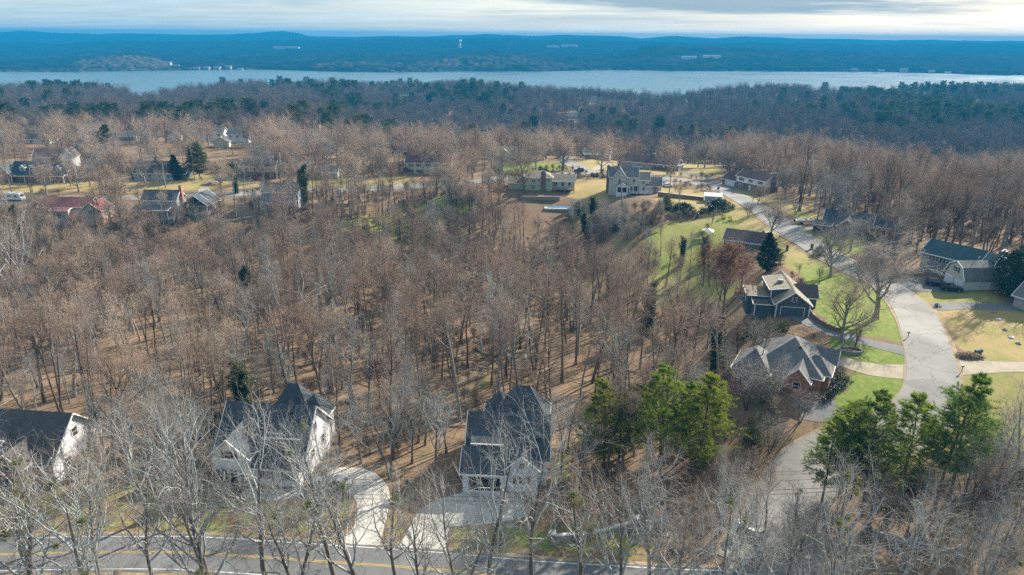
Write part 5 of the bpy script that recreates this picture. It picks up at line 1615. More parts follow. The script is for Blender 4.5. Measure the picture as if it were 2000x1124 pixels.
# wooden play frame and blue cover beside slate house
x, y = at_px(1450, 573)
o = empty('timber_frame', (x, y, float(hgt(x, y))), R(8), 'unfinished pale timber frame left of the slate house', 'timber frame')
f = MB()
for a in (-1.4, 1.4):
    for b in (-1.1, 1.1): f.bar((a, b, -.3), (a, b, 2.6), .18, .18)
    f.bar((a, -1.4, 2.6), (a, 1.4, 2.6), .16, .2)
for b in (-1.1, 1.1): f.bar((-1.7, b, 2.78), (1.7, b, 2.78), .16, .16); f.bar((-1.4, b, 1.0), (1.4, b, 1.0), .1, .14)
f.build('frame', M['wood_new'], o)
MB().bar((1.4, 1.1, 2.5), (5.2, 3.5, 1.4), .25, .18).bar((1.4, 1.6, 2.3), (5.2, 4.0, 1.2), .25, .18).build('ramp', M['wood_new'], o)
x, y = at_px(1459, 586)
o = empty('tarpaulin_heap', (x, y, float(hgt(x, y))), 0, 'bright blue tarpaulin covered heap beside pale timber frame', 'tarpaulin')
hb_ = MB(); ring = 10
vs = [(math.cos(a) * 1.5 * (1 + .12 * math.sin(3 * a)), math.sin(a) * 1.2, -.1) for a in np.linspace(0, 2 * math.pi, ring, False)] + [(math.cos(a + .2) * 1.15, math.sin(a + .2) * .9, 1.0 + .2 * math.sin(2 * a)) for a in np.linspace(0, 2 * math.pi, ring, False)] + [(0.1, 0, 1.45)]
hb_.add(vs, [(i, (i + 1) % ring, ring + (i + 1) % ring, ring + i) for i in range(ring)] + [(ring + i, ring + (i + 1) % ring, 2 * ring) for i in range(ring)]).build('sheet', M['blue_plastic'], o)
x, y = at_px(1509, 603)
o = empty('wheeled_bin', (x, y, float(hgt(x, y))), R(10), 'blue wheeled bin against the slate house corner', 'bin')
MB().add([(-.25, -.3, .05), (.25, -.3, .05), (.25, .3, .05), (-.25, .3, .05), (-.32, -.38, 1.0), (.32, -.38, 1.0), (.32, .38, 1.0), (-.32, .38, 1.0)], [(0, 3, 2, 1), (4, 5, 6, 7), (0, 1, 5, 4), (1, 2, 6, 5), (2, 3, 7, 6), (3, 0, 4, 7)]).build('body', M['blue_plastic'], o)
MB().box(-.35, .35, -.42, .42, 1.0, 1.08).build('lid', M['dark_plastic'], o)
x, y = at_px(1403, 371)
o = empty('wheeled_bin', (x, y, float(hgt(x, y))), R(-40), 'dark blue wheeled bin beside the brown roofed house garage', 'bin')
link('body', bpy.data.meshes['body.001'] if False else MB().add([(-.3, -.35, .05), (.3, -.35, .05), (.3, .35, .05), (-.3, .35, .05), (-.38, -.42, 1.15), (.38, -.42, 1.15), (.38, .42, 1.15), (-.38, .42, 1.15)], [(0, 3, 2, 1), (4, 5, 6, 7), (0, 1, 5, 4), (1, 2, 6, 5), (2, 3, 7, 6), (3, 0, 4, 7)]).mesh('body', M['blue_plastic']), o)
MB().box(-.4, .4, -.46, .46, 1.15, 1.23).build('lid', M['dark_plastic'], o)
# white garden table and covered things by the brown brick house
x, y = at_px(1381, 462)
o = empty('garden_canopy', (x, y, float(hgt(x, y))), R(-20), 'white square garden canopy on the grass beside brown brick house', 'canopy')
MB().add([(-2, -1.6, 1.9), (2, -1.6, 1.9), (2, 1.6, 1.9), (-2, 1.6, 1.9), (0, 0, 2.8)], [(0, 1, 4), (1, 2, 4), (2, 3, 4), (3, 0, 4), (3, 2, 1, 0)]).build('cover', M['white'], o)
pm = MB().box(-.05, .05, -.05, .05, -.3, 1.9).mesh('leg', M['chimney_metal'])
for a in (-1.9, 1.9):
    for b in (-1.5, 1.5): link('leg', pm, o, (a, b, 0))
# children's swing frame on the back lawn
x, y = at_px(1276, 457)
o = empty('play_slide', (x, y, float(hgt(x, y))), R(10), 'green topped garden play slide at edge of the bright back lawn', 'play slide')
MB().bar((-1.2, 0, 0), (-1.2, 0, 2.2), .12, .12).bar((-1.2, 1, 0), (-1.2, 1, 2.2), .12, .12).bar((-2.2, 0, 0), (-1.2, 0, 2.2), .1, .1).box(-2.2, -1.1, -.1, 1.1, 1.2, 1.32).build('frame', M['wood_deck'], o)
MB().add([(-1.1, .2, 1.35), (-1.1, .8, 1.35), (1.8, .8, .2), (1.8, .2, .2)], [(0, 1, 2, 3), (3, 2, 1, 0)]).bar((-1.1, .2, 1.45), (1.8, .2, .3), .06, .2).bar((-1.1, .8, 1.45), (1.8, .8, .3), .06, .2).build('chute', M['siding_sage'], o)
# retaining curb by the slate house drive, planter ring, wood chips, brush heaps
ln = resample([P(1581, 612), P(1596, 628), P(1622, 644), P(1645, 650)], .8)
cx, cy = ln.mean(0); z0 = float(hgt(cx, cy)); nn = normals2(ln)
o = empty('kerb_wall', (cx, cy, z0), 0, 'low curved dark retaining wall along the slate house drive', 'wall')
vs, fs = [], []
for p, n_ in zip(ln, nn):
    zl = float(hgt(p[0], p[1])) - z0
    for sg in (-1, 1):
        q = p + n_ * .22 * sg
        vs += [(q[0] - cx, q[1] - cy, zl - .5), (q[0] - cx, q[1] - cy, zl + .95)]
for k in range(len(ln) - 1):
    i = k * 4
    fs += [(i, i + 4, i + 5, i + 1), (i + 2, i + 3, i + 7, i + 6), (i + 1, i + 5, i + 7, i + 3)]
fs += [(0, 1, 3, 2), (len(vs) - 4, len(vs) - 2, len(vs) - 1, len(vs) - 3)]
MB().add(vs, fs).build('wall_body', M['brick_brown'], o)
x, y = at_px(1661, 687)
o = empty('tree_planter', (x, y, float(hgt(x, y))), R(-8), 'dark oblong stone planter ring on green lawn around small tree', 'planter')
pl = MB()
pts = [(math.cos(a) * 2.3, math.sin(a) * 1.3) for a in np.linspace(0, 2 * math.pi, 8, False)]
for (a, b), (c_, d_) in zip(pts, pts[1:] + pts[:1]): pl.bar((a, b, .25), (c_, d_, .25), .32, .6)
pl.build('rim', M['stone'], o); MB().slab([(a * .95, b * .95, .3) for a, b in pts], .3).build('soil', M['mulch'], o)


def heap(px, py, rx, ry, hz, label, m, name='brush_heap', cat='brush heap', seed=0):
    x, y = at_px(px, py); r_ = random.Random(seed)
    o = empty(name, (x, y, float(hgt(x, y))), 0, label, cat)
    b = MB()
    for k in range(260):
        a = r_.uniform(0, 6.28); q = math.sqrt(r_.random()); cx, cy = math.cos(a) * q * rx, math.sin(a) * q * ry
        zc = hz * (1 - q * q) * r_.random(); an = r_.uniform(0, 6.28); L_ = r_.uniform(.3, .8)
        b.bar((cx - math.cos(an) * L_, cy - math.sin(an) * L_, zc + r_.uniform(-.1, .2)), (cx + math.cos(an) * L_, cy + math.sin(an) * L_, zc + r_.uniform(0, .3)), .05, .05)
    vs = [(0, 0, hz * .75)] + [(math.cos(a) * rx * .8, math.sin(a) * ry * .8, -.1) for a in np.linspace(0, 6.28, 12, False)]
    b.add(vs, [(0, 1 + i, 1 + (i + 1) % 12) for i in range(12)])
    b.build('sticks', M[m], o)['kind'] = 'stuff'


M['brush'] = mat('pruned_sticks', (0.24, 0.17, 0.115), 0.95, 0.3, 2)
heap(1893, 697, 2.6, 1.3, .9, 'heap of cut brown brush on the dry lawn beside green lidded bin', 'brush', seed=3)
heap(412, 362, 4.2, 2.6, 2.0, 'mound of rusty brown leaves beside pale gravel drive', 'brush', 'leaf_heap', 'leaf heap', 5)
x, y = at_px(1910, 690)
o = empty('lidded_bin', (x, y, float(hgt(x, y))), R(15), 'dark green bin lying beside the brush heap on dry lawn', 'bin')
MB().tube([(-.7, 0, .4), (.5, 0, .45), (.7, 0, .45)], [.36, .42, .2], 10).build('body', M['siding_slate'], o); MB().tube([(.7, 0, .45), (.78, 0, .45)], [.45, .45], 10).build('lid', M['siding_sage'], o)
# post and rail beside house pads: low boulders near the dry lawn wall
ln = [P(1938, 610), P(1950, 625), P(1962, 645), P(1975, 660), P(1990, 672)]
for k, p in enumerate(ln):
    r_ = random.Random(k + 40)
    bm_ = MB(); n = 7
    vs = [(0, 0, .42 + .12 * r_.random())] + [(math.cos(a) * r_.uniform(.42, .7), math.sin(a) * r_.uniform(.4, .6), r_.uniform(.15, .3)) for a in np.linspace(0, 6.28, n, False)] + [(math.cos(a) * .7, math.sin(a) * .62, -.3) for a in np.linspace(0, 6.28, n, False)]
    bm_.add(vs, [(0, 1 + i, 1 + (i + 1) % n) for i in range(n)] + [(1 + i, 1 + n + i, 1 + n + (i + 1) % n, 1 + (i + 1) % n) for i in range(n)])
    tag(bm_.build('boulder', M['cap' if k % 2 else 'stone'], None, (p[0], p[1], p[2])), 'pale boulder edging the dry lawn bed, ' + ('farthest from', 'second farthest from', 'middle one before', 'second nearest to', 'nearest to')[k] + ' camera, by taupe house', 'boulder', 'boulders edging the lawn bed')

# water tower beyond the lake
x, y, z = far_hit(899, 96)
o = empty('water_tower', (x, y, z), 0, 'white water tower with round tank standing on the wooded far shore', 'water tower')
MB().tube([(0, 0, 23), (0, 0, 25), (0, 0, 28), (0, 0, 32), (0, 0, 35), (0, 0, 36.5)], [3, 6.5, 8.2, 8.2, 5.5, .5], 20).build('tank', M['tank'], o, smooth=True)
MB().tube([(0, 0, -14), (0, 0, 23)], [1.3, 1.3], 10).build('riser', M['tank'], o)
lg = MB().bar((8.4, 0, -14), (6.6, 0, 27), .9, .9).mesh('leg', M['tank'])
for k in range(6): link('leg', lg, o, (0, 0, 0), k * math.pi / 3)
MB().bar((-8, 0, 12), (8, 0, 12), .5, .5).bar((0, -8, 12), (0, 8, 12), .5, .5).build('brace', M['tank'], o)
# ------------------------------------------------------------------ trees: grown in numpy, level by level
def _norm(v):
    return v / np.maximum(np.linalg.norm(v, axis=-1, keepdims=True), 1e-9)


def path(p, d, length, n, trop, wander, rg):
    """Polylines from p along d; trop pulls upward, wander bends at random."""
    B = len(p)
    out = np.empty((B, n + 1, 3)); out[:, 0] = p
    step = (length / n)[:, None]
    for k in range(n):
        d = _norm(d + np.array([0, 0, 1.0]) * trop + rg.normal(0, wander, (B, 3)))
        out[:, k + 1] = out[:, k] + d * step
    return out


def sprout(pts, rad, per, ta, tb, ang, length, n, trop, wander, rg, rratio=0.55, tip=0.25, rmin=0.006, len_t=None):
    B, m, _ = pts.shape
    idx = np.repeat(np.arange(B), per)
    K = len(idx)
    j = np.tile(np.arange(per), B)
    t = ta + (tb - ta) * (j + rg.uniform(0.1, 0.9, K)) / per
    f = t * (m - 1); i0 = np.minimum(f.astype(int), m - 2); fr = (f - i0)[:, None]
    a, b = pts[idx, i0], pts[idx, i0 + 1]
    p = a + (b - a) * fr; tan = _norm(b - a)
    r0 = rad[idx, i0] * (1 - fr[:, 0]) + rad[idx, i0 + 1] * fr[:, 0]
    az = j * 2.39996 + rg.uniform(0, 6.28, B)[idx] + rg.normal(0, .4, K)
    ref = np.where(np.abs(tan[:, 2:3]) > 0.9, np.array([[1.0, 0, 0]]), np.array([[0, 0, 1.0]]))
    s = _norm(np.cross(tan, ref)); u = np.cross(s, tan)
    A = np.radians(rg.uniform(ang[0], ang[1], K))[:, None]
    d = np.cos(A) * tan + np.sin(A) * (np.cos(az)[:, None] * s + np.sin(az)[:, None] * u)
    plen = np.linalg.norm(np.diff(pts, axis=1), axis=2).sum(1)[idx]
    L = plen * length * rg.uniform(0.7, 1.25, K)
    if len_t is not None: L = L * len_t(t)
    q = path(p, d, L, n, trop, wander, rg)
    rs = np.maximum(np.minimum(r0 * rratio, r0 * .9), rmin)
    rr = rs[:, None] * np.linspace(1, tip, n + 1)[None, :]
    return q, np.maximum(rr, rmin * .6)


def tubes(groups):
    """groups: list of (pts (B,n,3), rad (B,n), sides) -> verts, faces"""
    V, F, base = [], [], 0
    for pts, rad, k in groups:
        B, n, _ = pts.shape
        if B == 0: continue
        tan = np.empty_like(pts)
        tan[:, 1:-1] = pts[:, 2:] - pts[:, :-2]; tan[:, 0] = pts[:, 1] - pts[:, 0]; tan[:, -1] = pts[:, -1] - pts[:, -2]
        tan = _norm(tan)
        mean = _norm(pts[:, -1] - pts[:, 0])
        ref = np.where(np.abs(mean[:, 2:3]) > 0.8, np.array([[1.0, .2, 0]]), np.array([[0, 0.1, 1.0]]))[:, None, :]
        s = _norm(np.cross(tan, ref)); u = np.cross(s, tan)
        a = np.arange(k) * 2 * np.pi / k
        v = pts[:, :, None, :] + (s[:, :, None, :] * np.cos(a)[None, None, :, None] + u[:, :, None, :] * np.sin(a)[None, None, :, None]) * rad[:, :, None, None]
        V.append(v.reshape(-1, 3))
        b = base + (np.arange(B) * n * k)[:, None, None] + (np.arange(n - 1) * k)[None, :, None]
        j = np.arange(k)[None, None, :]; j1 = (j + 1) % k
        F.append(np.stack([b + j, b + j1, b + k + j1, b + k + j], -1).reshape(-1, 4))
        base += B * n * k
    return np.concatenate(V), F


def leaf_cards(cent, size, rg, up_bias=0.0, aspect=2.0, per=1, spread=0.0):
    """Small rhombic leaves (two triangles each) round the given points."""
    c = np.repeat(cent, per, 0)
    K = len(c)
    if spread: c = c + rg.normal(0, spread, (K, 3))
    d = _norm(rg.normal(0, 1, (K, 3)) + np.array([0, 0, up_bias]))
    e = _norm(np.cross(d, rg.normal(0, 1, (K, 3))))
    L = size * rg.uniform(.7, 1.3, K)[:, None]
    v = np.stack([c - d * L / 2, c + e * L / aspect / 2, c + d * L / 2, c - e * L / aspect / 2], 1).reshape(-1, 3)
    f = (np.arange(K) * 4)[:, None] + np.arange(4)[None, :]
    return v, f


def join(parts):
    """parts: (verts, [faces...], material number) -> verts, faces list, numbers"""
    V, F, I, b = [], [], [], 0
    for v, fs, m in parts:
        V.append(v)
        for f in fs: F.append(f + b); I.append(m)
        b += len(v)
    return np.concatenate(V), F, I


BARK_GREY = mat('grey_bark', (0.24, 0.22, 0.195), 0.95, 0.3, 1.2, 0.4, 5, stretch=(3, 3, .6), obj_var=0.25)
BARK_DARK = mat('dark_bark', (0.12, 0.09, 0.065), 0.95, 0.3, 1.2, 0.4, 5, stretch=(3, 3, .6), obj_var=0.3)
BARK_PALE = mat('pale_lichened_bark', (0.48, 0.525, 0.515), 0.9, 0.3, 0.6, 0.3, 5, col2=(0.27, 0.285, 0.27), obj_var=0.15)
BARK_LOWER = mat('dark_lower_bark', (0.155, 0.14, 0.12), 0.95, 0.35, 0.8, 0.4, 5, stretch=(3, 3, .6), obj_var=0.2)
TW_BROWN = mat('brown_twigs', (0.24, 0.175, 0.125), 0.95, 0.2, .4, rand_col=((0.30, 0.225, 0.165), (0.37, 0.29, 0.215), (0.25, 0.21, 0.175), (0.34, 0.24, 0.175), (0.39, 0.325, 0.25), (0.28, 0.215, 0.16)), obj_var=0.18)
TW_RED = mat('reddish_twigs', (0.33, 0.225, 0.17), 0.95, 0.2, .4, obj_var=0.2)
TW_FAR = mat('far_twigs', (0.13, 0.11, 0.10), 0.95, 0.2, .4, rand_col=((0.13, 0.108, 0.096), (0.17, 0.148, 0.13), (0.10, 0.09, 0.082), (0.155, 0.115, 0.098)), obj_var=0.25)
TW_GREY = mat('grey_twigs', (0.34, 0.32, 0.30), 0.95, 0.2, .4, rand_col=((0.30, 0.29, 0.27), (0.24, 0.20, 0.175), (0.33, 0.31, 0.285)), obj_var=0.15)
TW_TAN = mat('tan_twigs', (0.43, 0.32, 0.235), 0.95, 0.2, .4, rand_col=((0.46, 0.345, 0.25), (0.40, 0.28, 0.205), (0.46, 0.39, 0.30), (0.45, 0.30, 0.22)), obj_var=0.15)
LEAF_RUST = mat('rust_leaves', (0.25, 0.135, 0.072), 0.9, 0.3, 2, col2=(0.17, 0.098, 0.06), trans=0.4)
LEAF_IVY = mat('ivy_leaves', (0.040, 0.075, 0.018), 0.5, 0.35, 1.2, spec=0.4, trans=0.4)
LEAF_MIST = mat('mistletoe_leaves', (0.13, 0.16, 0.030), 0.7, 0.2, 1.2, trans=0.4)
LEAF_MAG = mat('glossy_magnolia_leaves', (0.022, 0.062, 0.018), 0.32, 0.35, .8, spec=0.5)
LEAF_HEDGE = mat('dark_hedge_leaves', (0.022, 0.052, 0.022), 0.5, 0.35, .8, spec=0.4)
LEAF_YEL = mat('yellow_green_leaves', (0.22, 0.20, 0.03), 0.7, 0.3, .8, trans=0.4)
LEAF_OLIVE = mat('olive_leaves', (0.085, 0.095, 0.040), 0.7, 0.35, .8, obj_var=0.25, trans=0.4)
NEEDLE = mat('pine_needles', (0.20, 0.26, 0.026), 0.7, 0.25, .5, rand_col=((0.15, 0.24, 0.03), (0.25, 0.27, 0.02), (0.18, 0.26, 0.026)), obj_var=0.12, trans=0.55)
NEEDLE_SHADED = mat('shaded_pine_needles', (0.11, 0.18, 0.03), 0.7, 0.25, .5, rand_col=((0.09, 0.16, 0.03), (0.13, 0.19, 0.028), (0.10, 0.18, 0.03)), obj_var=0.12, trans=0.5)  # darker copy of the needles; shade on the right pines put into the colour
NEEDLE_DK = mat('dark_pine_needles', (0.030, 0.065, 0.022), 0.7, 0.3, .5, rand_col=((0.026, 0.060, 0.024), (0.040, 0.075, 0.020)), obj_var=0.15, trans=0.4)
NEEDLE_OL = mat('olive_pine_needles', (0.075, 0.095, 0.025), 0.7, 0.3, .5, obj_var=0.2, trans=0.4)
CEDAR = mat('cedar_foliage', (0.018, 0.048, 0.024), 0.7, 0.3, .5, obj_var=0.1)


class Tree:
    def __init__(s, kind, parts):
        s.kind = kind            # words for the label
        s.parts = parts          # list of (name, mesh)
        s.height = 1.0
        s.spread = 1.0


def hardwood(seed, H=20.0, stems=1, bole=0.42, limbs=13, spread=0.34, ang=(30, 58), r0=0.24, sub=(6, 6, 5), twig_len=0.55, bark=None, limb_mat=None, twig_mat=None,
             wander=0.06, lean=0.03, twig_r=0.016, up=0.10, leaves=None, ivy=False, mistletoe=0, kind='bare tree', fork=False, lr=(.58, .6, .6), lmin=(.018, .012, .010)):
    rg = np.random.default_rng(seed)
    bark = bark or BARK_DARK; limb_mat = limb_mat or bark; twig_mat = twig_mat or TW_BROWN
    base = np.zeros((stems, 3)); base[:, :2] = rg.normal(0, .25, (stems, 2)) * (stems > 1)
    d = np.zeros((stems, 3)); d[:, 2] = 1
    az = rg.uniform(0, 6.28) + np.arange(stems) * 6.28 / stems
    tilt = (0.13 if stems > 1 else lean)
    d[:, 0] += np.cos(az) * tilt; d[:, 1] += np.sin(az) * tilt
    n0 = 9
    tk = path(base, _norm(d), np.full(stems, H * (0.55 if fork else 0.95)) * rg.uniform(.86, 1.02, stems), n0, 0.03, wander * .55, rg)
    tr = r0 * np.linspace(1, .40 if fork else .16, n0 + 1)[None, :] * rg.uniform(.75, 1.05, stems)[:, None] / (stems ** .3)
    tr[:, 0] *= 1.35
    if fork:
        l1, r1 = sprout(tk, tr, limbs, bole, 1.0, ang, spread, 7, up, wander * 1.5, rg, lr[0], .22, lmin[0])
    else:
        l1, r1 = sprout(tk, tr, limbs, bole, .97, ang, spread, 6, up, wander * 1.6, rg, lr[0], .2, lmin[0], lambda t: np.clip(1.18 - (t - bole) / (1.02 - bole) * .9, .2, 1.2))
    l2, r2 = sprout(l1, r1, sub[0], .22, 1.0, (25, 60), .46, 4, up * .8, wander * 2.0, rg, lr[1], .3, lmin[1])
    l3, r3 = sprout(l2, r2, sub[1], .2, 1.0, (25, 65), .52, 3, up * .6, wander * 2.2, rg, lr[2], .35, lmin[2])
    l4, r4 = sprout(l3, r3, sub[2], .15, 1.0, (20, 60), twig_len, 2, up * .5, .12, rg, .7, .4, twig_r)
    r4 = np.maximum(r4, twig_r * np.array([1, .8, .45])[None, :])
    tv, tf = tubes([(tk, tr, 8)])
    trunk = np_mesh('trunk', tv, tf, [bark], [0] * len(tf), True)
    a = tubes([(l1, r1, 5)]); b = tubes([(l2, r2, 4)]); c = tubes([(l3, r3, 3), (l4, r4, 3)])
    pts = [(a[0], a[1], 0), (b[0], b[1], 0), (c[0], c[1], 1)]
    v, f, i = join(pts)
    crown = np_mesh('crown', v, f, [limb_mat, twig_mat], i, False)
    parts = [('trunk', trunk), ('crown', crown)]
    if leaves:
        m, per, size, frac = leaves
        tips = l4[:, -1][rg.random(len(l4)) < frac]
        lv, lf = leaf_cards(tips, size, rg, 0, 1.6, per, .18)
        parts.append(('leaves', np_mesh('leaves', lv, [lf], [m], [0])))
    if ivy:
        K = 4600
        ii = rg.integers(0, stems, K); t = rg.beta(1.1, 1.6, K) * (n0 - 1.2); i0 = t.astype(int); fr = (t - i0)[:, None]
        c0 = tk[ii, i0] * (1 - fr) + tk[ii, i0 + 1] * fr + rg.normal(0, .55, (K, 3))
        k1 = rg.integers(0, len(l1), K); t1 = rg.beta(1, 2.2, K) * 5.9; j0 = t1.astype(int); f1 = (t1 - j0)[:, None]
        c1 = l1[k1, j0] * (1 - f1) + l1[k1, j0 + 1] * f1 + rg.normal(0, .36, (K, 3))
        lv, lf = leaf_cards(np.concatenate([c0, c1]), .42, rg, 0, 1.4)
        parts.append(('ivy', np_mesh('ivy', lv, [lf], [LEAF_IVY], [0])))
    if mistletoe:
        for sp in l3[rg.integers(0, len(l3), mistletoe), 1]:
            lv, lf = leaf_cards(sp[None], .26, rg, 0, 1.8, 150, .26)
            parts.append(('mistletoe', np_mesh('mistletoe', lv, [lf], [LEAF_MIST], [0])))
    t = Tree(kind, parts)
    ext = l4[:, -1]
    t.height = float(np.percentile(ext[:, 2], 99)); t.spread = float(np.percentile(np.hypot(ext[:, 0], ext[:, 1]), 92))
    return t


def needle_tufts(cent, dirs, rg, n=7, L=.34, w=.045):
    K = len(cent)
    c = np.repeat(cent, n, 0); d = np.repeat(dirs, n, 0)
    v = _norm(d * .8 + rg.normal(0, .55, (K * n, 3)))
    s = _norm(np.cross(v, rg.normal(0, 1, (K * n, 3))))
    l = L * rg.uniform(.7, 1.25, (K * n, 1))
    V = np.stack([c - s * w / 2, c + s * w / 2, c + v * l], 1).reshape(-1, 3)
    return V, (np.arange(K * n) * 3)[:, None] + np.arange(3)[None, :]


def pine(seed, H=17.0, width=4.0, start=.22, whorl=.85, per=6, sub=8, tufts=5, needle=None, flat=True, taper=.85, bark=None, kind='pine', lean=.03, r0=.24, n=7, L=.36, w=.05, irregular=.35):
    rg = np.random.default_rng(seed)
    needle = needle or NEEDLE
    d0 = np.array([[rg.normal(0, lean), rg.normal(0, lean), 1.0]])
    tk = path(np.zeros((1, 3)), _norm(d0), np.array([H]), 10, .02, .015, rg)
    tr = r0 * np.linspace(1, .1, 11)[None, :]
    P_, D_, L_ = [], [], []
    nz = int(H * (1 - start) / whorl)
    for k in range(nz):
        t = start + (1 - start) * (k + .5) / nz
        f = t * 10; i0 = min(int(f), 9); p = tk[0, i0] + (tk[0, i0 + 1] - tk[0, i0]) * (f - i0)
        q = (t - start) / (1 - start)
        prof = (np.minimum(q / .22, 1) ** .6) * (1 - q ** 1.5 * taper)
        m = per + int(rg.integers(-1, 2))
        a0 = rg.uniform(0, 6.28)
        for j in range(m):
            a = a0 + 6.28 * j / m + rg.normal(0, .25)
            e = rg.normal(.12 + .35 * q, .10)
            P_.append(p + np.array([0, 0, rg.normal(0, .15)])); D_.append([math.cos(a), math.sin(a), e])
            L_.append(max(.5, width * prof * rg.uniform(1 - irregular, 1.15)))
    br = path(np.array(P_), _norm(np.array(D_)), np.array(L_), 5, .035, .06, rg)
    rr = np.maximum(.012, np.array(L_)[:, None] * .014) * np.linspace(1, .3, 6)[None, :]
    sb, sr = sprout(br, rr, sub, .3, 1.0, (35, 70), .40, 3, .03, .1, rg, .6, .4, .008)
    if flat: sb[:, 1:, 2] = sb[:, :1, 2] + .28 * (sb[:, 1:, 2] - sb[:, :1, 2])   # the sprays lie in flat layers
    # tufts along the sub branches and branch ends, flattened into layers
    tt = np.linspace(.25, 1.0, tufts)
    C_, T_ = [], []
    for arr in (sb,):
        m = arr.shape[1] - 1
        for t in tt:
            f = t * m; i0 = min(int(f), m - 1)
            C_.append(arr[:, i0] + (arr[:, i0 + 1] - arr[:, i0]) * (f - i0)); T_.append(_norm(arr[:, i0 + 1] - arr[:, i0]))
    C_.append(br[:, -1]); T_.append(_norm(br[:, -1] - br[:, -2]))
    C_.append(br[:, -2]); T_.append(_norm(br[:, -1] - br[:, -2]))
    C_, T_ = np.concatenate(C_), np.concatenate(T_) * np.array([1, 1, .5])
    nv, nf = needle_tufts(C_, T_ + np.array([0, 0, .25]), rg, n, L, w)
    tv, tf = tubes([(tk, tr, 8)])
    b = tubes([(br, rr, 4), (sb, sr, 3)])
    v, f, i = join([(b[0], b[1], 0), (nv, [nf], 1)])
    t = Tree(kind, [('trunk', np_mesh('trunk', tv, tf, [bark or BARK_DARK], [0] * len(tf), True)), ('crown', np_mesh('crown', v, f, [bark or BARK_DARK, needle], i))])
    t.height = H; t.spread = width
    return t


def leafy(seed, rx, ry, h, n, size, m, name='evergreen', stem=.15, shape='egg', z0=.0, twig=None, kind='shrub'):
    """Broad-leaved evergreen: leaf cards in clumps filling a shell, on short limbs."""
    rg = np.random.default_rng(seed)
    nc = max(10, int(n / 45))
    a = rg.uniform(0, 6.28, nc); q = rg.uniform(0, 1, nc) ** .55; zz = rg.uniform(0, 1, nc)
    prof = {'egg': np.sin(np.clip(zz * .85 + .15, 0, 1) * math.pi) ** .6, 'cone': (1 - zz) ** .8 * .95 + .05, 'box': np.ones(nc), 'dome': np.sqrt(np.clip(1 - zz ** 2, 0, 1))}[shape]
    q = np.maximum(q, .55 * rg.random(nc))
    c = np.stack([np.cos(a) * q * rx * prof, np.sin(a) * q * ry * prof, z0 + zz * (h - z0)], -1)
    if shape == 'box': c[:, :2] = np.stack([rg.uniform(-rx, rx, nc), rg.uniform(-ry, ry, nc)], -1)
    lv, lf = leaf_cards(c, size, rg, .3, 1.7, int(n / nc), size * 1.15)
    K = min(16, nc); base = np.zeros((K, 3)); tip = c[rg.choice(nc, K, False)]
    pts = np.stack([base, base * .3 + tip * .35 + np.array([0, 0, h * .12]), tip], 1); pts[:, 0, 2] = -.2
    rd = np.array([stem, stem * .5, .02])[None, :] * rg.uniform(.5, 1, K)[:, None]
    tv, tf = tubes([(pts, rd, 5)])
    t = Tree(kind, [('trunk', np_mesh('trunk', tv, tf, [BARK_DARK], [0] * len(tf), True)), ('crown', np_mesh('crown', lv, [lf], [m], [0]))])
    t.height = h; t.spread = rx
    return t


# near road: big pale limbed trees
FG = [hardwood(101 + k, H=25 + (k % 3) * 1.5, stems=1 + (k % 4 == 2), bole=.30, limbs=13, spread=.50, ang=(20, 48), r0=.42, sub=(6, 5, 3), twig_len=.5, lr=(.68, .64, .6), lmin=(.048, .030, .015), bark=BARK_LOWER, limb_mat=BARK_PALE, twig_mat=TW_GREY if k % 3 else TW_BROWN,
               wander=.10, twig_r=.007, up=.13, fork=False, mistletoe=(0, 3, 0, 5, 0, 2)[k], kind=('pale limbed grey tree', 'pale limbed tree with mistletoe', 'twin stemmed pale tree', 'pale tree thick with mistletoe', 'tall pale spreading tree', 'pale brown twigged tree')[k]) for k in range(6)]
# forest trees with long boles
FOREST = [hardwood(201 + k, H=(20, 22, 19, 24, 21, 18, 20, 23)[k], stems=(1, 1, 2, 1, 3, 1, 1, 2)[k], bole=(.56, .64, .58, .52, .60, .58, .34, .55)[k], limbs=(11, 10, 7, 12, 6, 11, 13, 7)[k], spread=.29, ang=(18, 44), r0=.34, sub=(6, 5, 4), twig_len=.6, lr=(.6, .6, .6), lmin=(.03, .018, .012),
                   bark=(BARK_DARK, BARK_GREY, BARK_DARK, BARK_DARK, BARK_DARK, BARK_GREY, BARK_GREY, BARK_DARK)[k], twig_mat=(TW_BROWN, TW_BROWN, TW_BROWN, TW_RED, TW_BROWN, TW_TAN, TW_GREY, TW_RED)[k], limb_mat=(None, None, None, None, None, BARK_GREY, BARK_PALE, None)[k],
                   wander=.08, twig_r=.010, up=.14, kind=('slim dark brown tree', 'straight grey trunked tree', 'twin stemmed dark tree', 'reddish twigged tree', 'three stemmed dark tree', 'tan crowned grey tree', 'pale limbed bushy tree', 'twin stemmed reddish tree')[k]) for k in range(8)]
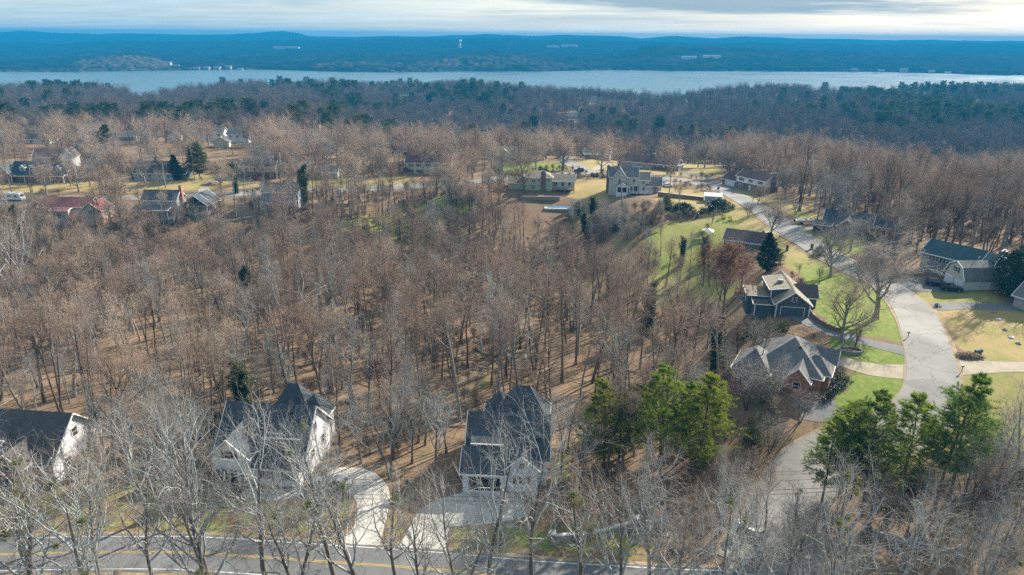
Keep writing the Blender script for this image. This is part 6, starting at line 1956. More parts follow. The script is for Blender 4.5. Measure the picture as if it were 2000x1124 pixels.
FOREST += [hardwood(231 + k, H=(23, 17, 15, 21, 19)[k], stems=(1, 1, 2, 1, 1)[k], bole=(.62, .34, .35, .5, .42)[k], limbs=(9, 10, 8, 11, 9)[k], spread=(.26, .46, .42, .30, .40)[k], ang=((16, 38), (34, 70), (28, 60), (20, 44), (30, 64))[k], r0=(.27, .34, .24, .27, .30)[k], sub=((5, 5, 4), (6, 5, 4), (6, 5, 4), (6, 5, 4), (5, 5, 4))[k], twig_len=.6,
                    lr=(.6, .62, .6), lmin=(.03, .018, .012), bark=(BARK_GREY, BARK_DARK, BARK_PALE, BARK_GREY, BARK_DARK)[k], limb_mat=(None, None, BARK_PALE, None, None)[k], twig_mat=(TW_TAN, TW_BROWN, TW_GREY, TW_RED, TW_TAN)[k], wander=(.05, .14, .12, .07, .15)[k], lean=(.02, .12, .1, .16, .2)[k], twig_r=.010, up=(.16, .06, .10, .12, .07)[k],
                    kind=('tall narrow grey tree', 'crooked wide dark tree', 'low pale twisted tree', 'leaning reddish tree', 'crooked leaning tan tree')[k]) for k in range(5)]
# open grown yard trees
YARD = [hardwood(301 + k, H=15, bole=.28, limbs=11, spread=.80, ang=(24, 64), r0=.40, sub=(8, 7, 6), twig_len=.55, lr=(.62, .6, .6), lmin=(.05, .03, .014), bark=BARK_GREY if k != 1 else BARK_DARK, limb_mat=BARK_GREY if k != 1 else BARK_DARK, twig_mat=(TW_TAN, TW_BROWN, TW_GREY)[k], wander=.07, twig_r=.015, up=.10, fork=True,
                 kind=('broad tan spreading tree', 'broad dark limbed tree', 'broad grey spreading tree')[k]) for k in range(3)]
RUST = hardwood(351, H=13, bole=.25, limbs=12, spread=.42, ang=(30, 60), r0=.3, sub=(6, 5, 4), twig_mat=TW_RED, twig_r=.015, leaves=(LEAF_RUST, 3, .30, .55), kind='russet leaved tree')
IVY = [hardwood(361 + k, H=17, bole=.4, limbs=10, spread=.36, ang=(24, 46), r0=.3, sub=(5, 5, 4), bark=BARK_GREY, twig_mat=TW_BROWN, twig_r=.015, ivy=True, up=.14, kind='ivy clad tree') for k in range(2)]
SMALL = [hardwood(381 + k, H=8, stems=1 + k, bole=.22, limbs=10, spread=.6, ang=(28, 60), r0=.13, sub=(5, 5, 4), bark=BARK_DARK, twig_mat=(TW_BROWN, TW_GREY)[k], twig_r=.013, up=.08, fork=True, kind=('small dark ornamental tree', 'small twin stemmed ornamental tree')[k]) for k in range(2)]
PINES = [pine(401 + k, H=17 + k, width=5.6 + .2 * k, start=(.16, .26, .34)[k], whorl=(1.25, 1.35, 1.45)[k], per=(7, 7, 7)[k], sub=11, tufts=5, n=9, L=.44, w=.055, irregular=.5, taper=.93, needle=(NEEDLE, NEEDLE, NEEDLE_SHADED)[k], kind=('bushy bright green pine', 'open layered green pine', 'tall bare stemmed green pine')[k]) for k in range(3)]
PINE_DK = [pine(421 + k, H=17, width=4.2, start=.33 + .1 * k, needle=(NEEDLE_DK, NEEDLE_OL)[k], sub=6, tufts=4, n=7, L=.55, w=.10, kind=('dark green pine', 'olive green pine')[k]) for k in range(2)]
PINE_WIDE = pine(431, H=13.5, width=5.6, start=.14, whorl=.8, per=8, sub=8, tufts=5, n=8, L=.5, w=.09, needle=NEEDLE_OL, taper=.72, irregular=.3, kind='broad rounded green pine')
CEDARS = [pine(441, H=10.5, width=3.3, start=.04, whorl=.5, per=8, sub=8, tufts=4, needle=CEDAR, taper=.95, n=6, L=.42, w=.10, irregular=.25, kind='dark cedar'), pine(442, H=13, width=3.4, start=.06, whorl=.6, per=7, sub=7, tufts=4, needle=NEEDLE_OL, taper=.9, n=6, L=.45, w=.10, kind='olive conical evergreen')]
MAGNOLIA = leafy(461, 4.6, 4.6, 10.5, 9000, .48, LEAF_MAG, shape='egg', stem=.3, z0=1.2, kind='glossy dark magnolia')
HEDGE = leafy(462, 8.0, 3.6, 4.6, 11000, .34, LEAF_HEDGE, shape='dome', stem=.12, kind='dark rounded evergreen hedge')
BUSH = [leafy(463, 1.0, 1.0, 1.1, 500, .22, LEAF_HEDGE, shape='dome', stem=.05, kind='round clipped evergreen bush'), leafy(464, 1.5, 1.5, 2.1, 700, .24, LEAF_YEL, shape='egg', stem=.06, kind='yellow green conical bush'),
        leafy(465, 2.6, 2.4, 4.2, 2200, .30, LEAF_OLIVE, shape='egg', stem=.12, kind='loose olive evergreen shrub')]
BRUSH = hardwood(471, H=3.6, stems=5, bole=.12, limbs=7, spread=.55, ang=(20, 55), r0=.05, sub=(4, 4, 3), bark=BARK_DARK, twig_mat=TW_BROWN, twig_r=.012, up=.08, kind='brush')
# cheap versions for the far woods
FARW = [hardwood(501 + k, H=17, stems=1, bole=.26, limbs=11, spread=.62, ang=(24, 62), r0=.26, sub=(6, 4, 3), fork=True, twig_len=.75, bark=BARK_GREY if k % 2 else BARK_DARK, twig_mat=TW_FAR, twig_r=.05, up=.13, kind='far') for k in range(4)]
FARP = [pine(521 + k, H=18, width=5.2, start=.38, taper=.45, whorl=1.3, per=6, sub=5, tufts=3, n=5, L=1.0, w=.30, needle=(NEEDLE_DK, NEEDLE_OL)[k], kind='far pine') for k in range(2)]

# fallen trunks and broken limbs for the forest floor
def fallen(seed):
    rg = np.random.default_rng(seed)
    n = 5
    L = rg.uniform(2.5, 9, n)
    L[0] = 11
    p = rg.normal(0, 3.0, (n, 3)); p[:, 2] = .22
    a = rg.uniform(0, 6.28, n)
    d = np.stack([np.cos(a), np.sin(a), rg.uniform(-.02, .03, n)], -1)
    pts = path(p, d, L, 4, 0, .03, rg)
    rad = (L * .022)[:, None] * np.linspace(1, .45, 5)[None, :]
    q, r = sprout(pts, rad, 4, .45, 1.0, (30, 70), .28, 2, .02, .1, rg, .4, .4, .012)
    v, f = tubes([(pts, rad, 6), (q, r, 4)])
    return Tree('fallen wood', [('trunk', np_mesh('fallen_trunk', v, f, [BARK_GREY], [0] * len(f), True))])


LOGS = [fallen(601 + k) for k in range(3)]
# ------------------------------------------------------------------ where the trees stand
HARD = {}


def road_clear(x, y, extra=0.0):
    ok = np.ones(len(x), bool)
    for ln, w in ROADLINES:
        for k in range(0, len(ln), 2):
            ok &= (x - ln[k, 0]) ** 2 + (y - ln[k, 1]) ** 2 > (w + extra) ** 2
    return ok


def pad_clear(x, y, f=1.0):
    ok = np.ones(len(x), bool)
    for px_, py_, r in PAD: ok &= (x - px_) ** 2 + (y - py_) ** 2 > (r * f) ** 2
    return ok


def lawn_hit(x, y):
    k = np.zeros(len(x), bool)
    for pl in LAWNS: k |= in_poly(x, y, pl)
    return k


def jitter(x0, x1, y0, y1, step, rg, amt=.42):
    gx = np.arange(x0, x1, step); gy = np.arange(y0, y1, step)
    X, Y = np.meshgrid(gx, gy); X = X + (np.arange(len(gy)) % 2)[:, None] * step / 2
    X = X + rg.uniform(-amt, amt, X.shape) * step; Y = Y + rg.uniform(-amt, amt, Y.shape) * step
    return X.ravel(), Y.ravel()


def in_view(x, y, m=0.0):
    return (np.abs(x) < .80 * y + 14 + m)


# parts of the photo that must stay open to view: x0, x1, y0, y1, distance beyond which it matters not, keep chance
KEEP = [
    (985, 1125, 340, 384, 283, 0), (1180, 1300, 328, 388, 270, 0), (1385, 1505, 328, 385, 280, 0), (1200, 1345, 300, 345, 320, 0.04), (505, 590, 352, 402, 250, 0.45), (265, 420, 366, 440, 238, .5), (40, 205, 374, 430, 236, .65), (0, 130, 318, 372, 300, .4),
    (480, 540, 305, 352, 315, .08), (1100, 1180, 318, 348, 320, 0), (1000, 1105, 318, 338, 330, .1), (1370, 1430, 378, 415, 255, 0), (790, 850, 308, 342, 320, .15), (240, 345, 318, 375, 300, .2), (0, 340, 352, 395, 275, .6), (340, 510, 345, 385, 290, .4), (1050, 1150, 390, 415, 262, .1),
    (1460, 1620, 500, 640, 135, 0), (1540, 1660, 660, 800, 100, .0), (1780, 2000, 470, 600, 150, 0), (1400, 1560, 420, 520, 190, .0), (1560, 1700, 410, 480, 190, .15), (1400, 1800, 380, 560, 140, 0), (1600, 1900, 560, 740, 90, 0), (1800, 2000, 560, 900, 82, .0),
    (1270, 1420, 440, 530, 170, .55), (440, 655, 765, 935, 87, .05), (900, 1075, 785, 960, 87, .05), (0, 185, 820, 960, 86, .3), (1400, 1640, 880, 1010, 74, .1), (680, 745, 905, 1040, 78, .25), (810, 1020, 965, 1030, 78, .25), 
]


def keep_ok(x, y, z, h, w, rg):
    """False for trees that would stand in front of what the photo shows open."""
    cx, top = to_px(x, y, z + h * .96)
    _, bot = to_px(x, y, z + h * .33)
    d = y * math.cos(PITCH) + (CAMH - z) * math.sin(PITCH)
    hw = w * .62 * FPX / d
    ok = np.ones(len(x), bool)
    lim = rg.random(len(x))
    for x0, x1, y0, y1, dist, ch in KEEP:
        hit = (cx + hw > x0) & (cx - hw < x1) & (top < y1) & (bot > y0) & (y < dist)
        ok &= ~hit | (lim < ch)
    for x0, x1, y0, y1, dist in PROT:
        hit = (cx + hw * .8 > x0) & (cx - hw * .8 < x1) & (top < y1) & (bot > y0) & (y < dist) & (y > dist - 160)
        ok &= ~hit
    return ok


SPOTS = []      # (x, y, z, scale, turn, tree, note)


def add_spots(x, y, trees, rg, hs=(.85, 1.12), note=None, filt=True, prob=None, wood=True):
    z = hgt(x, y)
    pick = rg.choice(len(trees), len(x), p=prob)
    sc = rg.uniform(*hs, len(x))
    hh = np.array([t.height for t in trees])[pick] * sc; ww = np.array([t.spread for t in trees])[pick] * sc
    ok = keep_ok(x, y, z, hh, ww, rg) if filt else np.ones(len(x), bool)
    for i in np.nonzero(ok)[0]:
        SPOTS.append((float(x[i]), float(y[i]), float(z[i]), float(sc[i]), float(rg.uniform(0, 6.28)), trees[pick[i]], note))


def clear_sel(x, y, lawn=0.0, rg=rng, pf=1.0, extra=0.0):
    ok = in_view(x, y) & road_clear(x, y, extra) & pad_clear(x, y, pf)
    ln = lawn_hit(x, y)
    return ok & (~ln | (rg.random(len(x)) < lawn))


rgp = np.random.default_rng(77)
# foreground verge: on the near side of the road and between road and houses
fg_list = [(-71, 66, 1), (-66, 59, 0), (-61, 69.5, 4), (-56.5, 63, 3), (-52, 68.5, 0), (-47.5, 60, 5), (-44, 67.5, 4), (-38.6, 69, 2), (-35.2, 62, 0), (-30.5, 68, 4), (-26.5, 65.5, 2), (-22.4, 69, 5), (-18.4, 66, 1), (-14.0, 68.6, 4), (-10.5, 64, 0), (-6.2, 66.5, 2), (-2.5, 63, 4),
           (3.2, 67.5, 4), (8.5, 66.0, 3), (12.6, 62, 0), (17.0, 67.0, 4), (20.6, 64.6, 0), (24.0, 61.0, 5), (28.5, 66, 2), (33.0, 64.0, 0), (39.0, 65.5, 5), (45.5, 63.5, 4), (50.5, 66.0, 0), (55.5, 62.5, 2), (60.0, 68.0, 5), (66.0, 65.0, 4), (70.5, 69.5, 0), (63, 60, 1)]
fx = np.array([a[0] for a in fg_list], float); fy = np.array([a[1] for a in fg_list], float)
for (x, y, k) in fg_list:
    sc = rgp.uniform(.76, 1.02)
    if x > 26: sc *= .82
    SPOTS.append((x, y, float(hgt(x, y)), sc, float(rgp.uniform(0, 6.28)), FG[k], 'verge'))
x, y = jitter(-75, 40, 81.5, 88, 6.5, rgp)
k = clear_sel(x, y, .7, rgp, .85, 0.5)
add_spots(x[k], y[k], FG, rgp, (.5, .8), 'front yard')
x, y = jitter(-90, 70, 44, 58, 11, rgp)
k = (np.abs(x) < .95 * y + 6)
add_spots(x[k], y[k], FG, rgp, (.55, .78), 'near')

# the wood behind the front houses, up to the ridge street
x, y = jitter(-235, 120, 98, 262, 7.5, rgp, .5)
t_ = x / y
k = clear_sel(x, y, .05, rgp, .95, 1.0)
k &= ~((t_ > .36) & (y > 92))
k &= ~((t_ > .20) & (t_ < .37) & (y > 165) & (rgp.random(len(x)) < .40))
q = k & (y < 185)
add_spots(x[q], y[q], FOREST + FG[:1] + IVY[:1] + [RUST], rgp, (.74, 1.24), 'wood', True, [.13, .09, .09, .08, .06, .08, .08, .07, .06, .07, .05, .05, .05, .02, .01, .01])
x, y = jitter(-235, 120, 183, 262, 6.0, rgp, .5)
t_ = x / y
q = clear_sel(x, y, .05, rgp, .95, 1.0) & ~(t_ > .36) & ~((t_ > .20) & (rgp.random(len(x)) < .40))
add_spots(x[q], y[q], FOREST + YARD[:2] + SMALL, rgp, (.52, .96), 'wood', True, [.12, .08, .08, .08, .06, .10, .06, .07, .06, .07, .05, .06, .05, .02, .02, .01, .01])
x, y = jitter(-110, -30, 97, 128, 7.5, rgp, .5)
k = clear_sel(x, y, .05, rgp, .95, 1.0)
add_spots(x[k], y[k], [FOREST[6], SMALL[1]], rgp, (.45, .8), 'wood')
# trees between pines and slate house, scrub edge
for px, py, tr, sc in ((1395, 640, FOREST[1], 1.0), (1385, 560, FOREST[0], .8), (1310, 700, FOREST[2], .9), (1250, 720, FOREST[0], .95), (1500, 885, SMALL[1], 1.2), (1330, 520, IVY[0], .62), (1372, 520, IVY[1], .66), (1235, 590, FOREST[3], .8), (1440, 690, SMALL[0], 1.4), (1480, 700, SMALL[1], 1.3), (1350, 640, SMALL[1], 1.3), (1290, 640, FOREST[6], .62), (1420, 770, FOREST[6], .6), (1460, 800, SMALL[1], 1.5), (1390, 700, FOREST[6], .7), (1490, 790, SMALL[1], 1.5), (1515, 805, FOREST[6], .55), (1475, 745, FOREST[2], .65), (1500, 830, SMALL[0], 1.4), (1560, 825, SMALL[1], 1.1), (1490, 1070, FOREST[3], .55), (1450, 1062, SMALL[0], 1.3), (1562, 1078, SMALL[1], 1.4), (1412, 1010, FOREST[6], .5), (1425, 975, SMALL[1], 1.1), (1540, 1100, FG[5], .5), (1590, 1040, SMALL[0], 1.2), (1620, 1050, FOREST[7], .5), (1470, 1100, FG[0], .55)):
    p = P(px, py); SPOTS.append((p[0], p[1], p[2], sc, float(rgp.uniform(0, 6.28)), tr, 'slope'))
for px in range(10, 980, 26):
    py = 432 + rgp.uniform(-8, 34) + (-14 if px > 600 else 0)
    p = P(px + rgp.uniform(-9, 9), py)
    if not (pad_clear(p[:1], p[1:2], .75) & road_clear(p[:1], p[1:2]))[0] or rgp.random() < .18: continue
    tr, lo, hi = ((FOREST[5], .62, .9), (FG[4], .45, .70), (FOREST[6], .6, .85), (FG[0], .42, .62), (FOREST[3], .6, .85), (YARD[0], .7, .95))[int(rgp.integers(0, 6))]
    SPOTS.append((p[0], p[1], p[2], float(rgp.uniform(lo, hi)), float(rgp.uniform(0, 6.28)), tr, 'slope'))
for px in range(20, 760, 38):
    p = P(px + rgp.uniform(-12, 12), 356 + rgp.uniform(-4, 16))
    if not (pad_clear(p[:1], p[1:2], .7) & road_clear(p[:1], p[1:2]))[0] or rgp.random() < .25: continue
    SPOTS.append((p[0], p[1], p[2], float(rgp.uniform(.7, 1.0)), float(rgp.uniform(0, 6.28)), (YARD[0], FOREST[5], YARD[2])[int(rgp.integers(0, 3))], 'yard'))
for k in range(34):
    p = P(rgp.uniform(1095, 1290), rgp.uniform(418, 480))
    if not (pad_clear(p[:1], p[1:2], .8) & road_clear(p[:1], p[1:2]))[0]: continue
    tr, lo, hi = ((SMALL[0], .7, 1.2), (SMALL[1], .8, 1.3), (BUSH[2], .5, .9), (FOREST[6], .35, .55), (FOREST[10], .4, .6))[int(rgp.integers(0, 5))]
    SPOTS.append((p[0], p[1], p[2], float(rgp.uniform(lo, hi)), float(rgp.uniform(0, 6.28)), tr, 'slope'))
for px, py, tr, sc in ((1300, 560, FOREST[3], .75), (1345, 545, FOREST[8], .7), (1290, 500, FOREST[0], .6), (1410, 520, SMALL[1], 1.2), (1265, 540, FOREST[5], .7), (1320, 600, FOREST[1], .8), (1260, 620, FOREST[2], .85), (1280, 430, SMALL[0], 1.1), (1390, 440, SMALL[0], 1.0), (1460, 425, SMALL[1], .9)):
    p = P(px, py); SPOTS.append((p[0], p[1], p[2], sc, float(rgp.uniform(0, 6.28)), tr, 'slope'))
for px, py, k, sc in ((705, 905, 0, .52), (765, 935, 2, .60), (805, 905, 3, .55), (852, 940, 1, .62), (872, 885, 5, .50), (690, 840, 4, .50), (720, 800, 0, .62), (790, 830, 2, .55), (1095, 925, 4, .60), (1135, 955, 3, .66), (1108, 880, 0, .50), (305, 930, 2, .52), (345, 905, 0, .50), (250, 945, 4, .56), (385, 930, 5, .46), (205, 890, 1, .52), (285, 865, 0, .55), (330, 845, 2, .50), (400, 880, 0, .40), (830, 870, 4, .58)):
    p = P(px, py); SPOTS.append((p[0], p[1], p[2], sc, float(rgp.uniform(0, 6.28)), FG[k], 'slope'))
for px, py, tr, sc in ((1905, 985, SMALL[1], 1.5), (1935, 1010, FG[2], .62), (1965, 975, FG[4], .70), (1990, 1020, SMALL[0], 1.6), (1920, 945, SMALL[0], 1.3), (1960, 930, SMALL[1], 1.2), (1870, 1030, FG[5], .58), (1830, 1040, SMALL[1], 1.5), (1770, 1050, FG[0], .55), (1730, 1030, SMALL[0], 1.5), (1690, 1060, FG[3], .52), (1900, 1060, FOREST[7], .6), (1985, 950, BUSH[2], .9), (1940, 970, BUSH[2], .8), (1880, 1000, BUSH[2], .7)):
    p = P(px, py); SPOTS.append((p[0], p[1], p[2], sc, float(rgp.uniform(0, 6.28)), tr, 'slope'))
# yard trees that stand alone
for px, py, tr, sc in ((1025, 378, YARD[1], 1.35), (1098, 322 + 10, YARD[0], 1.15), (1174, 340, YARD[0], 1.25), (1425, 345, YARD[2], 1.1), (1480, 400, YARD[1], .55), (1505, 462, YARD[2], .95), (1622, 541, YARD[2], 1.15), (1710, 622, YARD[2], 1.5), (1642, 668, YARD[0], 1.0), (1669, 682, SMALL[0], 1.25),
                       (1405, 650, RUST, 1.75), (1372, 560, RUST, 1.0), (1446, 575, RUST, .85), (1470, 395, SMALL[0], .9), (1555, 420, SMALL[1], .8), (1215, 400, FOREST[1], 1.0), (1305, 392, FOREST[5], .85), (1318, 375, SMALL[1], .55), (1360, 352, SMALL[0], .4), (1600, 545, SMALL[1], .55), (1560, 535, SMALL[0], .55), (742, 792, RUST, .95), (1660, 492, YARD[2], .85), (1690, 520, SMALL[1], .9), (1745, 500, YARD[1], 1.0),
                       (830, 333, YARD[0], 1.4), (855, 338, YARD[0], 1.2), (1620, 440, YARD[2], 1.25), (1665, 425, YARD[2], 1.3), (596, 408, IVY[0], 1.18), (1155, 440, IVY[1], .75), (1140, 470, IVY[0], .7), (462, 378, IVY[1], .85), (540, 315, YARD[0], 1.3), (40, 460, IVY[0], .75), (880, 392, IVY[1], .7), (1505, 375, SMALL[0], .8), (1130, 335, SMALL[0], .5)):
    p = P(px, py); SPOTS.append((p[0], p[1], p[2], sc, float(rgp.uniform(0, 6.28)), tr, 'yard'))
# bright pines by the street mouth and the rest of the evergreens
for px, py, tr, sc in ((1180, 915, PINES[0], .95), (1288, 935, PINES[1], 1.14), (1358, 925, PINES[0], 1.12), (1238, 890, PINES[0], .86), (1325, 905, PINES[0], .98), (1208, 905, PINES[0], .8), (1604, 985, PINES[1], .84), (1640, 965, PINES[1], .92), (1685, 1004, PINES[2], 1.12), (1660, 975, PINES[0], .9), (1752, 990, PINES[1], 1.16), (1820, 1003, PINES[2], 1.18), (1856, 975, PINES[1], 1.04),
                       (391, 348, PINE_WIDE, 1.12), (347, 352, CEDARS[1], .95), (210, 310, PINE_DK[1], 1.0), (1497, 530, CEDARS[0], 1.0), (985, 238, PINE_DK[0], 1.25), (1000, 245, PINE_DK[0], 1.1), (1045, 240, PINE_DK[0], 1.0), (925, 295, PINE_DK[0], .8), (1620, 320, PINE_DK[1], 1.0), (1100, 290, PINE_DK[1], .95), (920, 240, PINE_DK[1], .9), (1135, 240, PINE_DK[0], 1.0)):
    p = P(px, py); SPOTS.append((p[0], p[1], p[2], sc, float(rgp.uniform(0, 6.28)), tr, 'pine'))
for k in range(7):
    p = P(1330 + k * 22, 285); SPOTS.append((p[0], p[1] + rgp.uniform(-20, 20), p[2], rgp.uniform(.9, 1.15), float(rgp.uniform(0, 6.28)), PINE_DK[1], 'pine'))
for px, py, tr, sc in ((1970, 577, MAGNOLIA, .98), (2010, 590, MAGNOLIA, .8), (1400, 412, HEDGE, .95), (1335, 418, HEDGE, .8), (1300, 408, BUSH[2], 1.2), (1412, 428, BUSH[1], .8), (1425, 432, BUSH[1], .7), (1600, 500, BUSH[2], .7), (1300, 410, BUSH[2], .9), (1285, 374, BUSH[2], .5), (1065, 338, BUSH[0], 1.6), (1055, 338, BUSH[0], 1.4), (1165, 346, BUSH[0], 1.4), (1158, 344, BUSH[0], 1.3), (1178, 348, BUSH[0], 1.3),
                       (1640, 740, BUSH[0], 1.0), (1632, 752, BUSH[0], .9), (1628, 766, BUSH[0], 1.1), (1645, 758, BUSH[0], .9), (1618, 778, BUSH[0], 1.0), (1606, 785, BUSH[0], .8), (1655, 745, BUSH[0], .8), (430, 850, BUSH[2], 1.1), (415, 835, BUSH[2], .9), (170, 480, BUSH[2], 1.1), (60, 470, BUSH[2], 1.8), (20, 460, BUSH[2], 2.2), (35, 475, BUSH[2], 2.0), (1125, 304, BUSH[2], 1.3), (1455, 660, BUSH[2], .9), (1500, 655, BUSH[2], .8), (1530, 648, BUSH[2], .7),
                       (1160, 450, BUSH[2], 1.5), (1130, 420, BUSH[2], 1.3), (1110, 450, BUSH[2], 1.4), (1830, 600, BUSH[0], .7), (1700, 470, BUSH[2], 1.0), (1470, 870, BUSH[2], .9), (1780, 960, BUSH[2], 1.0), (1740, 940, BUSH[2], .9), (1380, 900, BUSH[2], .8)):
    p = P(px, py); SPOTS.append((p[0], p[1], p[2], sc, float(rgp.uniform(0, 6.28)), tr, 'shrub'))
# wood on the right beyond the street, and the trees along the ridge
x, y = jitter(-330, 330, 262, 440, 8.6, rgp)
k = clear_sel(x, y, .12, rgp, .9, 1.5)
q = rgp.random(len(x)) < .42
add_spots(x[k & q], y[k & q], [YARD[0], YARD[2]], rgp, (.80, 1.15), 'ridge', True, [.75, .25])
add_spots(x[k & ~q], y[k & ~q], FOREST, rgp, (.58, .88), 'ridge', True, [.06, .10, .05, .11, .03, .26, .05, .06, .10, .04, .02, .05, .07])
x, y = jitter(95, 330, 150, 262, 6.4, rgp)
t_ = x / y
k = clear_sel(x, y, .03, rgp, 1.0, 2.0) & (t_ > .40) & ~((t_ < .5) & (y < 215)) & ~((y < 180) & (t_ < .78))
add_spots(x[k], y[k], FOREST, rgp, (.80, 1.12), 'right wood', True, [.12, .12, .08, .08, .07, .10, .08, .07, .08, .06, .04, .05, .05])

# ------------------------------------------------------------------ the nearest trees one by one, the rest of the wood as one mass
LAND = [('the brown shuttered house', 555, 850), ('the dark roofed house', 985, 860), ('the white gabled brick house', 95, 890), ('the concrete pad', 920, 995), ('the curving concrete drive', 715, 970), ('the utility pole', 978, 985),
        ('the curved entrance wall', 1180, 1040), ('the side street mouth', 1530, 1010), ('the bright pines', 1290, 820), ('the tall pines', 1740, 860), ('the hip roofed house', 1575, 730), ('the slate house', 1540, 570), ('the sage house', 1052, 360), ('the decked house', 1235, 355),
        ('the porched house', 315, 405), ('the red roofed house', 120, 400), ('the grey blue house', 548, 378), ('the dry lawn', 1940, 680), ('the bright back lawn', 1320, 480), ('the grey brick house', 1840, 515), ('the russet tree', 1420, 480), ('the ivy clad tree', 590, 345), ('the ranch house', 1270, 315), ('the long wall', 1780, 1065), ('the dormered house', 60, 335)]
ORD = ['nearest', 'second nearest', 'third nearest', 'fourth nearest', 'fifth nearest', 'sixth nearest', 'seventh nearest', 'eighth nearest', 'ninth nearest', 'tenth nearest', 'eleventh nearest', 'twelfth nearest', 'thirteenth nearest', 'fourteenth nearest', 'fifteenth nearest', 'sixteenth nearest']
EVER = set(id(t) for t in PINES + PINE_DK + [PINE_WIDE] + CEDARS + [MAGNOLIA, HEDGE] + BUSH)
hard = [s for s in SPOTS if id(s[5]) not in EVER]
ever = [s for s in SPOTS if id(s[5]) in EVER]


def shown(s):
    cx, cy = to_px(s[0], s[1], s[2] + s[5].height * s[3] * .6)
    _, ty = to_px(s[0], s[1], s[2] + s[5].height * s[3])
    return -30 < cx < 2030 and ty < 1105 and s[1] > 40


hard_in = [s for s in hard if shown(s)]
size = lambda s: s[5].height * s[3] / math.hypot(s[0], s[1]) * (1.6 if s[6] in ('yard', 'slope', 'verge') else 1.0)
hard_in.sort(key=size, reverse=True)
ONES, REST = hard_in[:296], hard_in[296:]
hard_out = [s for s in hard if not shown(s)]
REST += [s for s in hard_out if s[1] > 40]


def relation(s):
    cx, cy = to_px(s[0], s[1], s[2] + s[5].height * s[3] * .5)
    best = min(LAND, key=lambda l: math.hypot((l[1] - cx), (l[2] - cy) * 1.3))
    dx, dy = cx - best[1], cy - best[2]
    d = math.hypot(dx, dy)
    if abs(dx) > abs(dy) * 1.1: rel = 'left of' if dx < 0 else 'right of'
    else: rel = 'behind' if dy < 0 else 'in front of'
    return best[0], rel, d


def place_ones(spots, nm, cat, group, kindword=None):
    info = {}
    for s in spots:
        l, r, d = relation(s)
        info.setdefault((s[5].kind, l, r), []).append((d, s))
    for (kd, l, r), items in info.items():
        items.sort(key=lambda a: a[0])
        for n, (d, s) in enumerate(items):
            lab = f'{kd} {r} {l}'
            if len(items) > 1: lab += f', {ORD[n] if n < len(ORD) else "far"} to it'
            o = empty(nm, (s[0], s[1], s[2] - .1), s[4], lab, cat, group)
            vr = random.Random(f'{s[0]:.2f}{s[1]:.2f}')
            o.scale = (s[3] * vr.uniform(.88, 1.14), s[3] * vr.uniform(.88, 1.14), s[3] * vr.uniform(.9, 1.08))
            o.rotation_euler = (vr.gauss(0, .035), vr.gauss(0, .035), s[4])
            for pn, me in s[5].parts:
                q = link(pn, me, o)
                if pn == 'mistletoe': q['kind'] = 'stuff'


place_ones(ONES, 'bare_tree', 'tree', 'bare hardwood trees')
for kinds, nm, cat, grp in ((PINES, 'pine_tree', 'pine', 'green pines by the street mouth'), (PINE_DK + [PINE_WIDE], 'pine_tree', 'pine', 'pines along the ridge'), (CEDARS, 'cedar_tree', 'cedar', None), ([MAGNOLIA], 'magnolia_tree', 'magnolia', None), ([HEDGE], 'hedge', 'hedge', None), (BUSH, 'evergreen_bush', 'bush', 'evergreen bushes')):
    ids = set(id(t) for t in kinds)
    place_ones([s for s in ever if id(s[5]) in ids], nm, cat, grp)


def scatter(name, pts, scales, rots, trees):
    """One object that stands copies of the given trees on its points (geometry nodes)."""
    n = len(pts)
    pick = rng.integers(0, len(trees), n) if not isinstance(trees, tuple) else trees[1]
    trees = trees if not isinstance(trees, tuple) else trees[0]
    me = bpy.data.meshes.new(name)
    me.vertices.add(n); me.vertices.foreach_set('co', np.asarray(pts, np.float32).ravel())
    for nm, ty, val in (('tree_scale', 'FLOAT', scales), ('tree_turn', 'FLOAT', rots), ('tree_pick', 'INT', pick)):
        a = me.attributes.new(nm, ty, 'POINT'); a.data.foreach_set('value', np.asarray(val, np.float32 if ty == 'FLOAT' else np.int32))
    o = link(name, me)
    o['kind'] = 'stuff'
    ng = bpy.data.node_groups.new(name + '_nodes', 'GeometryNodeTree')
    ng.interface.new_socket('Geometry', in_out='INPUT', socket_type='NodeSocketGeometry'); ng.interface.new_socket('Geometry', in_out='OUTPUT', socket_type='NodeSocketGeometry')
    N, L = ng.nodes.new, ng.links.new
    gi, go = N('NodeGroupInput'), N('NodeGroupOutput'); jn = N('GeometryNodeJoinGeometry')

    def attr(nm, ty):
        a = N('GeometryNodeInputNamedAttribute'); a.data_type = ty; a.inputs['Name'].default_value = nm
        return a.outputs['Attribute']
    sc, tn, pk = attr('tree_scale', 'FLOAT'), attr('tree_turn', 'FLOAT'), attr('tree_pick', 'INT')
    cb = N('ShaderNodeCombineXYZ'); L(tn, cb.inputs[2])
    for i, t in enumerate(trees):
        cmp_ = N('FunctionNodeCompare'); cmp_.data_type = 'INT'; cmp_.operation = 'EQUAL'
        L(pk, cmp_.inputs[2]); cmp_.inputs[3].default_value = i
        for pn, tm in t.parts:
            src = HARD.get(tm.name)
            if src is None:
                src = bpy.data.objects.new('source_' + pn, tm); HARD[tm.name] = src
            oi = N('GeometryNodeObjectInfo'); oi.inputs['Object'].default_value = src; oi.inputs['As Instance'].default_value = True
            ip = N('GeometryNodeInstanceOnPoints')
            L(gi.outputs[0], ip.inputs['Points']); L(cmp_.outputs[0], ip.inputs['Selection']); L(oi.outputs['Geometry'], ip.inputs['Instance'])
            L(cb.outputs[0], ip.inputs['Rotation']); L(sc, ip.inputs['Scale']); L(ip.outputs[0], jn.inputs[0])
    L(jn.outputs[0], go.inputs[0])
    md = o.modifiers.new('scatter', 'NODES'); md.node_group = ng
    return o


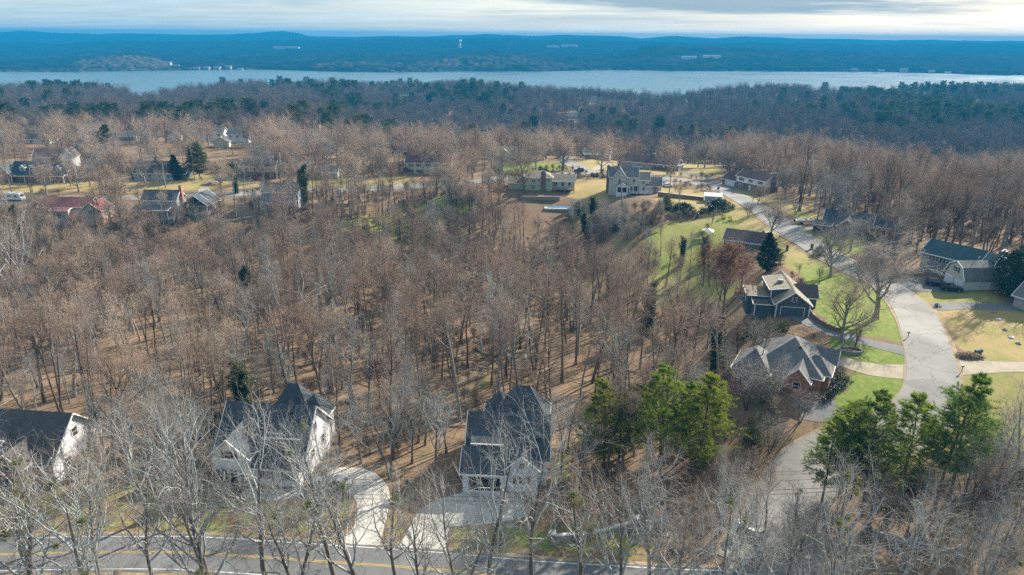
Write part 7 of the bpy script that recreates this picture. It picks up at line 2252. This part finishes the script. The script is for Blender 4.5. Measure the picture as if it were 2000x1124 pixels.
allt = FOREST + YARD + FG + SMALL + IVY + [RUST]
ix = {id(t): i for i, t in enumerate(allt)}
scatter('bare_woodland', [(s[0], s[1], s[2] - .1) for s in REST], [s[3] for s in REST], [s[4] for s in REST], (allt, [ix[id(s[5])] for s in REST]))

# twiggy undergrowth
x, y = jitter(-235, 260, 80, 330, 3.5, rgp, .5)
k = clear_sel(x, y, .03, rgp, .8, .3) & (vnoise(x, y, 22, 31) > -.15) & ~((x / y > .36) & (y < 200) & (x / y < .9) & (rgp.random(len(x)) < .8))
x, y = x[k], y[k]
scatter('undergrowth', np.stack([x, y, hgt(x, y) - .1], -1), rgp.uniform(.35, 1.0, len(x)), rgp.uniform(0, 6.28, len(x)), [BRUSH])
x, y = jitter(-90, 75, 50, 92, 4.6, rgp, .5)
k = clear_sel(x, y, .12, rgp, .8, .2)
x, y = x[k], y[k]
scatter('undergrowth', np.stack([x, y, hgt(x, y) - .1], -1), rgp.uniform(.25, .7, len(x)), rgp.uniform(0, 6.28, len(x)), [BRUSH])

x, y = jitter(-200, 200, 98, 260, 13, rgp, .5)
k = clear_sel(x, y, 0, rgp, 1.0, 2.0) & ~((x / y > .36) & (y < 215))
x, y = x[k], y[k]
scatter('fallen_branches', np.stack([x, y, hgt(x, y)], -1), rgp.uniform(.6, 1.15, len(x)), rgp.uniform(0, 6.28, len(x)), LOGS)

# the woods between the ridge and the lake
def far_wood(y0, y1, step, seed):
    rg = np.random.default_rng(seed)
    W = .82 * y1 + 20
    x, y = jitter(-W, W, y0, y1, step, rg, .48)
    k = in_view(x, y) & (np.abs(x) < .78 * y + 20)
    for px_, py_, r in PAD: k &= (x - px_) ** 2 + (y - py_) ** 2 > (r * .8) ** 2
    x, y = x[k], y[k]
    t = x / y
    sh = np.interp(t, SH_T, SH_Y) + 9 * vnoise(x, y, 60, 9)
    z = hgt(x, y)
    k = (y < sh + 4) & (z > LAKE + .5)
    x, y, z = x[k], y[k], z[k]
    ev = fbm(x, y, 140, 3, 41) + .55 * rg.uniform(-1, 1, len(x)) + .12 * sstep(.2, .5, x / y)
    isp = ev > .66
    sc = rg.uniform(.55, 1.15, len(x))
    ok = np.ones(len(x), bool)
    cx, top = to_px(x, y, z + 18 * sc)
    for x0, x1, a0, a1, dist in PROT: ok &= ~((cx > x0) & (cx < x1) & (top < a1) & (y < dist) & (y > dist - 130))
    gap = vnoise(x, y, 45, 51) + .5 * vnoise(x, y, 18, 52)
    ok &= gap > -.85
    return x[ok], y[ok], z[ok], sc[ok], isp[ok]


for y0, y1, st, sd in ((460, 800, 8.6, 5), (800, 1650, 10.5, 6)):
    x, y, z, sc, isp = far_wood(y0, y1, st, sd)
    for nm, kk, tr in (('distant_woods', ~isp, FARW), ('distant_pines', isp, FARP)):
        scatter(nm, np.stack([x[kk], y[kk], z[kk] - .2], -1), sc[kk] * (1.0 if y0 < 500 else 1.12), rng.uniform(0, 6.28, kk.sum()), tr)

# ------------------------------------------------------------------ the air between
hz = bpy.data.materials.new('haze_air'); hz.use_nodes = True
nt = hz.node_tree; nt.nodes.clear()
out = nt.nodes.new('ShaderNodeOutputMaterial'); pv = nt.nodes.new('ShaderNodeVolumePrincipled')
pv.inputs['Color'].default_value = (0.018, 0.31, 0.64, 1)
pv.inputs['Density'].default_value = 2.5e-4
pv.inputs['Anisotropy'].default_value = 0.0
nt.links.new(pv.outputs[0], out.inputs['Volume'])
top = max(float(g[:, :, 2].max()) for _, g in RIDGES) + 2
o = MB().box(-7400, 7400, -3300, 6950, LAKE - 9, max(top, CAMH + 6)).build('haze', hz)
o['kind'] = 'stuff'
